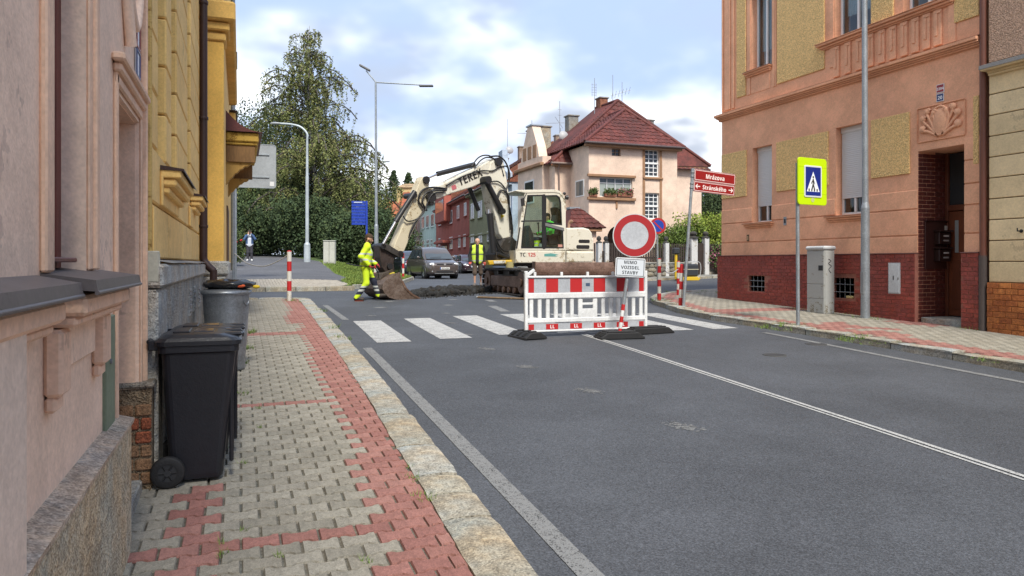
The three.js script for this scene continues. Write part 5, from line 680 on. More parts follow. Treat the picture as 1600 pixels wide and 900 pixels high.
// ------------------------------------------------------------------ garden fence, hedge and wall before the villa
{
  const dF = 29.6, A = (u, v, d = dF) => atD(u, v, d), gy = x => H(x, dF) + .1;
  const wall = setting('far_pavement', 'narrow pavement in front of the garden fence'); { const P = []; for (let x = 13; x < 32; x += .95) { const g = part(wall, numbered('kerb_stone'), cbox(-.46, -.2, -.07, .46, .0, .07, .015), M_.granite[Math.floor(x) % 5]); g.position.set(x, H(x, 28.4) + .1, -28.4); } wpart(wall, 'paving', sheet(range(13, 33, 1), [28.45, 29, 29.7], (x, d) => H(x, d) + .098), mapped(rgb(.30, .29, .26), T.concrete)); }
  const f = thing('garden_fence', 'dark picket fence on a stone base with white posts before the villa', 'fence', [A(1083, 0).x, gy(19), -dF]);
  const dkw = mapped(rgb(.055, .038, .032), T.wood, null, 0, .8), wh = mapped(rgb(.60, .60, .60), T.dirty, null, 0, .8), cap = mapped(rgb(.06, .055, .05), T.stone, null, 0, .9);
  const xs0 = A(925, 0).x, xs1 = A(1300, 0).x; let k = 0;
  const stones = [[.40, .36, .29], [.33, .29, .23], [.45, .40, .31], [.27, .25, .21]].map(c => mapped(rgb(...c), T.stone, T.stoneBump, .02, 1));
  const gates = [[A(937, 0).x, A(948, 0).x], [A(1088, 0).x, A(1101, 0).x]];
  const free = x => !gates.some(([a, b]) => x > a - .1 && x < b + .1);
  wpart(f, 'base_wall', [box(xs0, gy(17) - .3, -dF, gates[0][0], gy(19) + .56, -dF - .3), box(gates[0][1], gy(17) - .3, -dF, gates[1][0], gy(19) + .56, -dF - .3), box(gates[1][1], gy(17) - .3, -dF, xs1, gy(19) + .56, -dF - .3)], mapped(rgb(.24, .22, .19), T.stone, T.stoneBump, .02, 1));
  for (let r = 0; r < 3; r++) for (let x = xs0; x < A(1140, 0).x; ) { const w = rr(.22, .5); if (free(x) && free(x + w)) { const g = part(f, numbered('stone'), norm(new THREE.IcosahedronGeometry(.5, 1)), stones[k++ % 4]); g.scale.set(w * 1.05, .21, .12); g.position.set(x + w / 2 - f.position.x, gy(19) + .08 + r * .19 - f.position.y, .0); g.rotation.z = rr(-.12, .12); } x += w; }
  wpart(f, 'coping', [cbox(gates[0][1], gy(19) + .56, -dF + .05, gates[1][0], gy(19) + .63, -dF - .35, .015), cbox(gates[1][1], gy(19) + .56, -dF + .05, xs1, gy(19) + .63, -dF - .35, .015)], mapped(rgb(.42, .40, .36), T.stone, null, 0, .95));
  const yT = A(1104, 380).y; for (let x = xs0 + .05; x < A(1142, 0).x; x += .125) { if (!free(x)) continue; part(f, numbered('picket'), cbox(-.042, 0, -.012, .042, yT - gy(19) - .66 - .04, .012, .006), dkw).position.set(x - f.position.x, gy(19) + .66 - f.position.y, -.1); }
  wpart(f, 'fence_rail', [box(gates[0][1], gy(19) + .80, -dF - .12, gates[1][0], gy(19) + .87, -dF - .16), box(gates[0][1], yT - .3, -dF - .12, gates[1][0], yT - .23, -dF - .16), box(gates[1][1], gy(19) + .80, -dF - .12, xs1, gy(19) + .87, -dF - .16), box(gates[1][1], yT - .3, -dF - .12, xs1, yT - .23, -dF - .16)], dkw);
  for (const [u, w] of [[937, .19], [948, .19], [1042, .19], [1084.5, .34], [1104, .24]]) { const x = A(u, 0).x, yt = A(u, u > 1060 ? 372 : 380).y; const p = wpart(f, 'post', [cbox(x - w / 2, gy(19) - .2, -dF + .06, x + w / 2, yt, -dF - .22, .015)], wh); wpart(p, 'cap', [lathe([[w * .75, 0], [w * .75, .05], [w * .45, .08], [w * .3, .11], [w * .55, .17], [w * .55, .24], [w * .3, .31], [0, .33]], 12).translate(x, yt, -dF - .08)], cap); }
  const gt = thing('garden_gate', 'dark brown board gate between the white fence posts', 'gate', [A(1095, 0).x, gy(20), -dF - .08]); for (let i = 0; i < 6; i++) part(gt, numbered('gate_board'), cbox(-.21 + i * .072, .05, -.012, -.145 + i * .072, 1.5, .012, .005), dkw); part(gt, 'gate_rail', [cbox(-.22, .3, -.03, .22, .38, -.013, .004), cbox(-.22, 1.2, -.03, .22, 1.28, -.013, .004)], dkw);
  const gt2 = thing('garden_gate', 'narrow dark gate between two slim white posts by the porch', 'gate', [A(942.5, 0).x, gy(15), -dF - .08]); for (let i = 0; i < 3; i++) part(gt2, numbered('gate_board'), cbox(-.13 + i * .09, .05, -.012, -.05 + i * .09, 1.25, .012, .005), dkw); part(gt2, 'gate_rail', [cbox(-.13, .3, -.03, .13, .38, -.013, .004)], dkw);
  // pale garden wall behind the fence
  const gw = thing('garden_wall', 'low pale rendered wall with a coping behind the fence', 'wall', [A(1075, 0, 31.5).x, gy(20), -31.5]); { const a = atD(1048, 362, 31.5), b = atD(1180, 362, 31.5); wpart(gw, 'wall', [box(a.x, gy(20) - .3, -31.5, b.x, a.y - .1, -31.8)], mapped(rgb(.58, .52, .42), T.worn, T.plasterBump, .0014, .95)); wpart(gw, 'coping', [cbox(a.x - .05, a.y - .1, -31.42, b.x, a.y, -31.88, .02)], mapped(rgb(.50, .47, .40), T.stone)); }
}
// ------------------------------------------------------------------ terrace of houses down the street
const PHI = Math.atan(.119), ROW0 = { x: 15.8, d: 35 };
function rowAt(u, v) { const [kd, kx, ky] = ray(u, v), t = Math.tan(PHI), D = (ROW0.x - t * ROW0.d) / (kx - t * kd), d = kd * D; return { s: (d - ROW0.d) / Math.cos(PHI), y: EYE + ky * D, d, x: kx * D }; }
{
  const dark = mat(rgb(.035, .04, .045), { roughness: .12 });
  function terrace(name, label, uR, uL, vEave, col, roofCol, wins, opt = {}) {
    const a = rowAt(uR, vEave), b = rowAt(uL, 410), gy = EYE - 1.0, off = opt.off || 0;
    const o = thing(name, label, 'house', [a.x, gy, -a.d], -PHI, 'terraced houses down the street'); const L = b.s - a.s, h = a.y - gy, dep = 9; const m = mapped(rgb(...col), T.worn, T.plasterBump, .0014, .92), rm = mapped(rgb(...roofCol), T.roof, null, 0, .8);
    const q = (u, v) => { const p = rowAt(u, v); return [p.s - a.s, p.y - gy]; };
    part(o, 'wall', box(-off, -.3, 0, dep, h, -L + .02), m); part(o, 'plinth', box(-off - .04, -.3, 0, 0 - off, .55, -L + .03), mapped(rgb(col[0] * .55, col[1] * .55, col[2] * .6), T.stone));
    const rh = opt.rh || 3.4, hw = dep / 2 + .2; const rf = part(o, 'roof', [polys([[[-off - .45, h - .05, .1], [-off - .45, h - .05, -L - .1], [hw, h + rh, -L - .1], [hw, h + rh, .1]], [[dep + .4, h, .1], [dep + .4, h, -L - .1], [hw, h + rh, -L - .1], [hw, h + rh, .1]], [[-off - .45, h - .05, .1], [hw, h + rh, .1], [dep + .4, h, .1]], [[-off - .45, h - .05, -L - .1], [hw, h + rh, -L - .1], [dep + .4, h, -L - .1]]])], rm);
    { const out = [], sl = Math.hypot(hw + off + .45, rh), N = Math.floor(sl / .4); for (let k = 0; k < N; k++) { const t0 = k / N, t1 = (k + 1) / N, X0 = lerp(-off - .45, hw, t0), X1 = lerp(-off - .45, hw, t1), Y0 = lerp(h - .05, h + rh, t0), Y1 = lerp(h - .05, h + rh, t1); out.push([[X0, Y0 + .09, .12], [X0, Y0 + .09, -L - .1], [X1, Y1 + .03, -L - .1], [X1, Y1 + .03, .12]], [[X0, Y0, .12], [X0, Y0, -L - .1], [X0, Y0 + .09, -L - .1], [X0, Y0 + .09, .12]]); } part(rf, 'tile_courses', [polys(out)], rm).userData.kind = 'stuff'; }
    part(o, 'eaves', cbox(-off - .4, h - .25, .02, -off, h - .06, -L, .03), m); part(o, 'gutter', [cyl([-off - .46, h - .04, .1], [-off - .46, h - .04, -L], .06, .06, 8)], mat(rgb(.10, .09, .09), { roughness: .5 }));
    for (const [u0, u1, v0, v1, door] of wins) { const p = q(u1, v1), r = q(u0, v0), sN = Math.min(p[0], r[0]), sF = Math.max(p[0], r[0]); const y0 = p[1], y1 = r[1] - (r[1] - p[1]) * .04; const f = part(o, door ? 'door' : 'window', [cbox(-off - .05, y0, -sN, -off - .003, y1, -sN - .09, .006), cbox(-off - .05, y0, -sF + .09, -off - .003, y1, -sF, .006), cbox(-off - .05, y1 - .1, -sN - .09, -off - .003, y1, -sF + .09, .006), cbox(-off - .05, y0, -sN - .09, -off - .003, y0 + .1, -sF + .09, .006), ...(door ? [] : [cbox(-off - .045, y0 + .1, -(sN + sF) / 2 - .04, -off - .003, y1 - .1, -(sN + sF) / 2 + .04, .005)])], door ? mat(rgb(.1, .05, .03)) : wframe); part(f, door ? 'door_leaf' : 'pane', box(-off - .022, y0 + .1, -sN - .09, -off - .004, y1 - .1, -sF + .09), dark); if (!door) part(f, 'sill', cbox(-off - .14, y0 - .09, -sN + .08, -off, y0 - .002, -sF - .08, .015), m); }
    for (const [y, t] of opt.bands || []) part(o, 'cornice_band', cbox(-off - t, y, 0, -off, y + .16, -L + .02, .03), m);
    for (const [s, w] of opt.chim || []) { const c = part(o, 'chimney', cbox(hw - .4, h + rh - .8, -s, hw + .3, h + rh + .9, -s - w, .02), mapped(rgb(.38, .30, .24), T.rust)); part(c, 'chimney_cap', cbox(hw - .46, h + rh + .9, -s + .06, hw + .36, h + rh + 1.0, -s - w - .06, .02), mapped(rgb(.4, .38, .35), T.stone)); }
    return { o, L, h, q, m };
  }
  const z4 = (a, b, c, d, k) => [640 + a / 4.5, 640 + c / 4.5, 230 + b / 4.5, 230 + d / 4.5, k];
  const W = L => L.map(([a, b, c, d, k]) => z4(a, b, c, d, k));
  // blue-grey gabled house next to the villa
  const bl = terrace('blue_house', 'pale blue house with a tall gable next to the pink villa', 800, 770, 283, [.40, .47, .58], [.34, .11, .06], W([[672, 320, 712, 420], [672, 590, 712, 660], [690, 450, 712, 540]]), { rh: 3.0, chim: [[4, .6]] });
  part(bl.o, 'gable', [extrude([[-bl.L + 1, 0], [-1, 0], [-1, .8], [-1.8, 1.1], [-2.4, 2.0], [-bl.L / 2 + .6, 2.6], [-bl.L / 2 - .6, 2.6], [-bl.L + 2.6, 2.0], [-bl.L + 2, 1.2], [-bl.L + 1, .8]].map(([a, b]) => [-a, b]), .4, .03).rotateY(Math.PI / 2).translate(-.12, bl.h - .1, 0)], bl.m);
  const ol = terrace('olive_house', 'plain olive green house between the blue and the red houses', 770, 733.5, 287, [.36, .36, .22], [.30, .12, .07], W([[432, 395, 455, 500], [482, 380, 512, 490], [545, 365, 580, 470], [432, 612, 455, 672], [484, 605, 512, 670], [548, 590, 580, 660], [430, 305, 450, 335]]), { bands: [[3.2, .08]], chim: [[3, .8], [9, .6]] });
  const rd = terrace('red_house', 'red-brown plastered house with a small oriel down the street', 733.2, 681.5, 303, [.44, .125, .095], [.30, .085, .05], W([[385, 390, 402, 480], [335, 410, 351, 500], [283, 445, 302, 535], [205, 475, 222, 550], [283, 630, 303, 715], [345, 620, 359, 705], [380, 610, 396, 700], [205, 640, 218, 690], [224, 690, 266, 758, 1]]), { bands: [[3.35, .12]], chim: [[6, .8], [15, .7]], rh: 3.2 });
  { const p = rd.q(705, 410)[0], r = rd.q(690, 410)[0]; const y = rd.q(697, 348)[1], y1 = rd.q(697, 312)[1]; const b = part(rd.o, 'oriel', cbox(-.75, y, -Math.min(p, r), 0, y1 + .3, -Math.max(p, r), .05), rd.m); part(b, 'oriel_window', cbox(-.77, y + 1.1, -Math.min(p, r) - .5, -.74, y1 - .2, -Math.max(p, r) + .5, .01), M_.glass); part(b, 'oriel_roof', cbox(-.9, y1 + .3, -Math.min(p, r) + .15, 0, y1 + .45, -Math.max(p, r) - .15, .03), tileMat2); const c = part(rd.o, 'door_canopy', cbox(-.9, rd.q(697, 381)[1], -Math.min(p, r), 0, rd.q(697, 377)[1], -Math.max(p, r), .04), rd.m); }
  const mt = terrace('mint_house', 'mint green house with white windows beyond the red house', 681, 656.5, 313, [.46, .60, .56], [.30, .11, .06], W([[85, 490, 104, 572], [118, 480, 136, 562], [152, 470, 172, 555], [88, 655, 104, 706], [120, 650, 138, 706], [150, 645, 163, 702]]), { bands: [[3.3, .06]] });
  terrace('lilac_house', 'pale lilac-grey house beyond the mint house', 656, 640.5, 325, [.46, .44, .46], [.26, .12, .09], W([[28, 520, 56, 585], [22, 660, 40, 706], [46, 655, 71, 702]]), {});
  terrace('cream_house', 'cream house at the far end of the terrace', 640, 626, 335, [.50, .46, .38], [.33, .12, .07], W([[-40, 540, -22, 590], [-16, 530, 0, 585], [-40, 670, -22, 710]]), {});
  terrace('white_house', 'white house last in the terrace', 625.5, 608, 345, [.52, .52, .50], [.36, .13, .08], [[612, 617, 360, 372], [619, 624, 358, 370]], {});
  // houses seen across the end of the street, gables towards us
  function gabled(name, label, u0, u1, vE, vR, D, col, roofCol, wins, hip) {
    const c = atDepth((u0 + u1) / 2, 410, D), a = atDepth(u0, vE, D), b = atDepth(u1, vE, D), w = Math.hypot(b.x - a.x, b.d - a.d), gy = EYE - 1, h = a.y - gy, rh = EYE + (410 - vR) / F * D - a.y; const o = thing(name, label, 'house', [c.x, gy, -c.d], -YAW, 'houses across the end of the street'); const m = mapped(rgb(...col), T.worn), rm = mapped(rgb(...roofCol), T.roof, null, 0, .8);
    part(o, 'wall', box(-w / 2, -.5, 0, w / 2, h, -9), m); const k = hip ? 3.5 : 0;
    const faces = hip ? [[[-w / 2 - .3, h, .3], [w / 2 + .3, h, .3], [w / 4, h + rh, -k], [-w / 4, h + rh, -k]], [[-w / 2 - .3, h, .3], [-w / 4, h + rh, -k], [-w / 4, h + rh, -8], [-w / 2 - .3, h, -9]], [[w / 2 + .3, h, .3], [w / 4, h + rh, -k], [w / 4, h + rh, -8], [w / 2 + .3, h, -9]]] : [[[-w / 2 - .3, h, .3], [0, h + rh, .3], [0, h + rh, -9], [-w / 2 - .3, h, -9]], [[w / 2 + .3, h, .3], [0, h + rh, .3], [0, h + rh, -9], [w / 2 + .3, h, -9]]];
    const rf = part(o, 'roof', [polys(faces)], rm); if (!hip) part(o, 'gable', [polys([[[-w / 2, h, 0], [w / 2, h, 0], [0, h + rh - .2, 0]]])], m); part(rf, 'ridge', [cyl([0, h + rh, -k], [0, h + rh, -9], .12, .12, 6)], rm);
    for (const [wa, wb, y0, y1] of wins) { const f = part(o, 'window', cbox(wa * w, y0 * h, .003, wb * w, y1 * h, .06, .01), wframe); part(f, 'pane', box(wa * w + .09, y0 * h + .09, .061, wb * w - .09, y1 * h - .09, .066), dark); }
  }
  gabled('rose_house', 'rose pink house with a red hipped roof at the end of the street', 617, 648, 338, 297, 112, [.56, .32, .28], [.45, .13, .06], [[-.3, -.12, .5, .8], [.02, .2, .5, .8], [-.3, -.12, .1, .35], [.02, .2, .1, .35]], true);
  gabled('ochre_house', 'ochre walled house peeping out above the red roof', 620, 652, 293, 284, 135, [.60, .44, .22], [.5, .36, .2], [[-.2, -.05, .75, .9]], true);
  gabled('orange_roof_house', 'low house with a bright orange tiled roof behind the hedge', 585, 622, 345, 312, 100, [.50, .42, .34], [.48, .16, .07], [[-.2, 0, .3, .6]], true);
  gabled('brown_roof_house', 'house with an old red-brown roof behind the blue board', 545, 596, 335, 296, 125, [.45, .38, .32], [.34, .12, .07], [[-.2, 0, .3, .6], [.1, .28, .3, .6]], false);
}
// ------------------------------------------------------------------ trees and shrubs: many small leaf faces spread through the crown
function leafGeo(l, w, n = 2, seed = 1, droop = 0) { const P = [], q = rng(seed); for (let i = 0; i < n; i++) { const m = new THREE.Matrix4().makeRotationFromEuler(new THREE.Euler((q() - .5) * 2.4, q() * 6.28, (q() - .5) * 1.6)); m.setPosition((q() - .5) * l * 1.6, (q() - .5) * l * 1.2 - droop * i * l * .5, (q() - .5) * l * 1.6); for (const t of [[[0, 0, 0], [w / 2, 0, l * .45], [0, .1 * l, l]], [[0, 0, 0], [0, .1 * l, l], [-w / 2, 0, l * .45]]]) for (const v of t) { const p = new THREE.Vector3(...v).applyMatrix4(m); P.push(p.x, p.y, p.z); } } const g = new THREE.BufferGeometry(); g.setAttribute('position', new THREE.Float32BufferAttribute(P, 3)); g.computeVertexNormals(); return g; }
const leafMat = new THREE.MeshPhysicalMaterial({ color: rgb(1, 1, 1), roughness: .9, side: THREE.DoubleSide });
function crown(parent, name, pts, geo, cols, s0, s1, upright = false) {
  const im = new THREE.InstancedMesh(geo, leafMat, pts.length), m = new THREE.Matrix4(), q = new THREE.Quaternion(), e = new THREE.Euler(), v = new THREE.Vector3(), s = new THREE.Vector3();
  pts.forEach((p, i) => { e.set(upright ? rr(-.4, .4) : R() * 6.28, R() * 6.28, upright ? rr(-.4, .4) : R() * 6.28); const k = rr(s0, s1); m.compose(v.set(...p), q.setFromEuler(e), s.set(k, k, k)); im.setMatrixAt(i, m); const c = cols[Math.floor(R() * cols.length)], w = rr(.75, 1.25); im.setColorAt(i, rgb(c[0] * w, c[1] * w, c[2] * w)); });
  im.name = name; im.castShadow = im.receiveShadow = true; im.userData.kind = 'stuff'; parent.add(im); return im;
}
{ // the tall birch: white trunk, rising limbs, hanging twigs
  const D = 56, b = atDepth(490, 405, D), gy = bankY(b.x, b.d), o = thing('birch_tree', 'tall birch with drooping twigs behind the path', 'tree', [b.x, gy, -b.d]), Ht = EYE + (410 - 42) / F * D - gy;
  const q = rng(77), f = (a, c) => a + (c - a) * q(), trunk = [], limbs = [], leaves = [], twigs = [];
  const ax = h => [Math.sin(h * .35) * .25 - .25 * (h / Ht), h, Math.cos(h * .3) * .2]; for (let i = 0; i < 16; i++) { const h0 = Ht * i / 16, h1 = Ht * (i + 1) / 16, r = h => .24 * Math.pow(1 - h / Ht, .9) + .015; trunk.push(cyl(ax(h0), ax(h1 + .02), r(h0), r(h1), 10)); }
  part(o, 'trunk', trunk, mapped(rgb(.50, .47, .43), T.bark, null, 0, .9));
  // crown half-width by height (fractions read off the outline), lopsided
  const env = [[.0, .5], [.12, .85], [.3, 1.0], [.46, 1.02], [.56, .86], [.66, .72], [.75, .62], [.82, .56], [.88, .46], [.94, .32], [1, .10]], half = t => { let i = 0; while (i < env.length - 2 && env[i + 1][0] < t) i++; return 6.2 * lerp(env[i][1], env[i + 1][1], (t - env[i][0]) / (env[i + 1][0] - env[i][0])); };
  for (let k = 0; k < 160; k++) {
    const t = .07 + .92 * Math.pow(q(), .85), h = Ht * t, az = f(0, 6.283), len = half(t) * f(.38, 1.12) * (.86 + .28 * vn(az * 1.3, t * 7, 1)); const c = Math.cos(az), s = Math.sin(az), p0 = ax(Math.max(.6, h - len * .55)), rise = len * f(.25, .6), pts = [];
    for (let i = 0; i <= 6; i++) { const u = i / 6; pts.push([p0[0] + c * len * u, p0[1] + rise * Math.sin(u * 2.1) * 1.0 - .25 * len * u * u * u, p0[2] + s * len * u]); }
    limbs.push(tube(pts, .03 + .012 * len / 3, 6, 5));
    const nt = Math.round(5 + len * 3.6); for (let i = 0; i < nt; i++) { const u = f(.25, 1.02), ii = Math.min(5, Math.floor(u * 6)), w = u * 6 - ii, A = pts[ii], B = pts[ii + 1], st = [lerp(A[0], B[0], w) + f(-.25, .25), lerp(A[1], B[1], w) + f(-.1, .3), lerp(A[2], B[2], w) + f(-.25, .25)], tl = f(.5, 1.7) * (t > .8 ? .7 : 1), dx = f(-.25, .25), dz = f(-.25, .25), n = Math.round(tl * (11.5 - 4 * t)); for (let j = 0; j < n; j++) { const z = (j + q()) / n; leaves.push([st[0] + dx * z + f(-.07, .07), st[1] - tl * z, st[2] + dz * z + f(-.07, .07)]); } if (i % 3 === 0) twigs.push(cyl(st, [st[0] + dx, st[1] - tl, st[2] + dz], .008, .004, 3)); }
  }
  part(o, 'limbs', limbs.concat(twigs), mapped(rgb(.12, .10, .085), T.bark, null, 0, .9)).userData.kind = 'stuff';
  const cr = crown(o, 'crown', leaves, leafGeo(.13, .095, 3, 4, .4), [[.17, .19, .06], [.145, .17, .05], [.20, .21, .075], [.12, .145, .045], [.21, .20, .085]], .75, 1.3);
}
function bush(name, label, cat, u, v, D, w, h, dep, n, cols, opt = {}) {
  const b = atDepth(u, v, D), gy = opt.gy ?? bankY(b.x, b.d), o = thing(name, label, cat, [b.x, gy, -b.d], 0, opt.group); const q = rng(Math.round(u * 7 + D)), pts = [], lobes = []; const nl = opt.lobes || 14;
  for (let i = 0; i < nl; i++) { const a = q() * 6.28, rr_ = Math.sqrt(q()) * .62; lobes.push([Math.cos(a) * rr_ * w / 2, h * (.2 + .62 * q()), Math.sin(a) * rr_ * dep / 2, (.22 + .2 * q()) * Math.min(w, h * 1.3)]); }
  for (let i = 0; i < n; i++) { const L = lobes[Math.floor(q() * nl)], ct = 2 * q() - 1, ph = q() * 6.28, r = L[3] * Math.pow(q(), .3), st = Math.sqrt(1 - ct * ct); const y = L[1] + r * ct; if (y < .05 || y > h * 1.04) continue; pts.push([L[0] + r * st * Math.cos(ph), y, L[2] + r * st * Math.sin(ph)]); }
  const st = []; for (let i = 0; i < 7; i++) { const L = lobes[i]; st.push(tube([[L[0] * .2, -.1, L[2] * .2], [L[0] * .5, L[1] * .5, L[2] * .5], [L[0], L[1], L[2]]], .04 + w * .004, 6, 5)); } part(o, 'stems', st, mapped(rgb(.10, .075, .055), T.wood, null, 0, .9));
  crown(o, 'foliage', pts, leafGeo(opt.l || .16, opt.lw || .11, 3, 8), cols, .7, 1.35); return o;
}
const darkG = [[.044, .070, .025], [.036, .060, .022], [.058, .085, .028], [.044, .075, .032]], midG = [[.06, .09, .028], [.05, .08, .024], [.075, .105, .03]], limeG = [[.20, .26, .035], [.16, .23, .03], [.24, .28, .05]];
bush('dark_shrub', 'broad dark shrub under the right side of the birch', 'shrub', 560, 413, 47, 6.2, 3.5, 4, 9000, darkG, { group: 'dark shrubs under the birch' });
bush('dark_shrub', 'dark shrub behind the street lamp foot', 'shrub', 490, 410, 50, 6, 3.9, 4, 9000, darkG, { group: 'dark shrubs under the birch' });
bush('dark_shrub', 'tall dark shrub behind the person with the camera', 'shrub', 415, 410, 56, 6.5, 5.6, 4, 9000, darkG.concat(midG), { group: 'dark shrubs under the birch' });
bush('dark_shrub', 'dark bush filling the gap left of the lamp', 'shrub', 448, 410, 60, 6, 5.5, 4, 8000, darkG.concat(midG), { group: 'dark shrubs under the birch' });
bush('dark_shrub', 'dark shrub behind the blue board', 'shrub', 610, 410, 58, 5, 4.0, 4, 7000, darkG, { group: 'dark shrubs under the birch' });
bush('leafy_tree', 'broad green tree left of the birch', 'tree', 408, 410, 66, 11, 13, 6, 18000, midG.concat(darkG), { lobes: 22, l: .2 });
bush('leafy_tree', 'green tree behind the birch on the street side', 'tree', 530, 410, 70, 9, 8.5, 6, 12000, midG.concat(darkG), { lobes: 20, l: .2 });
bush('dark_tree', 'dark tree behind the lamp pole with two arms', 'tree', 580, 410, 82, 6, 9.5, 5, 9000, darkG, { lobes: 18, l: .22 });
bush('dark_shrub', 'dark bush behind the rose bush', 'shrub', 392, 412, 50, 4, 3.4, 3, 6000, darkG, { group: 'dark shrubs under the birch' });
bush('rose_bush', 'rose bush beside the person with the camera', 'shrub', 365, 412, 36, 1.0, 1.9, 1.0, 2000, midG, { l: .08, lw: .06 });
{ const b = atDepth(369, 374, 35.3), q = rng(3); for (let i = 0; i < 3; i++) { const o = thing('rose_bloom', ['red rose bloom lowest on the bush by the path', 'red rose bloom in the middle of the bush by the path', 'red rose bloom closest to the person with the camera'][i], 'flower', [b.x + (i - 1) * .22, b.y - .15 + q() * .22, -b.d], 0, 'rose blooms'); part(o, 'petals', [sphere(0, 0, 0, .06, 1, .8, 1, 10, 8), sphere(.02, .02, .03, .04)], mat(rgb(.45, .02, .03))); part(o, 'stem', [cyl([0, -.3, -.1], [0, 0, 0], .008)], mat(rgb(.05, .09, .02))); } }
{ const gy = EYE - .6; bush('lime_shrub', 'bright yellow-green shrub behind the garden wall by the orange house', 'shrub', 1112, 385, 37, 3.2, 2.9, 2, 6000, limeG, { gy, l: .12, lw: .06 }); bush('juniper_shrub', 'feathery green shrub behind the garden wall beside the villa', 'shrub', 1066, 385, 37, 2.8, 2.3, 2, 6000, [[.11, .17, .03], [.09, .14, .03], [.14, .2, .04]], { gy, l: .16, lw: .045 }); bush('fir_tree', 'dark fir behind the yellow-green shrub', 'tree', 1118, 385, 46, 4, 5.4, 3, 8000, darkG, { gy, l: .2, lw: .06 }); bush('pink_flower_shrub', 'small shrub with pink flowers at the garden fence', 'shrub', 1122, 380, 35, .7, 1.6, .5, 900, [[.30, .10, .16], [.09, .13, .04], [.08, .12, .035]], { gy, l: .08 }); }
// spruces above the far roofs
for (const [u, v, l] of [[615, 268, 'slim spruce above the far roofs by the lamp'], [638, 271, 'slim spruce above the far roofs by the excavator arm']]) {
  const D = 150, b = atDepth(u, 410, D), t = EYE + (410 - v) / F * D, o = thing('spruce_tree', l, 'tree', [b.x, EYE - 1, -b.d]), hh = t - EYE + 1, pts = [], q = rng(u); part(o, 'trunk', [cyl([0, 0, 0], [0, hh, 0], .25, .03, 8)], mat(rgb(.06, .045, .035))); for (let i = 0; i < 4200; i++) { const y = hh * (.1 + .9 * Math.pow(q(), .8)), tier = (y / .9) % 1, r = (1 - y / hh) * 13 * (1 - .55 * tier) * Math.sqrt(q()) + .08, a = q() * 6.28; pts.push([Math.cos(a) * r, y - r * .25, Math.sin(a) * r]); } crown(o, 'crown', pts, leafGeo(.42, .14, 3, 9), darkG, .7, 1.3);
}
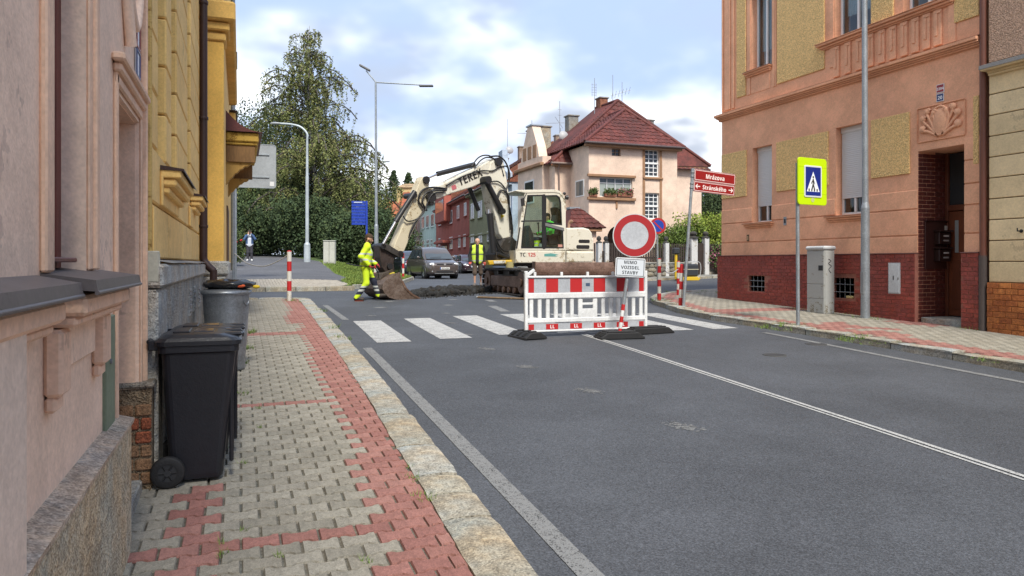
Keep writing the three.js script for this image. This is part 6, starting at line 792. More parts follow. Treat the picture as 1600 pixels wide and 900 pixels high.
// ------------------------------------------------------------------ tracked excavator: tracks along the street, house turned to the left, arm swung towards us
const FONT = await new FontLoader().loadAsync('fonts/droid/droid_sans_bold.typeface.json');
const letters = (t, size, depth = .006) => { const g = new TextGeometry(t, { font: FONT, size, depth, curveSegments: 4 }); g.computeBoundingBox(); return norm(g); };
{
  const EC = [8.8, 21.6], gy = roadY(EC[1]), dS = 21.0, A = (u, v, d = dS) => atD(u, v, d);
  const o = thing('excavator', 'white tracked excavator with a dirty arm lowering its bucket in the junction', 'excavator', [EC[0], gy, -EC[1]]);
  const cream = mapped(rgb(.74, .71, .61), T.dirty, null, 0, .45), cream2 = mapped(rgb(.72, .69, .59), T.dirty, null, 0, .5), blk = mat(rgb(.018, .018, .02), { roughness: .45 }), dkm = mapped(rgb(.05, .045, .04), T.rust, null, 0, .7), rust = mapped(rgb(.20, .125, .085), T.rust, T.stoneBump, .004, .7), chrome = mat(rgb(.7, .7, .72), { metalness: 1, roughness: .2 }), hose = mat(rgb(.015, .015, .016), { roughness: .5 });
  const P = (pts, d, th, m, name, parent = o, bev = .015, holes = []) => wpart(parent, name, [extrude(pts.map(([u, v]) => { const p = A(u, v, d); return [p.x, p.y]; }), th, bev, holes.map(h => h.map(([u, v]) => { const p = A(u, v, d); return [p.x, p.y]; }))).translate(0, 0, -d - th)], m);
  // tracks
  const L = 3.9, Hh = .78, W = .5, r = Hh / 2;
  for (const tx of [7.6, 9.5]) {
    const path = []; const st = L - 2 * r, N = 46, per = 2 * st + 2 * Math.PI * r; for (let i = 0; i < N; i++) { let s = i / N * per; let z, y, a; if (s < st) { z = -st / 2 + s; y = Hh; a = 0; } else if (s < st + Math.PI * r) { const q = (s - st) / r; z = st / 2 + r * Math.sin(q); y = r + r * Math.cos(q); a = q; } else if (s < 2 * st + Math.PI * r) { z = st / 2 - (s - st - Math.PI * r); y = 0; a = Math.PI; } else { const q = (s - 2 * st - Math.PI * r) / r; z = -st / 2 - r * Math.sin(q); y = r - r * Math.cos(q); a = Math.PI + q; } path.push([z, y, a]); }
    const shoe = join([cbox(0, -.035, -.075, W, .0, .075, .006), cbox(.01, 0, -.07, W - .01, .022, -.05, .004), cbox(.01, 0, .05, W - .01, .018, .068, .004)]);
    const t = part(o, 'track', [extrude((() => { const q = []; for (let i = 0; i < 36; i++) { const k = i / 36 * per; let z, y; if (k < st) { z = -st / 2 + k; y = Hh - .045; } else if (k < st + Math.PI * r) { const a = (k - st) / r; z = st / 2 + (r - .045) * Math.sin(a); y = r + (r - .045) * Math.cos(a); } else if (k < 2 * st + Math.PI * r) { z = st / 2 - (k - st - Math.PI * r); y = .045; } else { const a = (k - 2 * st - Math.PI * r) / r; z = -st / 2 - (r - .045) * Math.sin(a); y = r - (r - .045) * Math.cos(a); } q.push([z, y]); } return q; })(), .10, 0).rotateY(Math.PI / 2).translate(W / 2 - .05, 0, 0)], dkm, 'caterpillar track'); t.position.set(tx - EC[0], 0, 0);
    path.forEach(([z, y, a]) => { const s = part(t, 'track_shoe', shoe, dkm); s.position.set(0, y, -z); s.rotation.x = -a; });
    part(t, 'track_frame', [cbox(.06, .22, -1.25, W - .06, .56, 1.25, .03)], rust);
    for (const z of [-st / 2, st / 2]) part(t, z < 0 ? 'sprocket' : 'idler', [cyl([.05, r, z], [W - .05, r, z], r - .07, r - .07, 24), cyl([.0, r, z], [.04, r, z], .13, .13, 14)], rust);
    for (let k = -2; k <= 2; k++) part(t, 'roller', [cyl([.04, .14, k * .48], [W - .04, .14, k * .48], .1, .1, 14)], rust);
    for (const k of [-.5, .5]) part(t, 'carrier_roller', [cyl([.05, .66, k], [W - .05, .66, k], .06, .06, 10)], dkm);
  }
  part(o, 'undercarriage', [cbox(-.8, .35, -.9, .8, .62, .9, .05), cyl([0, .6, 0], [0, .98, 0], .62, .62, 28)], dkm);
  // dozer blade on the near end
  const bp = []; for (let i = 0; i <= 8; i++) { const t = i / 8; bp.push([.10 * Math.sin(t * Math.PI), t * .52]); } const bo = bp.map(([a, b]) => [a + .05, b]).reverse();
  const bd = part(o, 'dozer_blade', [extrude([...bp.map(([a, b]) => [-a, b]), ...bo.map(([a, b]) => [-a + .1, b])], 2.46, .0).rotateY(Math.PI / 2).translate(-1.23, .46, 2.75)], mapped(rgb(.17, .10, .075), T.rust, T.stoneBump, .004, .75), 'rusty dozer blade'); part(bd, 'blade_end', [cbox(-1.25, .44, 2.68, -1.225, 1.0, 2.9, .006), cbox(1.225, .44, 2.68, 1.25, 1.0, 2.9, .006)], rust); for (const x of [-.45, .45]) part(bd, 'blade_arm', [cbox(x - .06, .5, .9, x + .06, .66, 2.75, .02)], dkm);
  // house: skirt, engine hood, counterweight
  const yF = A(830, 391).y, yB = A(830, 411).y;
  const rightEdge = u => A(u, 0).x, hz0 = -dS, hz1 = -dS - 2.35;
  P([[805.5, 391], [884, 391.5], [884, 411], [806, 411]], dS - .01, 2.3, cream, 'skirt_panel', o, .03);
  P([[884.6, 391.8], [929, 392.5], [929.5, 405], [925, 411], [884.6, 411]], dS - .01, 2.3, cream2, 'counterweight', o, .06);
  P([[884.8, 391.4], [884.8, 356], [912, 355.5], [921, 358], [925.5, 364], [926.5, 372], [928, 373], [928, 391.4]], dS, 2.3, cream, 'engine_hood', o, .05);
  for (const [a, b, c, e] of [[904, 921.5, 374.5, 379.5], [900.5, 921, 383, 388.5]]) wpart(o, 'louvre', [extrude((() => { const p = A(a, e), q = A(b, c); return rrect(q.x - p.x, q.y - p.y, .04, 4, (p.x + q.x) / 2, (p.y + q.y) / 2); })(), .02, .004).translate(0, 0, -dS - .012)], blk);
  { const p = A(910.5, 399); wpart(o, 'tow_eye', [cyl([p.x, p.y, -dS - .01], [p.x, p.y, -dS + .02], .065, .065, 20)], cream2); wpart(o, 'panel_seam', [box(A(884.2, 0).x, yB, -dS + .011, A(884.7, 0).x, yF, -dS + .014)], blk); }
  { const p = A(899, 355), q = A(900, 346), s = A(905, 345.5); wpart(o, 'exhaust_pipe', [tube([[p.x, p.y - .1, -dS - .5], [q.x, q.y, -dS - .5], [q.x + .04, q.y + .04, -dS - .5], [s.x, s.y, -dS - .5]], .045, 14, 10)], mapped(rgb(.45, .30, .22), T.rust)); }
  wpart(o, 'house_floor', [box(A(806, 0).x, yB - .1, -dS - .1, A(925, 0).x, yB, -dS - 2.2)], dkm);
  // cab: side frames with real openings, glass, roof, interior
  const cabO = [[805.8, 391], [820, 302], [823, 299], [868, 298.5], [876, 301], [881, 308], [883.5, 335], [883.7, 391]];
  const hF = [[814, 388], [817, 350], [822.5, 318], [824, 304.5], [848.5, 304], [848.5, 388]], hR = [[852, 349], [852, 305], [870, 304.5], [875, 308], [877, 316], [878.5, 352]], hL = [[852, 388], [852, 353], [880, 359], [881, 388]];
  const cabD = 1.0; const cab = P(cabO, dS - .01, .05, cream, 'cab', o, .012, [hF, hR, hL]); P(cabO, dS + cabD, .05, cream, 'cab_side_frame', cab, .012, [hF, hR.concat()]);
  const doorM = mat(rgb(.02, .021, .024), { roughness: .35 });
  const dfr = (poly, w) => { const c = poly.reduce((s, p) => [s[0] + p[0] / poly.length, s[1] + p[1] / poly.length], [0, 0]); return poly.map(([u, v]) => { const l = Math.hypot(u - c[0], v - c[1]); return [u - (u - c[0]) / l * w, v - (v - c[1]) / l * w]; }); };
  for (const h of [hF, hR, hL]) P(h, dS - .018, .035, doorM, 'door_frame', cab, .004, [dfr(h, 2.4)]);
  P([[848.4, 303.5], [852.1, 303.5], [852.1, 389], [848.4, 389]], dS - .022, .04, doorM, 'door_pillar', cab, .006); P([[852, 348], [881.5, 356], [881.8, 361], [852, 353]], dS - .026, .05, mat(rgb(.16, .16, .165), { roughness: .4 }), 'door_rail', cab, .008); P([[814.5, 344.5], [848.5, 344], [848.5, 346], [814.5, 346.5]], dS - .02, .04, doorM, 'window_rail', cab, .004);
  const clear = new THREE.MeshPhysicalMaterial({ color: rgb(.86, .93, .88), transmission: 1, thickness: 0, roughness: .03 });
  for (const h of [hF, hR, hL]) P(h, dS + .005, .006, clear, 'cab_glass', cab, 0);
  P(hF, dS + cabD + .02, .006, clear, 'cab_glass', cab, 0);
  const top = [A(823, 299), A(868, 298.5)]; const rz0 = -dS + .02, rz1 = -dS - cabD - .08;
  P([[804.5, 298.5], [808, 296.8], [866, 296], [874, 298], [881, 304], [883, 312], [880, 309], [874, 302], [866, 300.5], [822, 301.5]], dS - .03, cabD + .14, cream, 'cab_roof', cab, .012);
  P([[881.5, 310], [884, 312], [884.2, 391], [881.9, 391]], dS + .045, cabD - .06, cream, 'cab_rear', cab, .006);
  { const a = A(806.5, 390), b = A(820.5, 302.5); const s = [a, b]; wpart(cab, 'windscreen', [polys([[[a.x, a.y, -dS - .06], [b.x, b.y, -dS - .06], [b.x, b.y, -dS - cabD + .02], [a.x, a.y, -dS - cabD + .02]]])], clear); }
  P([[806.5, 388], [812, 355], [813.5, 355], [808.5, 388]], dS - .035, .03, doorM, 'grab_rail', cab, .004);
  // mirrors and work lamps
  P([[814, 310], [819.5, 308], [820.5, 321], [815, 322.5]], dS - .16, .05, blk, 'mirror', cab, .012); { const a = A(817, 309), b = A(822, 303); wpart(cab, 'mirror_arm', [cyl([a.x, a.y, -dS + .13], [b.x, b.y, -dS + .02], .012)], blk); const c = A(883.5, 308.5); wpart(cab, 'work_lamp', [cyl([c.x, c.y, -dS + .0], [c.x + .08, c.y, -dS + .0], .06, .075, 14)], blk); wpart(cab, 'horn', [sphere(A(884, 302).x, A(884, 302).y, -dS - .1, .05)], blk); }
  // interior: seat, console, levers, printed sticker
  const I = d => dS + d; P([[858, 383], [856, 366], [872, 364], [875, 383]], I(.25), .5, blk, 'seat_cushion', cab, .04); P([[866, 366], [871, 327], [877, 326], [878, 350], [876, 368]], I(.27), .46, blk, 'seat_back', cab, .04); P([[864, 325], [866, 323.5], [872, 324], [874, 330], [872, 335], [866, 335]], I(.37), .26, mat(rgb(.03, .03, .032)), 'headrest', cab, .03);
  P([[815, 388], [820, 356], [828, 352], [834, 366], [836, 388]], I(.55), .4, mat(rgb(.03, .032, .036)), 'console', cab, .03); { const a = A(842, 366, I(.3)), b = A(841, 349, I(.3)); wpart(cab, 'joystick', [cyl([a.x, a.y, -I(.3)], [b.x, b.y, -I(.3)], .018), sphere(b.x, b.y, -I(.3), .035)], blk); }
  P([[872, 382], [879, 382], [879, 387], [872, 387]], dS - .003, .004, mat(rgb(.5, .25, .2)), 'door_sticker', cab, 0);
  // lettering
  const put = (parent, name, g, m, u, v, d, rotZ = 0) => { const p = A(u, v, d); g.rotateZ(rotZ); g.translate(p.x, p.y, -d + .0); return wpart(parent, name, [g], m); };
  put(o, 'lettering', letters('TC', .115, .004), mat(rgb(.02, .02, .02)), 812.3, 400.8, dS - .012); put(o, 'lettering', letters('125', .115, .004), mat(rgb(.48, .03, .03)), 824.5, 400.8, dS - .012); P([[850.5, 396.8], [861, 395.6], [873, 398], [867, 399.5], [872, 401], [850.5, 400.6]], dS - .014, .004, mat(rgb(.10, .30, .28)), 'green_emblem', o, 0);
  // yellow front step and the white hydraulic fittings
  P([[762, 407], [803, 406], [803, 412], [765, 414]], dS + .3, .3, mat(rgb(.55, .35, .02), { roughness: .5 }), 'yellow_step', o, .03); P([[771, 407.5], [790, 407], [790, 411.5], [772, 412]], dS + .28, .05, mapped(rgb(.6, .6, .56), T.dirty), 'step_plate', o, .01); P([[807, 413.5], [823, 413], [826, 419], [808, 418]], dS + .1, .2, mat(rgb(.55, .57, .58)), 'hydraulic_block', o, .03); { const p = A(797, 410, dS + .3); wpart(o, 'swivel_cap', [cyl([p.x, p.y - .16, -dS - .3], [p.x, p.y + .02, -dS - .3], .14, .12, 16)], mat(rgb(.30, .26, .12))); }
  // ---- arm in its own upright plane, from the swing bracket to the bucket
  const p0 = [8.3, 22.05], p1 = [3.72, 20.32], dl = Math.hypot(p1[0] - p0[0], p1[1] - p0[1]), bx_ = [(p1[0] - p0[0]) / dl, (p1[1] - p0[1]) / dl], al = Math.atan2(bx_[1], bx_[0]);
  const bm = (u, v) => { const [kd, kx, ky] = ray(u, v), D = (p0[0] * bx_[1] - p0[1] * bx_[0]) / (kx * bx_[1] - kd * bx_[0]), x = kx * D, d = kd * D; return [(x - p0[0]) * bx_[0] + (d - p0[1]) * bx_[1], EYE + ky * D]; };
  const place = g => { g.rotateY(Math.atan2(bx_[1], bx_[0])); g.translate(p0[0], 0, -p0[1]); return g; };    // local x along the arm, z across
  const Q = (pts, z0, th, m, name, parent, bev = .02) => wpart(parent, name, [place(extrude(pts.map(p => bm(...p)), th, bev).translate(0, 0, z0 - th / 2))], m);
  const C = (a, b, r0, m, name, parent, z = 0, r1) => { const p = bm(...a), q = bm(...b); return wpart(parent, name, [place(cyl([p[0], p[1], z], [q[0], q[1], z], r0, r1 ?? r0, 16))], m); };
  const pin = (u, v, r0, w, parent, name = 'pivot_pin') => { const p = bm(u, v); return wpart(parent, name, [place(cyl([p[0], p[1], -w / 2], [p[0], p[1], w / 2], r0, r0, 18))], blk); };
  const near = -1 * Math.sign(1);                                  // the side of the arm that faces us is local -z after the turn
  Q([[768, 412], [766, 398], [772, 385], [780, 372], [792, 370], [804, 382], [806, 398], [803, 412]], 0, .55, dkm, 'swing_bracket', o, .04);
  for (const [a, b, r0] of [[[772, 408], [800, 396], .05], [[768, 396], [785, 404], .06], [[790, 388], [805, 402], .05], [[800, 385], [806, 410], .04]]) C(a, b, r0, blk, 'bracket_hose', o, near * .3);
  const base = Q([[783, 379], [774, 366], [765, 330], [758, 295], [756, 277], [760, 256], [765, 249], [774, 246.5], [780, 252], [786, 285], [791, 325], [794, 352], [792, 366], [788, 376]], 0, .42, cream, 'boom_base', o, .03);
  const arm = Q([[775, 247], [763, 249.5], [746, 259], [715, 273], [690, 286], [676, 292], [669, 297], [668, 308], [672, 313], [680, 311], [700, 303], [733, 293], [750, 285], [762, 279], [778, 262]], 0, .36, cream, 'boom', o, .03);
  const stick = Q([[652, 283], [656, 277], [662, 276], [667, 282], [666, 292], [676, 296], [678, 305], [672, 314], [663, 322], [650, 345], [636, 372], [627, 393], [618, 396], [610, 390], [612, 382], [626, 350], [638, 322], [645, 300]], 0, .30, mapped(rgb(.62, .55, .40), T.dirty, null, 0, .6), 'stick', o, .025);
  // cylinders
  C([683, 272], [741, 257], .075, blk, 'arm_cylinder', o, near * .0); C([664, 280.5], [684, 271.8], .035, chrome, 'cylinder_rod', o); 
  C([749, 284], [774, 330], .085, blk, 'boom_cylinder', o, near * .32); pin(748.5, 283, .12, .95, o); pin(774, 331, .09, .8, o);
  C([742, 290], [757, 328], .07, blk, 'boom_cylinder', o, -near * .3); C([757, 334], [763, 395], .10, blk, 'lift_cylinder', o, near * .25); C([757, 328], [757, 337], .05, chrome, 'cylinder_rod', o, near * .25);
  C([642, 300], [612, 347], .07, blk, 'bucket_cylinder', o, near * .2); C([612, 347], [592, 383], .038, chrome, 'cylinder_rod', o, near * .2);
  pin(667.5, 318, .07, .5, stick); pin(667, 309, .15, .52, o, 'arm_joint'); pin(660.5, 282, .11, .42, stick); pin(641, 306, .08, .5, stick); pin(770.5, 254, .13, .6, arm, 'knee_joint');
  // hoses along the arm
  const hoseC = (pts, z, r0 = .022) => wpart(o, 'hydraulic_hose', [place(tube(pts.map((p, i) => { const q = bm(...p); return [q[0], q[1], near * (z + .02 * (i % 2))]; }), r0, 40, 7))], hose);
  hoseC([[733, 261], [742, 248], [752, 243.5], [762, 245], [770, 254]], .12); hoseC([[735, 263], [745, 251], [755, 247], [766, 250], [776, 262], [780, 276]], .2); hoseC([[757, 246], [772, 246], [783, 256], [788, 275], [786, 290], [780, 300]], .24, .026); hoseC([[690, 291], [715, 277], [745, 268], [762, 268], [775, 262], [785, 262], [787, 280]], .22); hoseC([[774, 300], [770, 310], [772, 325]], .24); hoseC([[772, 318], [769, 305], [775, 298], [783, 303], [788, 325], [791, 345], [790, 372], [786, 380]], .25); hoseC([[759, 285], [770, 285], [780, 294], [786, 310], [788, 335], [789, 360]], .25); hoseC([[788, 340], [791, 352], [792, 370], [787, 395], [780, 408]], .26, .028); hoseC([[756, 345], [763, 375], [772, 395], [785, 405]], .3, .03); hoseC([[760, 360], [768, 385], [780, 398], [796, 402]], .28, .03); hoseC([[764, 368], [776, 390], [792, 394], [806, 396]], .25, .025);
  hoseC([[692, 296], [675, 294], [660, 295], [650, 302], [648, 315], [655, 326]], .2, .028); hoseC([[690, 298], [672, 299], [658, 303], [652, 315], [660, 330]], .23, .026); hoseC([[686, 301], [668, 304], [660, 318], [656, 330]], .25, .022); hoseC([[657, 326], [648, 340], [636, 346], [628, 345], [624, 338]], .2, .02); hoseC([[650, 338], [642, 350], [635, 365]], .19, .02); hoseC([[662, 318], [655, 332], [640, 350], [633, 365], [632, 372]], .22, .02);
  // quick hitch and bucket
  Q([[588, 384], [593, 380], [604, 383], [614, 390], [627, 397], [625, 402], [612, 402], [610, 412], [612, 424], [600, 428], [592, 418], [589, 402]], 0, .34, mapped(rgb(.055, .04, .035), T.rust, null, 0, .6), 'quick_hitch', o, .02);
  Q([[589, 383], [597, 381], [622, 396], [624, 402], [616, 402], [594, 390]], near * .22, .06, dkm, 'linkage', o, .012); pin(592, 385, .08, .5, o); pin(619, 397, .09, .5, o); pin(603, 416, .08, .46, o);
  const bk = mapped(rgb(.165, .125, .10), T.rust, T.stoneBump, .004, .6);
  const bO = [[588, 436], [582, 444], [581.5, 451], [585, 458], [592, 464], [604, 467.5], [622, 468], [643, 467], [640, 464.5], [628, 458], [619, 449], [613, 438], [608, 425], [602, 427]];
  const bkt = Q(bO, near * .52, .03, bk, 'bucket', o, .006); Q(bO, -near * .52, .03, bk, 'bucket_side', bkt, .006);
  { const sh = []; const back = [[602, 427], [588, 436], [582, 444], [581.5, 451], [585, 458], [592, 464], [604, 467.5], [622, 468], [643, 467]]; for (let i = 0; i < back.length - 1; i++) { const a = bm(...back[i]), b = bm(...back[i + 1]); sh.push([[a[0], a[1], -.52], [b[0], b[1], -.52], [b[0], b[1], .52], [a[0], a[1], .52]]); const n = 18; } wpart(bkt, 'bucket_shell', [place(polys(sh))], mapped(rgb(.165, .125, .10), T.rust, T.stoneBump, .004, .6, { side: THREE.DoubleSide })); }
  Q([[613, 438], [619, 449], [628, 458], [640, 464.5], [643, 467], [640, 467.5], [626, 460], [616, 450], [610, 439]], near * .54, .02, rust, 'bucket_edge', bkt, .004); Q([[600, 428], [606, 425], [609, 436], [603, 439]], near * .2, .3, mat(rgb(.45, .36, .03)), 'yellow_tag', bkt, .01);
  Q([[587, 436], [608, 424], [606, 420], [590, 428]], 0, .5, mapped(rgb(.09, .075, .06), T.rust), 'bucket_lugs', bkt, .01);
  // maker's name and logo on the boom, warning triangle on the base
  const sa = bm(712, 289), sb = bm(748, 272.5); const nz = near * .187;
  const onArm = (g, u, v, ang, parent, m, name) => { const p = bm(u, v); g.rotateY(Math.PI); g.rotateZ(ang); g.translate(p[0], p[1], near * .185); return wpart(parent, name, [place(g)], m); };
  const ang = Math.atan2(sb[1] - sa[1], sb[0] - sa[0]);
  onArm(letters('TEREX', .235, .006), 712.5, 291.5, Math.atan2(sa[1] - sb[1], sa[0] - sb[0]) , arm, mat(rgb(.03, .025, .022)), 'lettering');
  const lg = extrude(rrect(.17, .13, .02, 3), .006, 0); const lgp = bm(703.5, 293.5); lg.rotateZ(ang); lg.translate(lgp[0], lgp[1], near * .188); wpart(arm, 'red_emblem', [place(lg)], mat(rgb(.45, .12, .14)));
  Q([[775.5, 335], [781.5, 337.5], [776, 342.5]], near * .214, .006, mat(rgb(.55, .42, .02)), 'warning_triangle', base, 0);
}
// ------------------------------------------------------------------ people: bodies meshed from joined tapered bones
function netMesh(lo, hi, c, f, colour) {                 // surface nets over a signed distance
  const n = [0, 1, 2].map(i => Math.ceil((hi[i] - lo[i]) / c) + 1), N = n[0] * n[1] * n[2], v = new Float32Array(N), id = (i, j, k) => i + n[0] * (j + n[1] * k);
  for (let k = 0; k < n[2]; k++) for (let j = 0; j < n[1]; j++) for (let i = 0; i < n[0]; i++) v[id(i, j, k)] = f(lo[0] + i * c, lo[1] + j * c, lo[2] + k * c);
  const vert = new Int32Array(N).fill(-1), P = [], I = [];
  for (let k = 0; k < n[2] - 1; k++) for (let j = 0; j < n[1] - 1; j++) for (let i = 0; i < n[0] - 1; i++) {
    let m = 0, s = [0, 0, 0], cnt = 0; const q = []; for (let t = 0; t < 8; t++) { const w = v[id(i + (t & 1), j + (t >> 1 & 1), k + (t >> 2))]; q.push(w); if (w < 0) m |= 1 << t; } if (m === 0 || m === 255) continue;
    for (const [a, b] of [[0, 1], [2, 3], [4, 5], [6, 7], [0, 2], [1, 3], [4, 6], [5, 7], [0, 4], [1, 5], [2, 6], [3, 7]]) { if ((q[a] < 0) === (q[b] < 0)) continue; const t = q[a] / (q[a] - q[b]); for (let d = 0; d < 3; d++) { const A = a >> d & 1, B = b >> d & 1; s[d] += lerp(A, B, t); } cnt++; }
    vert[id(i, j, k)] = P.length / 3; P.push(lo[0] + (i + s[0] / cnt) * c, lo[1] + (j + s[1] / cnt) * c, lo[2] + (k + s[2] / cnt) * c);
  }
  const quad = (a, b, cc, d, flip) => { if (a < 0 || b < 0 || cc < 0 || d < 0) return; if (flip) I.push(a, cc, b, a, d, cc); else I.push(a, b, cc, a, cc, d); };
  for (let k = 1; k < n[2] - 1; k++) for (let j = 1; j < n[1] - 1; j++) for (let i = 1; i < n[0] - 1; i++) { const w = v[id(i, j, k)] < 0; if (w !== v[id(i + 1, j, k)] < 0) quad(vert[id(i, j - 1, k - 1)], vert[id(i, j, k - 1)], vert[id(i, j, k)], vert[id(i, j - 1, k)], !w); if (w !== v[id(i, j + 1, k)] < 0) quad(vert[id(i - 1, j, k - 1)], vert[id(i - 1, j, k)], vert[id(i, j, k)], vert[id(i, j, k - 1)], !w); if (w !== v[id(i, j, k + 1)] < 0) quad(vert[id(i - 1, j - 1, k)], vert[id(i, j - 1, k)], vert[id(i, j, k)], vert[id(i - 1, j, k)], !w); }
  const g = new THREE.BufferGeometry(); g.setAttribute('position', new THREE.Float32BufferAttribute(P, 3)); g.setIndex(I); g.computeVertexNormals();
  if (colour) { const C = []; for (let i = 0; i < P.length; i += 3) C.push(...colour(P[i], P[i + 1], P[i + 2])); g.setAttribute('color', new THREE.Float32BufferAttribute(C, 3)); }
  g.setAttribute('uv', new THREE.Float32BufferAttribute(new Float32Array(P.length / 3 * 2), 2)); return g;
}
const capD = (x, y, z, a, b, r0, r1) => { const dx = b[0] - a[0], dy = b[1] - a[1], dz = b[2] - a[2], l = dx * dx + dy * dy + dz * dz || 1e-9; const t = clamp(((x - a[0]) * dx + (y - a[1]) * dy + (z - a[2]) * dz) / l, 0, 1); return Math.hypot(x - a[0] - dx * t, y - a[1] - dy * t, z - a[2] - dz * t) - lerp(r0, r1, t); };
function bones(list, k = .025, extra = 0) { return (x, y, z) => { let d = 1e3; for (const [a, b, r0, r1, sx] of list) { const e = sx ? capD(x * sx, y, z, [a[0] * sx, a[1], a[2]], [b[0] * sx, b[1], b[2]], r0 + extra, r1 + extra) : capD(x, y, z, a, b, r0 + extra, r1 + extra); const h = clamp(.5 + .5 * (e - d) / k, 0, 1); d = lerp(e, d, h) - k * h * (1 - h); } return d; }; }
function bounds(list, m) { const lo = [1e3, 1e3, 1e3], hi = [-1e3, -1e3, -1e3]; for (const [a, b, r0, r1, sx] of list) for (const p of [a, b]) for (let i = 0; i < 3; i++) { const r = Math.max(r0, r1) / (i === 0 && sx ? sx : 1) + m; lo[i] = Math.min(lo[i], p[i] - r); hi[i] = Math.max(hi[i], p[i] + r); } return [lo, hi]; }
const meshBones = (list, c, extra, colour, k) => { const [lo, hi] = bounds(list, extra + c * 2.5); return netMesh(lo, hi, c, bones(list, k, extra), colour); };
function handBones(w, dir, side) {                       // wrist, direction the fingers point, which side the thumb is on
  const d = new THREE.Vector3(...dir).normalize(), s = new THREE.Vector3(side, 0, 0).addScaledVector(d, -d.x * side); if (s.length() < .2) s.set(0, 0, 1); s.normalize(); const n = d.clone().cross(s), W = new THREE.Vector3(...w), at = (a, b, c) => { const q = W.clone().addScaledVector(d, a).addScaledVector(s, b).addScaledVector(n, c); return [q.x, q.y, q.z]; };
  const L = [[at(0, 0, 0), at(.075, .012, 0), .024, .026], [at(.02, -.015, 0), at(.08, -.022, 0), .022, .02]];
  [[.03, .066], [.010, .076], [-.011, .070], [-.031, .054]].forEach(([o, l]) => { L.push([at(.08, o, 0), at(.08 + l * .55, o * 1.1, .012), .0095, .0088], [at(.08 + l * .55, o * 1.1, .012), at(.08 + l * .9, o * 1.1, .040), .0088, .0078]); });
  L.push([at(.025, .026, 0), at(.055, .05, .012), .0115, .0105], [at(.055, .05, .012), at(.088, .056, .025), .0105, .009]); return L;
}
function person(label, pos, rotY, J, W, group) {
  const o = thing('person', label, 'person', pos, rotY, group), skin = mat(rgb(.50, .28, .19), { roughness: .6 }), vc = () => new THREE.MeshStandardMaterial({ vertexColors: true, roughness: .85, side: THREE.DoubleSide });
  const h = J.head, up = J.headUp || [0, 1, 0], fw = J.face || [0, 0, 1], F_ = new THREE.Vector3(...fw).normalize(), S_ = new THREE.Vector3(0, 1, 0).cross(F_).normalize(), U_ = F_.clone().cross(S_); const hp = (a, b, c) => { const q = new THREE.Vector3(...h).addScaledVector(S_, a).addScaledVector(U_, b).addScaledVector(F_, c); return [q.x, q.y, q.z]; };
  const torso = [[J.pelvis, J.chest, .105, .125, .72], [J.chest, J.neck, .12, .065, .72], [J.shL, J.shR, .06, .06], [J.hipL, J.hipR, .088, .088]], arms = [], legs = [];
  for (const s of ['L', 'R']) { arms.push([J['sh' + s], J['el' + s], .052, .042], [J['el' + s], J['wr' + s], .042, .028]); legs.push([J['hip' + s], J['kn' + s], .086, .056], [J['kn' + s], J['an' + s], .055, .036]); }
  const feet = ['L', 'R'].map(s => [J['an' + s], J['toe' + s], .042, .034]);
  const headB = [[hp(0, .045, -.012), hp(0, .03, .012), .088, .086], [hp(0, -.03, .03), hp(0, -.085, .058), .062, .038], [J.neck, hp(0, -.06, -.01), .055, .052], [hp(0, .0, .09), hp(0, -.022, .108), .011, .015], [hp(.083, .0, -.005), hp(.083, -.03, -.01), .016, .012], [hp(-.083, .0, -.005), hp(-.083, -.03, -.01), .016, .012]];
  const hg = meshBones(headB, .008, 0, null, .022), bg = meshBones([...torso, ...arms, ...legs, ...feet, [J.neck, hp(0, -.05, 0), .055, .055]], .016, -.006, null, .04); const hands = []; for (const s of ['L', 'R']) { const e = J['el' + s], w = J['wr' + s]; hands.push(meshBones(handBones(w, J['hd' + s] || [w[0] - e[0], w[1] - e[1], w[2] - e[2]], s === 'L' ? -1 : 1), .0065, W.gloves ? .004 : 0, null, .006)); }
  part(o, 'body', mergeGeometries([bg, hg, ...(W.gloves ? [] : hands)].map(g => { const q = g.toNonIndexed(); return q; })), skin);
  if (W.gloves) hands.forEach(g => part(o, 'glove', g, mat(rgb(...W.gloves), { roughness: .8 })));
  part(o, 'eyes', [sphere(...hp(.031, .008, .083), .011), sphere(...hp(-.031, .008, .083), .011)], mat(rgb(.03, .02, .015), { roughness: .3 }));
  part(o, 'mouth', [(() => { const g = new THREE.CapsuleGeometry(.006, .035, 3, 8); g.rotateZ(Math.PI / 2); g.lookAt(F_); const q = hp(0, -.058, .088); g.translate(...q); return norm(g); })()], mat(rgb(.32, .11, .09)));
  if (W.hair) { const hb = [[hp(0, .065, -.022), hp(0, .06, .012), .090, .086], [hp(0, .0, -.052), hp(0, -.045, -.055), .064, .046]]; if (W.beard) hb.push([hp(0, -.062, .050), hp(0, -.096, .062), .048, .03], [hp(.055, -.03, .02), hp(.04, -.08, .045), .024, .02], [hp(-.055, -.03, .02), hp(-.04, -.08, .045), .024, .02]); part(o, 'hair', meshBones(hb, .008, .002, null, .02), mat(rgb(...W.hair), { roughness: .9 })); }
  // clothes follow the body a little way out
  const foot = Math.min(J.anL[1], J.anR[1]);
  if (W.top) { const sl = W.sleeve ?? 1, A = W.top.vest ? [] : arms.map(([a, b, r0, r1], i) => i % 2 ? [a, [lerp(a[0], b[0], sl), lerp(a[1], b[1], sl), lerp(a[2], b[2], sl)], r0, Math.max(r1, .036)] : [a, b, r0, r1]).filter((_, i) => sl > 0 || i % 2 === 0); part(o, W.top.name, meshBones([...torso.slice(0, 3), [J.pelvis, J.chest, .125, .13, .75], ...A], .014, W.top.out || .02, W.top.colour, .05), vc()); }
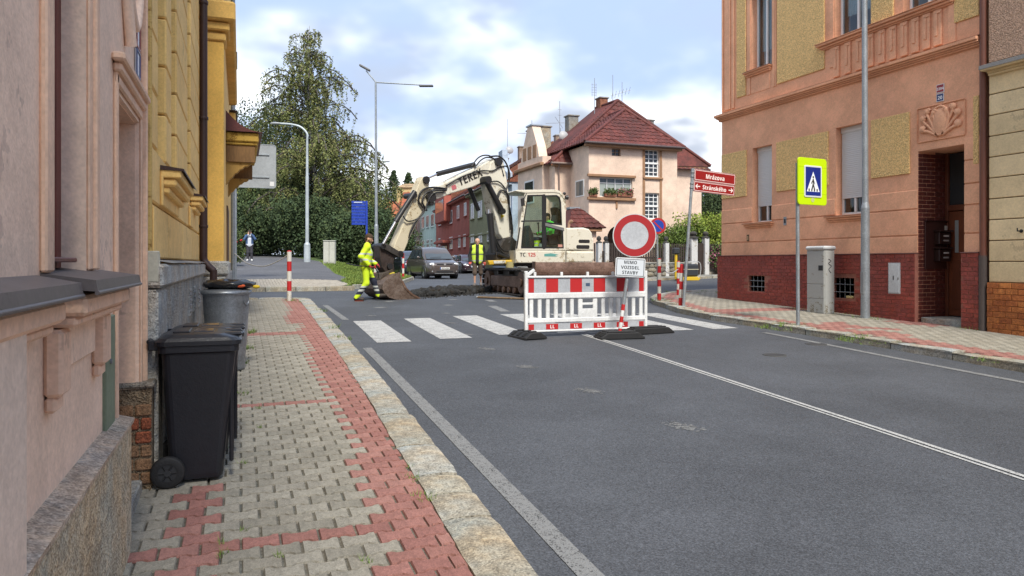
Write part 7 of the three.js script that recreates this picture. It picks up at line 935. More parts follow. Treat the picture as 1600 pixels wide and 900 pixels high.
  if (W.over) { part(o, W.over.name, meshBones([[J.pelvis, J.chest, .128, .135, .76], [J.chest, J.neck, .125, .06, .74], [[J.shL[0] * .8, J.shL[1], J.shL[2]], [J.shR[0] * .8, J.shR[1], J.shR[2]], .062, .062]], .014, .034, W.over.colour, .05), vc()); }
  if (W.legs) { const sh = W.legs.short; part(o, W.legs.name, meshBones([...legs.map(([a, b, r0, r1], i) => i % 2 ? [a, sh ? [lerp(a[0], b[0], .12), lerp(a[1], b[1], .12), lerp(a[2], b[2], .12)] : b, r0 + .004, sh ? r0 + .006 : Math.max(r1, .048)] : [a, b, r0, r1 + .004]), [J.hipL, J.hipR, .095, .095], [J.pelvis, [J.pelvis[0], J.pelvis[1] + .06, J.pelvis[2]], .11, .11, .74]], .014, .016, W.legs.colour, .045), vc()); }
  ['L', 'R'].forEach((s, i) => part(o, 'shoe', meshBones([[J['an' + s], J['toe' + s], .05, .042], [[J['an' + s][0], J['an' + s][1] - .03, J['an' + s][2] - .02], J['toe' + s], .042, .04], ...(W.boot ? [[J['an' + s], [lerp(J['an' + s][0], J['kn' + s][0], .25), lerp(J['an' + s][1], J['kn' + s][1], .25), lerp(J['an' + s][2], J['kn' + s][2], .25)], .05, .05]] : [])], .01, .006, null, .02), mat(rgb(...(W.shoes || [.03, .025, .022])), { roughness: .7 })));
  return { o, hp };
}
const hiv = [.55, .74, .02], hivG = [.10, .62, .08], silver = [.42, .44, .42], navy = [.012, .016, .035];
{ // worker walking across in full yellow workwear, holding a black cable
  const p = G(571, 470), y0 = 0; const J = { pelvis: [0, .93, 0], chest: [0, 1.25, .03], neck: [0, 1.47, .05], head: [.0, 1.63, .09], face: [-.22, -.25, 1], shL: [.18, 1.42, .04], shR: [-.18, 1.42, .04], elL: [.25, 1.14, .03], wrL: [.17, .99, .27], elR: [-.27, 1.17, -.13], wrR: [-.22, .97, .06], hipL: [.09, .91, 0], hipR: [-.09, .91, 0], knL: [.09, .51, .22], anL: [.10, .13, .34], toeL: [.10, .14, .51], knR: [-.10, .47, .02], anR: [-.10, .085, -.24], toeR: [-.10, .045, -.08], hdL: [-.05, -.35, .6], hdR: [.1, -.5, .45] };
  const band = (y, x, z, cols) => cols.some(([a, b]) => y > a && y < b);
  const q = person('worker in yellow high-visibility jacket and trousers walking beside the bucket', [p.x, p.y, -p.d], Math.PI / 2 - .12, J, { hair: [.055, .032, .018], beard: true, gloves: [.30, .03, .03], boot: true, shoes: [.035, .025, .02], top: { name: 'jacket', colour: (x, y, z) => (Math.abs(x) < .2 && band(y, x, z, [[1.03, 1.075], [1.20, 1.245]])) || (Math.abs(x) > .2 && band(y, x, z, [[1.07, 1.115], [1.22, 1.265]])) || (Math.abs(Math.abs(x) - .11) < .022 && y > 1.24 && y < 1.46) ? silver : hiv }, legs: { name: 'trousers', colour: (x, y, z) => { const low = y < .40; if (band(y, x, z, [[.25, .305], [.355, .40]])) return silver; if ((y > .40 && y < .62 && z > .10) || (low && y > .30) || (y < .25 && y > .17)) return navy; return hiv; } } });
  const a = [-.16, .90, .12]; part(q.o, 'held_cable', [tube([[-.4, .99, -.5], [-.30, .93, -.2], [-.2, .91, .06], [-.1, .86, .25], [-.02, .68, .34], [.0, .6, .33]], .014, 40, 8)], M_.black);
  part(q.o, 'boot_sole', [cbox(-.14, .0, -.28, -.06, .010, -.06, .004)], mat(rgb(.4, .06, .03)));
}
{ // man in vest and shorts behind the digging
  const p = G(746, 447); const J = { pelvis: [0, .94, 0], chest: [0, 1.26, 0], neck: [0, 1.49, 0], head: [0, 1.66, .03], face: [.1, -.08, 1], shL: [.20, 1.44, 0], shR: [-.20, 1.44, 0], elL: [.29, 1.15, -.03], wrL: [.28, .93, .10], elR: [-.29, 1.15, -.03], wrR: [-.28, .93, .10], hipL: [.10, .92, 0], hipR: [-.10, .92, 0], knL: [.12, .50, -.06], anL: [.12, .11, -.26], toeL: [.13, .045, -.10], knR: [-.10, .51, .07], anR: [-.10, .085, .06], toeR: [-.12, .04, .22] };
  person('bald man in yellow safety vest, black shirt and brown shorts', [p.x, p.y, -p.d], -.32, J, { gloves: [.42, .08, .06], shoes: [.12, .10, .09], top: { name: 'shirt', colour: (x, y, z) => (Math.abs(x) < .06 && z > .05 && y > 1.12 && y < 1.36) ? (y < 1.22 ? [.45, .07, .03] : [.22, .14, .13]) : [.012, .012, .014] }, over: { name: 'safety_vest', colour: (x, y, z) => { if (Math.abs(x) < .062 && z > .02) return [.012, .012, .014]; if (y > .93 && y < .98) return silver; if (y > 1.17 && y < 1.21) return [.12, .14, .10]; return [.52, .70, .06]; } }, legs: { name: 'shorts', short: true, colour: () => [.085, .06, .045] } });
}
{ // person on the path taking a photo
  const b = atDepth(390, 413, 42), gy = bankY(b.x, b.d) + .012; const J = { pelvis: [0, .92, 0], chest: [0, 1.25, 0], neck: [0, 1.46, 0], head: [0, 1.63, .03], shL: [.18, 1.42, 0], shR: [-.18, 1.42, 0], elL: [.30, 1.26, .16], wrL: [.10, 1.52, .22], elR: [-.28, 1.24, .14], wrR: [-.08, 1.48, .22], hdL: [-.2, .6, .1], hdR: [.2, .6, .1], hipL: [.09, .90, 0], hipR: [-.09, .90, 0], knL: [.10, .50, .03], anL: [.11, .085, 0], toeL: [.13, .04, .16], knR: [-.09, .50, .03], anR: [-.10, .085, -.02], toeR: [-.13, .04, .14] };
  const q = person('person in denim jacket and white shirt photographing on the path', [b.x, gy, -b.d], -.05, J, { hair: [.03, .02, .015], shoes: [.55, .55, .55], top: { name: 'denim_jacket', colour: (x, y, z) => Math.abs(x) < .09 && z > 0 || y < .98 ? [.55, .58, .64] : [.045, .09, .20] }, legs: { name: 'trousers', colour: () => [.035, .033, .042] } });
  const c = thing('phone', 'dark phone held up by the person on the path', 'phone', [b.x + .01, gy + 1.60, -b.d + .30]); part(c, 'case', cbox(-.04, -.075, -.006, .04, .075, .006, .004), M_.black); part(c, 'lens', [cyl([.02, .05, .005], [.02, .05, .011], .011, .011, 10)], M_.glass);
}
{ // driver seated in the cab
  const s = atD(858, 376, 21.45); const J = { pelvis: [0, .0, 0], chest: [0, .34, -.04], neck: [0, .57, -.01], head: [0, .72, .05], face: [0, -.1, 1], shL: [.19, .52, -.02], shR: [-.19, .52, -.02], elL: [.26, .24, .06], wrL: [.22, .22, .30], elR: [-.26, .24, .06], wrR: [-.20, .22, .30], hipL: [.10, -.02, .02], hipR: [-.10, -.02, .02], knL: [.14, .03, .42], anL: [.13, -.30, .50], toeL: [.13, -.33, .62], knR: [-.14, .03, .42], anR: [-.13, -.30, .50], toeR: [-.13, -.33, .62] };
  person('driver in bright green jacket seated in the excavator cab', [s.x, s.y, -21.5], -Math.PI / 2, J, { hair: [.03, .02, .015], shoes: [.2, .16, .12], top: { name: 'jacket', colour: (x, y, z) => (y > .14 && y < .17) || (Math.abs(x) > .2 && z > .12 && z < .17) ? silver : hivG }, legs: { name: 'trousers', colour: (x, y, z) => (z > .44 && ((y > -.12 && y < -.07) || (y > -.22 && y < -.17))) ? silver : y < -.0 && z > .36 ? hiv : [.025, .03, .05] } });
}
// ------------------------------------------------------------------ parked cars: lofted bodies with glass, lamps and wheels
function loft(st, prof, n = 1) {                          // st: stations [z, ...], prof(station) -> outline points (x,y) half section mirrored
  const rings = st.map(s => { const h = prof(s); const m = h.slice().reverse().filter(p => Math.abs(p[0]) > 1e-5).map(([x, y]) => [-x, y]); return [...h, ...m].map(([x, y]) => [x, y, s[0]]); });
  const k = rings[0].length, P = [], I = []; rings.forEach(r => r.forEach(p => P.push(...p))); for (let i = 0; i < rings.length - 1; i++) for (let j = 0; j < k; j++) { const a = i * k + j, b = i * k + (j + 1) % k; I.push(a, b, a + k, b, b + k, a + k); }
  for (const [i, f] of [[0, 1], [rings.length - 1, 0]]) { const c = P.length / 3, r = rings[i]; P.push(0, r.reduce((s, p) => s + p[1], 0) / k, r[0][2]); for (let j = 0; j < k; j++) { const a = i * k + j, b = i * k + (j + 1) % k; f ? I.push(c, b, a) : I.push(c, a, b); } }
  const g = new THREE.BufferGeometry(); g.setAttribute('position', new THREE.Float32BufferAttribute(P, 3)); g.setIndex(I); g.computeVertexNormals(); return norm(g.toNonIndexed ? g : g);
}
function car(label, pos, rotY, col, o2) {
  const { L = 4.4, W = 1.8, Hh = 1.64, hood = .98, belt = .98, rear = .95, nose = .72, wsB = .95, wsT = 1.75, rsT = 3.7, rsB = 4.25, van = false } = o2 || {};
  const o = thing('parked_car', label, 'car', pos, rotY, 'cars parked down the street'), w = W / 2; const paint = new THREE.MeshPhysicalMaterial({ color: rgb(...col), roughness: .35, metalness: .3, clearcoat: 1, clearcoatRoughness: .08 }), gl = mat(rgb(.035, .045, .055), { roughness: .05 }), blk = mat(rgb(.015, .015, .017), { roughness: .55 });
  const Z = t => L / 2 - t;                              // t metres back from the nose
  const st = [[0, .62, .34, nose - .10], [.05, .80, .27, nose], [.18, .93, .22, nose + .06], [.55, .98, .2, lerp(nose + .08, hood, .5)], [wsB, 1, .2, hood], [wsB + .5, 1, .2, belt], [L * .5, 1, .2, belt + .01], [rsB - .3, 1, .2, belt + .03], [L - .25, .97, .22, rear + .02], [L - .07, .90, .28, rear - .02], [L, .74, .36, rear - .12]].map(([t, s, b, h]) => [Z(t), s * w, b, h]);
  part(o, 'car_body', loft(st, ([z, x, b, h]) => [[0, b], [x * .86, b], [x * .95, b + .07], [x, b + .2], [x * 1.0, lerp(b, h, .55)], [x * .985, h - .12], [x * .93, h - .03], [x * .75, h + .005], [0, h + .025]]), paint);
  const roofH = Hh - .02, gs = [[wsB - .05, .90, belt - .03], [lerp(wsB, wsT, .5), .84, lerp(belt, roofH, .55)], [wsT - .06, .785, roofH - .06], [wsT + .25, .77, roofH], [lerp(wsT, rsT, .5), .765, roofH + .02], [rsT - .2, .76, roofH - .005], [rsT, .76, roofH - .06], [lerp(rsT, rsB, .5), .82, lerp(belt, roofH, .5)], [rsB, .87, belt]].map(([t, s, h]) => [Z(t), s * w, belt - .06, h]);
  const gh = part(o, 'cabin', loft(gs, ([z, x, b, h]) => [[0, b], [w * .93, b], [lerp(w * .93, x, .5), lerp(b, h, .5)], [x, Math.max(b + .005, h - .07)], [x * .93, Math.max(b + .01, h - .015)], [0, h + .012]]), paint);
  const quad = (a, b, c, d) => polys([[a, b, c, d]]);
  const ws = (t0, y0, x0, t1, y1, x1, off, name) => { const n = 6, f = []; for (let i = 0; i < n; i++) { const q = s => lerp(-1, 1, s), u0 = q(i / n), u1 = q((i + 1) / n), bow = u => off * (1 - .0 * u * u) + .03 * (1 - u * u) * Math.sign(off); f.push([[u0 * x0, y0, Z(t0) + bow(u0)], [u1 * x0, y0, Z(t0) + bow(u1)], [u1 * x1, y1, Z(t1) + bow(u1)], [u0 * x1, y1, Z(t1) + bow(u0)]]); } return part(gh, name, [polys(f)], mat(rgb(.05, .065, .08), { roughness: .05, side: THREE.DoubleSide })); };
  ws(wsB - .02, belt + .0, w * .80, wsT - .02, roofH - .085, w * .69, .055, 'windscreen'); ws(rsB + .02, belt + .04, w * .76, rsT + .04, roofH - .10, w * .68, -.055, 'rear_window');
  for (const s of [-1, 1]) { const xs = (y) => s * (lerp(w * .935, w * .775, clamp((y - belt) / (roofH - belt - .07), 0, 1)) + .012); const y0 = belt + .02, y1 = roofH - .12, cuts = [wsB + .35, wsT + .35, (wsT + rsT) / 2 + .15, rsT - .1, rsB - .35]; const tops = [wsT - .02, wsT + .35, (wsT + rsT) / 2 + .15, rsT - .15, rsT - .1]; for (let i = 0; i < 3; i++) part(gh, 'side_window', [quad([xs(y0), y0, Z(cuts[i] + .03)], [xs(y1), y1, Z(Math.max(tops[i], cuts[i]) + .05)], [xs(y1), y1, Z(tops[i + 1] - .03)], [xs(y0), y0, Z(cuts[i + 1] - .03)])], mat(rgb(.04, .05, .06), { roughness: .05, side: THREE.DoubleSide }));
    for (const t of [.86, L - .86]) { const wh = part(o, 'wheel', [lathe([[.20, -.10], [.30, -.10], [.32, -.07], [.325, 0], [.32, .07], [.30, .10], [.20, .10]], 28).rotateZ(Math.PI / 2).translate(s * (w - .10), .325, Z(t))], blk); part(wh, 'rim', [lathe([[0, .075], [.06, .085], [.10, .06], [.19, .075], [.205, .095], [.205, 0]], 20).rotateZ(-s * Math.PI / 2).translate(s * (w - .10), .325, Z(t))], mat(rgb(.42, .43, .45), { metalness: .8, roughness: .35 })); part(o, 'wheel_arch', [lathe([[.33, -.13], [.385, -.13], [.385, .125], [.33, .125]], 26).rotateZ(Math.PI / 2).translate(s * (w - .125), .335, Z(t))], blk); }
    part(o, 'mirror', [sphere(s * (w + .10), belt + .07, Z(wsB + .45), .1, .85, .7, .5, 12, 8)], paint); part(o, 'headlight', [sphere(s * w * .70, nose - .035, Z(.12), .14, 1.25, .55, .62, 14, 10)], mat(rgb(.62, .66, .70), { roughness: .08, metalness: .2 })); part(o, 'tail_light', [sphere(s * w * .84, rear - .12, Z(L - .06), .11, .8, 1.3, .5, 12, 8)], mat(rgb(.35, .012, .012), { roughness: .2 })); part(o, 'fog_lamp', [sphere(s * w * .70, .40, Z(.06), .055, 1.2, .8, .6, 10, 8)], mat(rgb(.4, .42, .44), { roughness: .15 })); part(o, 'door_handle', [cbox(s * w - .012, belt - .16, Z(2.0), s * w + .02, belt - .13, Z(2.18), .006)], paint); if (van) part(o, 'roof_rail', [tube([[s * w * .72, roofH - .01, Z(wsT + .2)], [s * w * .73, roofH + .045, Z(wsT + .4)], [s * w * .73, roofH + .05, Z(rsT - .3)], [s * w * .72, roofH - .01, Z(rsT)]], .016, 20, 6)], M_.steel); }
  part(o, 'grille', [cbox(-w * .48, nose - .07, Z(.04), w * .48, nose - .01, Z(-.005), .012)], blk); part(o, 'lower_grille', [cbox(-w * .52, .33, Z(.06), w * .52, .44, Z(-.01), .02)], blk); part(o, 'badge', [cyl([0, nose - .04, Z(.02)], [0, nose - .04, Z(-.018)], .062, .062, 20)], mat(rgb(.6, .62, .64), { metalness: .7, roughness: .25 })); part(o, 'bumper_trim', [cbox(-w * .6, .275, Z(.10), w * .6, .30, Z(.0), .008)], M_.steel);
  const pl = part(o, 'number_plate', cbox(-.26, .50, Z(-.004), .26, .61, Z(-.018), .004), mat(rgb(.72, .72, .70), { roughness: .4 })); part(pl, 'plate_band', cbox(-.258, .503, Z(-.0185), -.215, .607, Z(-.0195), .0004), mat(rgb(.02, .06, .30))); if (o2 && o2.plate) { const g = letters(o2.plate, .07, .002); g.computeBoundingBox(); g.translate(-.185, .52, Z(-.0185)); part(pl, 'plate_text', g, M_.black); } part(o, 'rear_plate', cbox(-.26, .62, Z(L + .006), .26, .73, Z(L - .02), .004), mat(rgb(.72, .72, .70)));
  part(o, 'underbody', [cbox(-w * .82, .15, Z(.5), w * .82, .3, Z(L - .5), .03)], blk);
  part(o, 'wiper', [cyl([-.5, belt + .06, Z(wsB - .07)], [.1, belt + .10, Z(wsB - .04)], .01, .01, 5)], blk);
  return o;
}
{
  const at = (u, v, D) => { const p = atDepth(u, v, D); return [p.x, roadY(p.d), -p.d]; };
  car('grey-brown people carrier parked facing us by the grass', at(675, 436, 40.2), .06, [.085, .068, .062], { van: true, L: 4.4, W: 1.8, Hh: 1.68, plate: '3K9 4506', hood: 1.02, belt: 1.05, nose: .80 });
  car('dark blue car parked behind the people carrier', at(638, 430, 47), .06, [.03, .035, .05], { van: true, Hh: 1.6, hood: 1.0, belt: 1.02, nose: .78 });
  car('red car parked with its rear towards us', at(710, 421, 66), Math.PI - .14, [.26, .012, .018], { Hh: 1.46, rsT: 3.3 });
  car('black car parked facing us beside the red car', at(722.5, 424, 60), -.12, [.015, .018, .022], { Hh: 1.5 });
  car('dark plum car parked next to the man in shorts', at(733, 426, 56), -.12, [.045, .02, .03], { Hh: 1.5 });
}
// ------------------------------------------------------------------ bins on the left pavement
function wheelieBin(label, x, d) {
  const y = H(0, d) + .112, o = thing('wheelie_bin', label, 'bin', [x, y, -d], 0, 'black wheelie bins'); const pm = mapped(rgb(.014, .015, .021), T.plaster, T.plasterBump, .001, .42), lidM = mapped(rgb(.020, .021, .027), T.plaster, T.plasterBump, .001, .3);
  // local: x 0 = wall side .. .48 street side, z 0 = near side .. -.46
  const ring = (y, x0, x1, z0, z1, r) => rrect(x1 - x0, z1 - z0, r, 4, (x0 + x1) / 2, (z0 + z1) / 2).map(([a, b]) => [a, y, b]);
  const rings = [ring(.03, .09, .39, -.41, -.05, .04), ring(.06, .085, .40, -.415, -.045, .045), ring(.55, .055, .445, -.44, -.02, .05), ring(.835, .04, .475, -.455, -.005, .05), ring(.845, .02, .495, -.47, .01, .05), ring(.885, .02, .495, -.47, .01, .05)];
  const f = []; for (let i = 0; i < rings.length - 1; i++) for (let j = 0; j < rings[0].length; j++) { const k = (j + 1) % rings[0].length; f.push([rings[i][j], rings[i][k], rings[i + 1][k], rings[i + 1][j]]); } f.push([...rings[0]]);
  part(o, 'bin_body', [polys(f)], pm); part(o, 'front_rib', [cbox(.435, .12, -.40, .462, .80, -.36, .008), cbox(.435, .12, -.10, .462, .80, -.06, .008)], pm);
  const lr = [ring(.888, .0, .51, -.48, .02, .06), ring(.915, .0, .512, -.48, .02, .06), ring(.935, .02, .49, -.465, .005, .06), ring(.955, .06, .42, -.43, -.03, .07), ring(.962, .10, .36, -.39, -.07, .07)]; const lf = []; for (let i = 0; i < lr.length - 1; i++) for (let j = 0; j < lr[0].length; j++) { const k = (j + 1) % lr[0].length; lf.push([lr[i][j], lr[i][k], lr[i + 1][k], lr[i + 1][j]]); } lf.push([...lr[4]].reverse()); lf.push([...lr[0]]);
  const lid = part(o, 'lid', [polys(lf)], lidM); part(lid, 'lid_rib', [cbox(.10, .958, -.36, .20, .972, -.10, .006)], lidM); part(lid, 'lid_plate', [cbox(.22, .958, -.33, .34, .968, -.13, .004)], mat(rgb(.05, .05, .06), { roughness: .2 })); part(lid, 'lid_grip', [cbox(.40, .935, -.40, .515, .958, -.30, .01), cbox(.40, .935, -.16, .515, .958, -.06, .01)], lidM);
  part(o, 'handle', [cyl([-.03, .915, -.42], [-.03, .915, -.04], .014, .014, 10), cbox(-.035, .86, -.43, .03, .925, -.40, .006), cbox(-.035, .86, -.06, .03, .925, -.03, .006)], pm);
  for (const z of [.005, -.465]) { const w = part(o, 'wheel', [lathe([[.055, -.025], [.088, -.025], [.10, -.012], [.10, .012], [.088, .025], [.055, .025]], 24).rotateX(Math.PI / 2).translate(.08, .10, z)], M_.rubber); part(w, 'hub', [cyl([.08, .10, z - .02], [.08, .10, z + .02], .056, .056, 18), cyl([.08, .10, z + .02], [.08, .10, z + .028], .02, .02, 10)], mat(rgb(.03, .031, .034), { roughness: .5 })); for (let k = 0; k < 6; k++) { const a = k * Math.PI / 3; part(w, 'spoke', [cyl([.08 + .015 * Math.cos(a), .10 + .015 * Math.sin(a), z + .022], [.08 + .052 * Math.cos(a), .10 + .052 * Math.sin(a), z + .022], .006, .006, 5)], M_.rubber); } }
  return o;
}
wheelieBin('black wheelie bin standing at the brick door jamb', -.49, 4.93).scale.set(.98, .97, 1); wheelieBin('black wheelie bin pushed close behind the front bin', -.47, 5.47).scale.set(.98, .94, 1);
{
  const d = 9.0, p = atD(355, 455, d), y = H(0, d) + .112, h = p.y - y; const o = thing('metal_dustbin', 'galvanised round dustbin under the cellar vents', 'bin', [p.x - .01, y, -d]); const zn = mapped(rgb(.36, .39, .43), T.concrete, null, 0, .42, { metalness: .6 });
  part(o, 'drum', [lathe([[0, .02], [.19, .02], [.195, 0], [.2, .03], [.215, h * .3], [.222, h * .32], [.22, h * .34], [.236, h * .70], [.243, h * .72], [.24, h * .74], [.25, h - .04], [.265, h - .03], [.265, h - .01], [.25, h]], 36)], zn); part(o, 'lid', [lathe([[.272, h - .02], [.275, h + .012], [.2, h + .03], [0, h + .035]], 32)], zn); for (const a of [-.5, 2.4]) part(o, 'side_handle', [(() => { const g = new THREE.TorusGeometry(.05, .009, 6, 14, Math.PI); g.rotateZ(Math.PI); g.rotateY(Math.PI / 2 + a); g.translate(.245 * Math.cos(a), h - .1, -.245 * Math.sin(a) + 0); return norm(g); })()], zn); part(o, 'embossing', [tube([[-.09, h * .40, .213], [.0, h * .42, .232], [.09, h * .40, .213]], .008, 14, 6), tube([[-.07, h * .52, .214], [.0, h * .53, .234], [.07, h * .52, .214]], .007, 14, 6)], zn);
  const b = thing('rubbish_bag', 'black plastic sack with orange and yellow scraps on the dustbin', 'sack', [p.x + .02, y + h + .03, -d]); part(b, 'sack', [(() => { const g = new THREE.SphereGeometry(.27, 28, 18); g.scale(1.08, .22, .9); const q = g.attributes.position; for (let i = 0; i < q.count; i++) { const n = fbm(q.getX(i) * 14, q.getY(i) * 30, q.getZ(i) * 14, 3) - .5; q.setXYZ(i, q.getX(i) * (1 + n * .25), q.getY(i) + n * .05, q.getZ(i) * (1 + n * .25)); } g.computeVertexNormals(); g.translate(0, .045, 0); return norm(g); })()], mat(rgb(.012, .012, .014), { roughness: .25 })); part(b, 'orange_scrap', [sphere(.12, .035, .2, .04, 1.3, .5, .6)], mat(rgb(.6, .10, .03))); part(b, 'yellow_scrap', [sphere(.29, .02, .08, .035, 1.2, .6, .8)], mat(rgb(.6, .42, .03)));
}
// ------------------------------------------------------------------ warning barrier with two rubber feet
function rubberFoot(parent, x, z, len, wid, turn, name = 'rubber_foot') {
  const g = []; const sec = [[-len / 2, 0], [len / 2, 0], [len / 2 - .01, .03], [len / 2 - .12, .105], [-len / 2 + .12, .105], [-len / 2 + .01, .03]]; const o = part(parent, name, [extrude(sec, wid, .012).translate(0, 0, -wid / 2)], M_.rubber); o.position.set(x, 0, z); o.rotation.y = turn;
  for (let k = -1; k <= 1; k++) part(o, 'raised_rib', [cbox(-len / 2 + .14, .105, k * wid * .28 - .03, len / 2 - .14, .125, k * wid * .28 + .03, .006)], M_.rubber); for (const s of [-1, 1]) for (let k = 0; k < 3; k++) part(o, 'side_slot', [(() => { const g2 = cbox(-.05, -.006, -.035, .05, .006, .035, .003); g2.rotateZ(-s * .6); g2.translate(s * (len / 2 - .065), .072, (k - 1) * wid * .28); return g2; })()], mat(rgb(.004, .004, .004))); return o;
}
{
  const d = 11.45, a = atD(820, 520, d), b = atD(1010, 512, d), gy = roadY(d), W = b.x - a.x, sc = .01063; const y = v => (527 - v) * sc;       // heights read at the left post
  const o = thing('road_barrier', 'red and white plastic road barrier across the lane', 'barrier', [a.x, gy, -d]); const wp = mapped(rgb(.80, .81, .82), T.plaster, null, 0, .4), refl = mapped(rgb(.46, .48, .52), T.plaster, null, 0, .35), rd = mat(rgb(.42, .010, .012), { roughness: .65 });
  const sag = x => 0;
  for (const x of [0.02, W - .02]) part(o, 'end_post', [cbox(x - .028, .10, -.03, x + .028, 1.10, .03, .01)], wp);
  for (const [v0, v1, t] of [[431, 434.5, .035], [458, 467, .035], [498, 505, .03], [516.5, 519.5, .035]]) part(o, 'rail', [cbox(.04, y(v1), -t, W - .04, y(v0), t, .01)], wp);
  part(o, 'upper_panel', [cbox(.045, y(458), -.012, W - .045, y(434.5), .012, .003)], refl); part(o, 'lower_panel', [cbox(.045, y(516.5), -.012, W - .045, y(506), .012, .003)], refl);
  const pitch = (W - .09) / 10; for (let i = 0; i <= 10; i += 2) { const x0 = i === 0 ? .06 : .045 + pitch * (i - .5) , x1 = i === 0 ? .06 + pitch * .45 : i === 10 ? W - .06 : .045 + pitch * (i + .5); part(o, 'red_field', [cbox(x0, y(457.2), .0125, i === 10 ? W - .06 : x1, y(435.2), .0150, .001)], rd); const low = part(o, 'red_field', [cbox(x0, y(515.8), .0125, i === 10 ? W - .06 : x1, y(507), .0150, .001)], rd); if (i > 0 && i < 10) { const g = letters('LL', .058, .002); g.translate((x0 + x1) / 2 - .042, y(514), .0152); part(low, 'lettering', g, mat(rgb(.75, .75, .76))); } }
  const nS = 15; for (let i = 0; i < nS; i++) { const x = .115 + (W - .23) * i / (nS - 1); if (i === 7) continue; part(o, 'slat', [cbox(x - .034, y(498) - .003, -.018, x + .034, y(467) + .003, .018, .009)], wp); }
  { const x = W / 2; part(o, 'grip_plate', [extrude([[x - .14, y(498)], [x + .14, y(498)], [x + .14, y(467)], [x - .14, y(467)]], .03, .004, [[[x - .1, y(474.5)], [x + .1, y(474.5)], [x + .1, y(468.5)], [x - .1, y(468.5)]], [[x - .1, y(484)], [x + .1, y(484)], [x + .1, y(478)], [x - .1, y(478)]]]).translate(0, 0, -.015)], wp); part(o, 'sticker', [cbox(x - .04, y(448), .0125, x + .04, y(443), .0142, .001)], mat(rgb(.05, .08, .14))); }
  for (let i = 0; i < 5; i++) part(o, 'top_peg', [cbox(.18 + i * (W - .36) / 4 - .022, y(431) - .002, -.02, .18 + i * (W - .36) / 4 + .022, y(425), .02, .008)], wp);
  { const g = cbox(-.025, 0, -.02, .025, .16, .02, .006); g.rotateZ(-.95); g.translate(.04, y(430), 0); part(o, 'locking_lever', [g], wp); }
  rubberFoot(o, .02, .05, .42, .62, .15); rubberFoot(o, W - .02, .02, .95, .40, .1);
}
{ // no-vehicles sign with supplementary plate, leaning on its rubber foot
  const d = 10.95, gy = roadY(d), b = atD(967, 528, d), c = atD(989, 368, d), pl = atD(985, 418, d); const o = thing('no_vehicles_sign', 'round red and white no-vehicles sign with a text plate before the barrier', 'traffic sign', [b.x, gy, -d]); const lean = (b.x - c.x) / (c.y - gy);
  const px = y => -lean * y, top = c.y - gy + .3; part(o, 'pole', [cyl([px(.56), .56, 0], [px(top), top, 0], .03, .03, 14)], M_.galv); for (let i = 0; i < 5; i++) part(o, i % 2 ? 'white_band' : 'red_band', [cyl([px(.06 + i * .1), .06 + i * .1, 0], [px(.06 + (i + 1) * .1), .06 + (i + 1) * .1, 0], .0315, .0315, 14)], i % 2 ? M_.white : M_.redPaint);
  const rot = -.36, disc = (r, h, z, m, name, par) => { const g = new THREE.CylinderGeometry(r, r, h, 56); g.rotateX(Math.PI / 2); const q = part(par, name, norm(g), m); return q; };
  const cy = c.y - gy, D = part(o, 'disc', [(() => { const g = new THREE.CylinderGeometry(.365, .365, .022, 60); g.rotateX(Math.PI / 2); return norm(g); })()], mapped(rgb(.60, .61, .62), T.plaster, null, 0, .35)); D.position.set(px(cy), cy, .05); D.rotation.set(0, rot, -.04);
  part(D, 'red_ring', [extrude(ring(.348, 60), .004, 0, [ring(.232, 60)]).translate(0, 0, .0115)], mat(rgb(.34, .008, .012), { roughness: .6 })); part(D, 'grey_field', [extrude(ring(.231, 60), .003, 0).translate(0, 0, .0112)], mapped(rgb(.50, .52, .56), T.plaster, null, 0, .4));
  const py = pl.y - gy, S = part(o, 'text_plate', [extrude(rrect(.50, .32, .035, 5), .02, .003).translate(0, 0, -.01)], mat(rgb(.62, .63, .65), { roughness: .35 })); S.position.set(px(py) + .0, py, .055); S.rotation.set(0, rot, -.05);
  printed(S, 'lettering', .47, .29, canvasTex(512, 316, (k, w, h) => { k.fillStyle = '#cfd5dc'; k.fillRect(0, 0, w, h); k.strokeStyle = '#15171a'; k.lineWidth = 9; k.strokeRect(9, 9, w - 18, h - 18); k.fillStyle = '#15171a'; k.font = 'bold 82px sans-serif'; k.textAlign = 'center'; k.textBaseline = 'middle'; k.fillText('MIMO', w / 2, 66); k.fillText('VOZIDEL', w / 2, 160); k.fillText('STAVBY', w / 2, 252); }), [0, 0, .0112], 0, .35);
  for (const y0 of [cy, py]) part(o, 'clamp', [lathe([[.03, -.02], [.04, -.02], [.04, .02], [.03, .02]], 14).translate(px(y0), y0, 0)], M_.steel);
  rubberFoot(o, .0, .0, .78, .40, -.1);
}
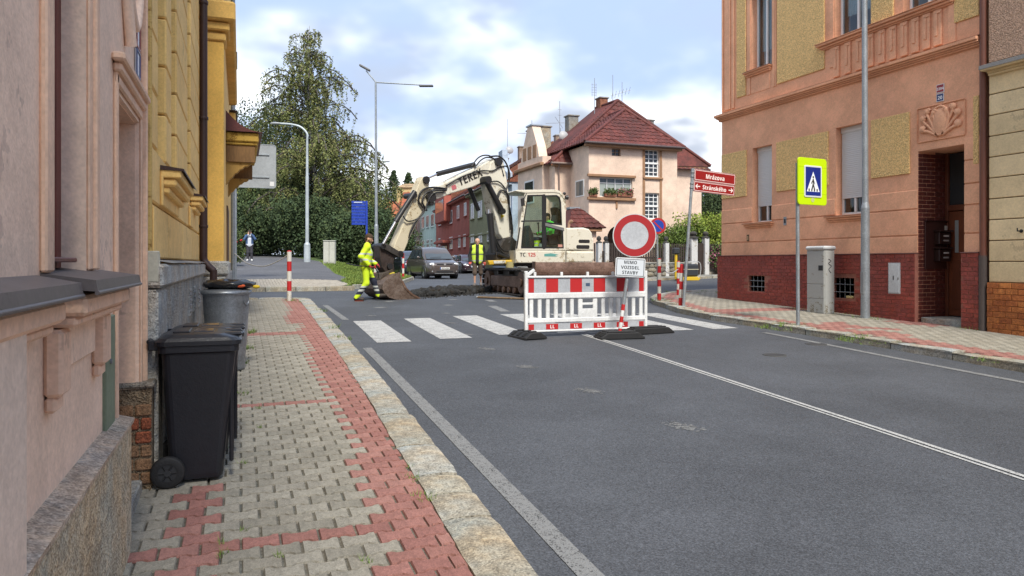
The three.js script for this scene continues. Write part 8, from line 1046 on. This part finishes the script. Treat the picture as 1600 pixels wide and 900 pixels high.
// ------------------------------------------------------------------ signs and posts on the right
function striped(parent, h, r, n, lean = [0, 0], start = 0) { for (let i = 0; i < n; i++) { const a = h * i / n, b = h * (i + 1) / n; part(parent, (i + start) % 2 ? 'white_band' : 'red_band', [cyl([lean[0] * a, a, lean[1] * a], [lean[0] * b, b, lean[1] * b], r, r, 14)], (i + start) % 2 ? M_.whiteWorn : M_.redPaint); } part(parent, 'post_cap', [sphere(lean[0] * h, h, lean[1] * h, r * 1.02, 1, .5, 1, 14, 8)], M_.redPaint); }
M_.whiteWorn = mapped(rgb(.66, .65, .60), T.dirty, null, 0, .6);
{
  const g1 = G(1030, 469, .11), hz = atD(1030, 405, g1.d).y - g1.y; const o = thing('striped_post', 'worn red and white post carrying the no-parking sign', 'post', [g1.x, g1.y, -g1.d]); striped(o, hz, .05, 6);
  const s = thing('no_parking_sign', 'round blue and red no-parking sign on a thin pole', 'traffic sign', [g1.x - .02, g1.y, -g1.d - .02]); const c = atD(1028, 353, g1.d).y - g1.y; part(s, 'pole', [cyl([0, 0, 0], [-.03, c + .1, 0], .024, .024, 12)], M_.galv); const D = part(s, 'disc', [(() => { const g = new THREE.CylinderGeometry(.21, .21, .015, 44); g.rotateX(Math.PI / 2); return norm(g); })()], mat(rgb(.40, .02, .02), { roughness: .35 })); D.position.set(-.03, c, .035); D.rotation.y = -.35; part(D, 'blue_field', [extrude(ring(.155, 40), .004, 0).translate(0, 0, .006)], mat(rgb(.012, .05, .36), { roughness: .35 })); { const g = cbox(-.165, -.019, .0105, .165, .019, .0125, .0005); g.rotateZ(-.78); part(D, 'red_bar', [g], mat(rgb(.42, .02, .02), { roughness: .35 })); }
  const g2 = G(1060, 461, .11), o2 = thing('striped_post', 'straight red and white post at the far kerb corner', 'post', [g2.x, g2.y, -g2.d]); striped(o2, atD(1060, 409, g2.d).y - g2.y, .05, 6);
  const g3 = G(1063, 478, .11), o3 = thing('striped_post', 'red and white post leaning on the street name pole', 'post', [g3.x, g3.y, -g3.d]); striped(o3, atD(1066, 414, g3.d).y - g3.y, .045, 5, [.045, 0], 0);
  // chain between them and on to the house
  const A1 = atD(1032, 412, g1.d), B1 = [g2.x, g2.y + .75, -g2.d]; const ch = thing('post_chain', 'light chain sagging between the striped posts on the right', 'chain', [g1.x, g1.y, -g1.d]); wpart(ch, 'chain', [tube([[A1.x, A1.y, -g1.d], [lerp(A1.x, B1[0], .3), A1.y - .22, lerp(-g1.d, B1[2], .3)], [lerp(A1.x, B1[0], .6), A1.y - .26, lerp(-g1.d, B1[2], .6)], B1], .014, 30, 6)], mat(rgb(.5, .5, .5), { metalness: .5, roughness: .5 }));
  const b = G(1068, 479, .11), dN = b.d, t = atD(1082.5, 263, dN), lx = (t.x - b.x) / (t.y - b.y), np = thing('street_name_post', 'leaning grey pole with two red street name plates', 'street sign', [b.x, b.y, -dN]), h = t.y - b.y; part(np, 'pole', [cyl([0, 0, 0], [lx * h, h, 0], .035, .035, 14)], M_.galv);
  const plate = (u0, u1, v, hgt, text, arrows) => { const p = atD(u0, v, dN), q = atD(u1, v, dN), w = (q.x - p.x) * 1.05, y0 = p.y - b.y; const s = part(np, 'name_plate', [extrude(rrect(w, hgt, .03, 5), .03, .004).translate(w / 2, 0, -.015)], mat(rgb(.55, .55, .56), { roughness: .35 })); s.position.set(lx * y0 + .03, y0, .02); s.rotation.set(0, .16, -.045); printed(s, 'lettering', w - .012, hgt - .012, canvasTex(512, Math.round(512 * hgt / w), (k, W, Hh) => { k.fillStyle = '#8e1c20'; k.fillRect(0, 0, W, Hh); k.strokeStyle = '#e6dedd'; k.lineWidth = 5; k.strokeRect(8, 8, W - 16, Hh - 16); k.fillStyle = '#efe9e8'; k.font = 'bold ' + Math.round(Hh * .56) + 'px sans-serif'; k.textAlign = 'center'; k.textBaseline = 'middle'; k.fillText(text, W / 2, Hh / 2 + 3, W * .62); if (arrows) { k.strokeStyle = '#efe9e8'; k.lineWidth = 9; for (const s of [-1, 1]) { const c = W / 2 + s * W * .40, t = c + s * 26; k.beginPath(); k.moveTo(c - s * 26, Hh / 2); k.lineTo(t, Hh / 2); k.moveTo(t - s * 20, Hh / 2 - 20); k.lineTo(t, Hh / 2); k.lineTo(t - s * 20, Hh / 2 + 20); k.stroke(); } } }), [w / 2, 0, .0165], 0, .35); for (const yy of [.05, -.05]) part(np, 'clamp', [lathe([[.035, -.015], [.046, -.015], [.046, .015], [.035, .015]], 14).translate(lx * (y0 + yy), y0 + yy, 0)], M_.steel); };
  plate(1086, 1156, 273, .275, 'Mrázova'); plate(1085, 1155, 290.5, .255, 'Stránského', true);
  // pedestrian crossing sign on a fluorescent board
  const c0 = G(1247, 509, .11), cd = c0.d, cs = thing('crossing_sign', 'blue pedestrian crossing sign on a fluorescent yellow board', 'traffic sign', [c0.x, c0.y, -cd]), top = atD(1245, 250, cd).y - c0.y, m0 = atD(1264, 316, cd).y - c0.y; part(cs, 'pole', [cyl([0, 0, 0], [-.015, top - .05, 0], .033, .033, 14)], M_.galv);
  const bw = .76, bh = .86; const bd = part(cs, 'board', [extrude(rrect(bw, bh, .06, 5), .03, .005).translate(bw / 2 - .06, 0, -.015)], mat(rgb(.50, .72, .0), { roughness: .45 })); bd.position.set(0, (top + m0) / 2, .045); bd.rotation.y = .14; part(bd, 'panel_seam', [cbox(-.05, bh / 2 - .17, .0155, bw - .07, bh / 2 - .166, .0158, .0001), cbox(-.05, -bh / 2 + .2, .0155, bw - .07, -bh / 2 + .204, .0158, .0001)], mat(rgb(.25, .4, .0)));
  const sg = part(bd, 'sign_plate', [extrude(rrect(.46, .58, .03, 4), .012, .002).translate(bw / 2 - .06, .0, .0155)], mat(rgb(.7, .7, .72), { roughness: .35 })); printed(sg, 'pictogram', .435, .555, canvasTex(320, 408, (k, w, h) => { k.fillStyle = '#c9ced8'; k.fillRect(0, 0, w, h); k.fillStyle = '#14297e'; k.fillRect(12, 12, w - 24, h - 24); k.fillStyle = '#e4e8ee'; k.beginPath(); k.moveTo(w / 2, 70); k.lineTo(w - 34, h - 66); k.lineTo(34, h - 66); k.fill(); k.fillStyle = '#0a0a0c'; k.beginPath(); k.arc(w / 2, 146, 15, 0, 7); k.fill(); k.lineWidth = 22; k.strokeStyle = '#0a0a0c'; k.lineCap = 'round'; k.beginPath(); k.moveTo(w / 2, 176); k.lineTo(w / 2 - 2, 240); k.lineTo(w / 2 - 26, 318); k.moveTo(w / 2 - 2, 240); k.lineTo(w / 2 + 28, 316); k.stroke(); k.lineWidth = 13; k.beginPath(); k.moveTo(w / 2, 178); k.lineTo(w / 2 - 36, 232); k.moveTo(w / 2, 178); k.lineTo(w / 2 + 30, 238); k.stroke(); for (let i = 0; i < 4; i++) { k.fillRect(68 + i * 52, h - 106, 24, 36); } }), [bw / 2 - .06, 0, .0286], 0, .35); part(bd, 'round_badge', [cyl([bw / 2 - .06, -bh / 2 + .09, .014], [bw / 2 - .06, -bh / 2 + .09, .018], .042, .042, 20)], mat(rgb(.45, .5, .2)));
  // tall lamp post in front of the orange house
  const l0 = G(1352, 497, .11), lx0 = Math.min(l0.x, 12.12), ld = atX(1352, 497, lx0).d, lp = thing('street_lamp', 'tall grey lamp post before the brick plinth of the orange house', 'street lamp', [lx0, H(0, ld) + .1, -ld]); part(lp, 'pole', [cyl([0, 0, 0], [0, 2.25, 0], .088, .082, 20), cyl([0, 2.25, 0], [0, 2.36, 0], .082, .062, 20), cyl([-.0, 2.36, 0], [-.03, 9, 0], .062, .045, 18)], M_.galv); part(lp, 'lamp_arm', [tube([[-.03, 9, 0], [-.2, 9.5, 0], [-1.4, 9.8, 0]], .035, 20, 8)], M_.galv); part(lp, 'lamp_head', [cbox(-2.1, 9.75, -.13, -1.4, 9.86, .13, .03)], M_.steel); part(lp, 'base_door', [cbox(-.095, .5, -.04, -.07, .95, .04, .005)], M_.steel);
  // distribution cabinet standing by the plinth
  const k0 = G(1283, 489, .11), kx = Math.min(k0.x, 12.0), kd = atX(1281, 489, kx).d, cb = thing('power_cabinet', 'scuffed grey distribution cabinet standing by the red brick plinth', 'cabinet', [kx, H(0, kd) + .1, -kd]), cm = mapped(rgb(.42, .43, .42), T.dirty, null, 0, .6); const chh = atD(1281, 391, kd).y - H(0, kd) - .1; part(cb, 'cabinet_body', [cbox(-.12, -.1, -.26, .16, chh, .26, .012)], cm); part(cb, 'cap', [cbox(-.15, chh, -.29, .19, chh + .09, .29, .03)], mapped(rgb(.58, .60, .62), T.plaster)); part(cb, 'door', [cbox(-.13, chh * .47, -.245, -.121, chh - .03, .245, .004)], cm); part(cb, 'door', [cbox(-.13, .02, -.245, -.121, chh * .23, .245, .004)], cm); part(cb, 'door', [cbox(-.13, chh * .24, -.245, -.121, chh * .46, .245, .004)], cm); part(cb, 'black_label', [cbox(-.134, chh * .68, .1, -.13, chh * .76, .23, .001)], M_.black); part(cb, 'side_door', [cbox(-.1, .02, .261, .14, chh - .03, .268, .003)], cm); part(cb, 'scribble', [tube([[-.02, chh * .86, .271], [.05, chh * .83, .271], [-.02, chh * .79, .271], [.06, chh * .75, .271], [-.01, chh * .70, .271], [.05, chh * .64, .271]], .007, 40, 5)], M_.black);
}
// ------------------------------------------------------------------ left and middle distance
{
  const g = G(452, 470, .11), o = thing('striped_post', 'red and white post at the end of the left pavement', 'post', [g.x, g.y, -g.d]), h = atD(451, 393, g.d).y - g.y; striped(o, h, .055, 5, [0, 0], 1);
  const A = [g.x, g.y + h - .06, -g.d], B = [-.15, atD(362, 395, 20.6).y, -20.6]; const c = thing('post_chain', 'light chain sagging from the striped post to the yellow house', 'chain', [g.x, g.y, -g.d]); wpart(c, 'chain', [tube([A, [lerp(A[0], B[0], .2), A[1] - .18, lerp(A[2], B[2], .2)], [lerp(A[0], B[0], .45), A[1] - .30, lerp(A[2], B[2], .45)], [lerp(A[0], B[0], .75), A[1] - .22, lerp(A[2], B[2], .75)], B], .014, 36, 6)], mat(rgb(.55, .55, .55), { metalness: .4, roughness: .5 }));
  // large sign seen from behind, on two posts beyond the side street
  const sd = 27.5, s0 = atD(362, 292, sd), s1 = atD(431, 227, sd), sg = thing('direction_sign', 'large grey direction sign seen from the back', 'traffic sign', [(s0.x + s1.x) / 2, bankY(0, sd), -sd]), w = s1.x - s0.x, cy = (s0.y + s1.y) / 2 - bankY(0, sd), hh = s1.y - s0.y; part(sg, 'panel', [extrude(rrect(w, hh, .1, 5), .03, .006).translate(0, cy, -.015)], mapped(rgb(.34, .36, .38), T.plaster, null, 0, .5, { metalness: .2 })); part(sg, 'panel_rim', [extrude(rrect(w + .02, hh + .02, .1, 5), .05, 0, [rrect(w - .03, hh - .03, .09, 5)]).translate(0, cy, -.025)], M_.galv); for (const y of [.25, -.27]) part(sg, 'stiffener', [cbox(-w * .35, cy + y * hh, .016, w * .35, cy + y * hh + .05, .05, .006)], M_.galv); part(sg, 'label', [cbox(w * .36, cy - hh * .45, .0155, w * .46, cy - hh * .35, .017, .0005)], mat(rgb(.6, .6, .6))); for (const x of [-w * .42]) part(sg, 'post', [cyl([x, -.1, -.06], [x, cy + hh * .4, -.06], .05, .05, 12)], M_.galv);
  function arcLamp(label, u, vB, vT, D, r, arm, armU) {
    const b = atDepth(u, vB, D), gy = bankY(b.x, b.d), h = EYE + (410 - vT) / F * D - gy, o = thing('street_lamp', label, 'street lamp', [b.x, gy, -b.d], -YAW); const k = D / F, L = (armU - u) * k; const pm = mapped(rgb(.48, .53, .56), T.plaster, null, 0, .5, { metalness: .2 });
    part(o, 'base', [cyl([0, -.1, 0], [0, 1.0, 0], r * 1.9, r * 1.75, 16), cyl([0, 1.0, 0], [0, 1.12, 0], r * 1.75, r, 16)], pm); part(o, 'pole', [cyl([0, 1.1, 0], [0, h * .62, 0], r, r * .9, 14), cyl([0, h * .62, 0], [0, h - .9, 0], r * .75, r * .6, 14)], pm);
    part(o, 'curved_arm', [tube([[0, h - .95, 0], [.0, h - .6, 0], [L * .18, h - .22, 0], [L * .45, h - .06, 0], [L * .85, h, 0]], r * .6, 26, 9)], pm); part(o, 'lamp_head', [sphere(L * .95, h - .0, 0, .2, 1.6, .4, .7, 14, 8)], mat(rgb(.3, .31, .32), { roughness: .4 })); return o;
  }
  arcLamp('pale green lamp post with a curved arm beside the path', 480, 413, 193, 42, .10, 0, 428); arcLamp('slim curved lamp post behind the person with the camera', 408, 411, 291, 68, .09, 0, 394);
  { const D = 37, b = atDepth(588, 420, D), gy = bankY(b.x, b.d), h = EYE + (410 - 128) / F * D - gy, k = D / F, o2 = thing('street_lamp', 'tall grey lamp post with two straight arms behind the bucket', 'street lamp', [b.x, gy, -b.d], -YAW); const st = M_.galv; part(o2, 'pole', [cyl([0, -.1, 0], [0, 2.4, 0], .105, .1, 16), cyl([0, 2.4, 0], [0, 2.5, 0], .1, .075, 16), cyl([0, 2.5, 0], [-.03, h, 0], .075, .05, 16)], st); const a1 = [(677 - 588) * k, -(134 - 128) * k], a2 = [(568 - 588) * k, (128 - 106) * k]; part(o2, 'long_arm', [cyl([-.03, h - .02, 0], [a1[0] * .78, h + a1[1] * .8, 0], .035, .03, 10)], st); part(o2, 'lamp_head', [cbox(a1[0] * .75, h + a1[1] - .05, -.12, a1[0], h + a1[1] + .04, .12, .03)], mat(rgb(.16, .16, .17))); part(o2, 'short_arm', [cyl([-.03, h, 0], [a2[0] * .8, h + a2[1] * .8, 0], .035, .03, 10)], st); part(o2, 'lamp_head', [(() => { const g = cbox(-.3, -.05, -.12, .3, .05, .12, .03); g.rotateZ(-.5); g.translate(a2[0] * .9, h + a2[1], 0); return g; })()], mat(rgb(.16, .16, .17))); }
  { const D = 92, b = atDepth(559, 410, D), h = (410 - 255) / F * D + 1, k = D / F, o2 = thing('street_lamp', 'distant lamp post with a horizontal arm above the blue board', 'street lamp', [b.x, EYE - .9, -b.d], -YAW); part(o2, 'pole', [cyl([0, 0, 0], [0, h, 0], .08, .06, 10)], M_.galv); part(o2, 'arm', [cyl([-.0, h, 0], [42 * k, h + .1, 0], .05, .04, 8)], M_.galv); part(o2, 'lamp_head', [cbox(36 * k, h + .02, -.15, 50 * k, h + .16, .15, .04)], M_.steel); }
  // blue town information board
  { const D = 34, b = atDepth(573, 420, D), gy = bankY(b.x, b.d), k = D / F, o2 = thing('information_board', 'blue information board made of slim slats on a blue post', 'sign board', [b.x, gy, -b.d], -YAW + .2), yT = EYE + (410 - 314) * k - gy, yB = EYE + (410 - 352) * k - gy, bl = mat(rgb(.012, .045, .36), { roughness: .4 }); part(o2, 'post', [cyl([0, -.1, 0], [0, yT, 0], .045, .045, 12)], bl); for (let i = 0; i < 8; i++) { const h = (yT - yB) / 8; const s = part(o2, 'slat', [cbox(-.68, yB + i * h + .012, -.02, -.05, yB + (i + 1) * h - .012, .02, .006)], bl); if (i === 7) part(s, 'white_line', [cbox(-.58, yB + i * h + .05, .0205, -.2, yB + i * h + .09, .0215, .0005)], mat(rgb(.5, .55, .62))); } }
  // pair of grey cabinets on the bank
  [[505, 514, 'left of two pale grey cabinets standing on the bank'], [514.3, 523, 'right of two pale grey cabinets standing on the bank']].forEach(([u0, u1, lab]) => { const D = 40, k = D / F, b = atDepth((u0 + u1) / 2, 414, D), gy = bankY(b.x, b.d), h = EYE + (410 - 377) * k - gy, o2 = thing('grey_cabinet', lab, 'cabinet', [b.x, gy, -b.d], -YAW); const m = mapped(rgb(.50, .50, .46), T.worn); const w = (u1 - u0) * k / 2; part(o2, 'case', [cbox(-w, -.1, -.3, w, h, 0, .015)], m); part(o2, 'door', [cbox(-w + .03, .1, .002, w - .03, h - .06, .015, .004)], m); part(o2, 'roof_lid', [cbox(-w - .01, h, -.33, w + .01, h + .05, .03, .012)], m); });
  // striped posts along the grass edge
  [[630, 428, 394, 'red and white post by the people carrier'], [613, 431, 398, 'red and white post behind the bucket arm'], [586, 434, 402, 'red and white post hidden behind the quick hitch']].forEach(([u, v, vT, lab]) => { const g2 = (() => { let D = 34; return atDepth(u, v, D); })(), gy = bankY(g2.x, g2.d), o2 = thing('striped_post', lab, 'post', [g2.x, gy, -g2.d]); striped(o2, Math.min(1.15, EYE + (410 - vT) / F * 34 - gy), .05, 5, [0, 0], 0); });
}
// ------------------------------------------------------------------ broken asphalt, rod on the ground, plate compactor
{
  const chunk = Array.from({ length: 4 }, (_, i) => { const g = new THREE.IcosahedronGeometry(.5, 1), p = g.attributes.position; for (let k = 0; k < p.count; k++) { const x = p.getX(k), y = p.getY(k), z = p.getZ(k), n = .65 + .7 * fbm(x * 3 + i * 7, y * 3, z * 3, 2); p.setXYZ(k, x * n, y * n * .7, z * n); } const q = norm(g); q.computeVertexNormals(); return q; });
  const mats = [mapped(rgb(.030, .030, .032), T.asphalt, T.asphaltBump, .01, .95), mapped(rgb(.045, .043, .041), T.stone, T.stoneBump, .01, .95)]; let k = 0;
  const a = G(648, 463), b = G(756, 456); const heap = (n, s0, s1, spread, hgt) => { const out = []; for (let i = 0; i < n; i++) { const t = R(), x = lerp(a.x, b.x, t) + rr(-.25, .25), d = lerp(a.d, b.d, t) + rr(-spread, spread * 1.5), s = rr(s0, s1); out.push([x, d, s, rr(0, hgt) * (1 - Math.abs(t - .55))]); } return out; };
  const big = heap(9, .3, .55, .35, .05); big.forEach(([x, d, s, h]) => { const o = thing('asphalt_chunk', 'larger broken slab of dark asphalt in the heap by the excavator track', 'rubble', [x, roadY(d) + s * .12 + h, -d], R() * 6.28, 'broken asphalt in the junction'); const m = part(o, 'chunk', chunk[k++ % 4], mats[k % 2]); m.scale.set(s * 1.4, s * .34, s); m.rotation.set(rr(-.5, .5), 0, rr(-.5, .5)); });
  const crumbs = [...heap(1300, .05, .26, .38, .15), ...heap(900, .015, .06, 1.1, .01)], im = new THREE.InstancedMesh(chunk[0], mapped(rgb(1, 1, 1), T.asphalt, T.asphaltBump, .01, .95), crumbs.length), m4 = new THREE.Matrix4(), q = new THREE.Quaternion(); crumbs.forEach(([x, d, s, h], i) => { m4.compose(new THREE.Vector3(x, roadY(d) + s * .15 + h * .8, -d), q.setFromEuler(new THREE.Euler(R() * 3, R() * 6, R() * 3)), new THREE.Vector3(s, s, s)); im.setMatrixAt(i, m4); const c = rr(.02, .065), b = R() < .2 ? .6 : .95; im.setColorAt(i, rgb(c, c * lerp(1, b, .5), c * b)); }); im.name = 'asphalt_crumbs'; scene.add(im); tag(im, 'crumbled black asphalt spread round the broken slabs', 'rubble', null, 'stuff');
  const p = G(745, 466), r = G(822, 468.5), rod = thing('metal_rod', 'long thin rusty rod lying on the road by the excavator', 'rod', [(p.x + r.x) / 2, (p.y + r.y) / 2 + .03, -(p.d + r.d) / 2]); wpart(rod, 'rod', [cyl([p.x, p.y + .03, -p.d], [r.x, r.y + .03, -r.d], .028, .028, 8)], mapped(rgb(.24, .17, .10), T.rust)); wpart(rod, 'end_plug', [cyl([p.x - .02, p.y + .03, -p.d], [p.x + .03, p.y + .03, -p.d], .036, .036, 10)], M_.steel);
  const c = atD(1074, 437, 27.6), cy = H(c.x, 27.6), o = thing('plate_compactor', 'yellow and black plate compactor parked by the far kerb', 'compactor', [c.x, cy, -27.6]); const ye = mat(rgb(.60, .40, .02), { roughness: .45 }), bk = mat(rgb(.03, .032, .036), { roughness: .5 }); part(o, 'base_plate', [extrude([[-.50, .06], [-.42, .0], [.42, .0], [.50, .06], [.48, .16], [-.48, .16]], .5, .02).translate(0, 0, -.25)], ye); part(o, 'engine_cover', [cbox(-.40, .17, -.22, .44, .72, .22, .06)], bk); part(o, 'cover_stripe', [cbox(-.39, .47, .221, .43, .50, .226, .001)], mat(rgb(.45, .42, .3))); part(o, 'guard_frame', [tube([[.40, .1, .24], [.50, .3, .24], [.50, .72, .24], [.42, .80, .24], [-.3, .80, .24]], .018, 30, 8)], mat(rgb(.5, .5, .5), { metalness: .5 })); part(o, 'handle_bar', [cbox(-.63, .12, -.05, -.53, 1.15, .05, .015)], ye); part(o, 'control_head', [cbox(-.72, 1.15, -.12, -.44, 1.42, .12, .04)], bk);
}
// flower boxes on the villa's bay window
{ const A = (u, v) => atD(u, v, 32.88); for (const [u, w, col, lab] of [[954, .62, [.10, .14, .04], 'flower box with leafy green plants on the villa sill'], [977, .85, [.45, .10, .14], 'flower box with pink blossoms on the villa sill'], [927, .4, [.12, .13, .05], 'small flower box at the corner of the villa bay']]) { const p = A(u, 307.5), o = thing('flower_box', lab, 'flower box', [p.x, p.y, -32.9]); part(o, 'box', [cbox(-w / 2, 0, -.08, w / 2, .16, .08, .01)], mat(rgb(.25, .10, .06))); const pts = []; for (let i = 0; i < 160; i++) pts.push([rr(-w / 2, w / 2), .15 + rr(0, .28) * (1 - R() * .5), rr(-.09, .12)]); crown(o, 'plants', pts, leafGeo(.09, .06, 3, 3), [col, [.07, .11, .03], [.09, .13, .035]], .7, 1.2); } }
renderer.render(scene, camera);
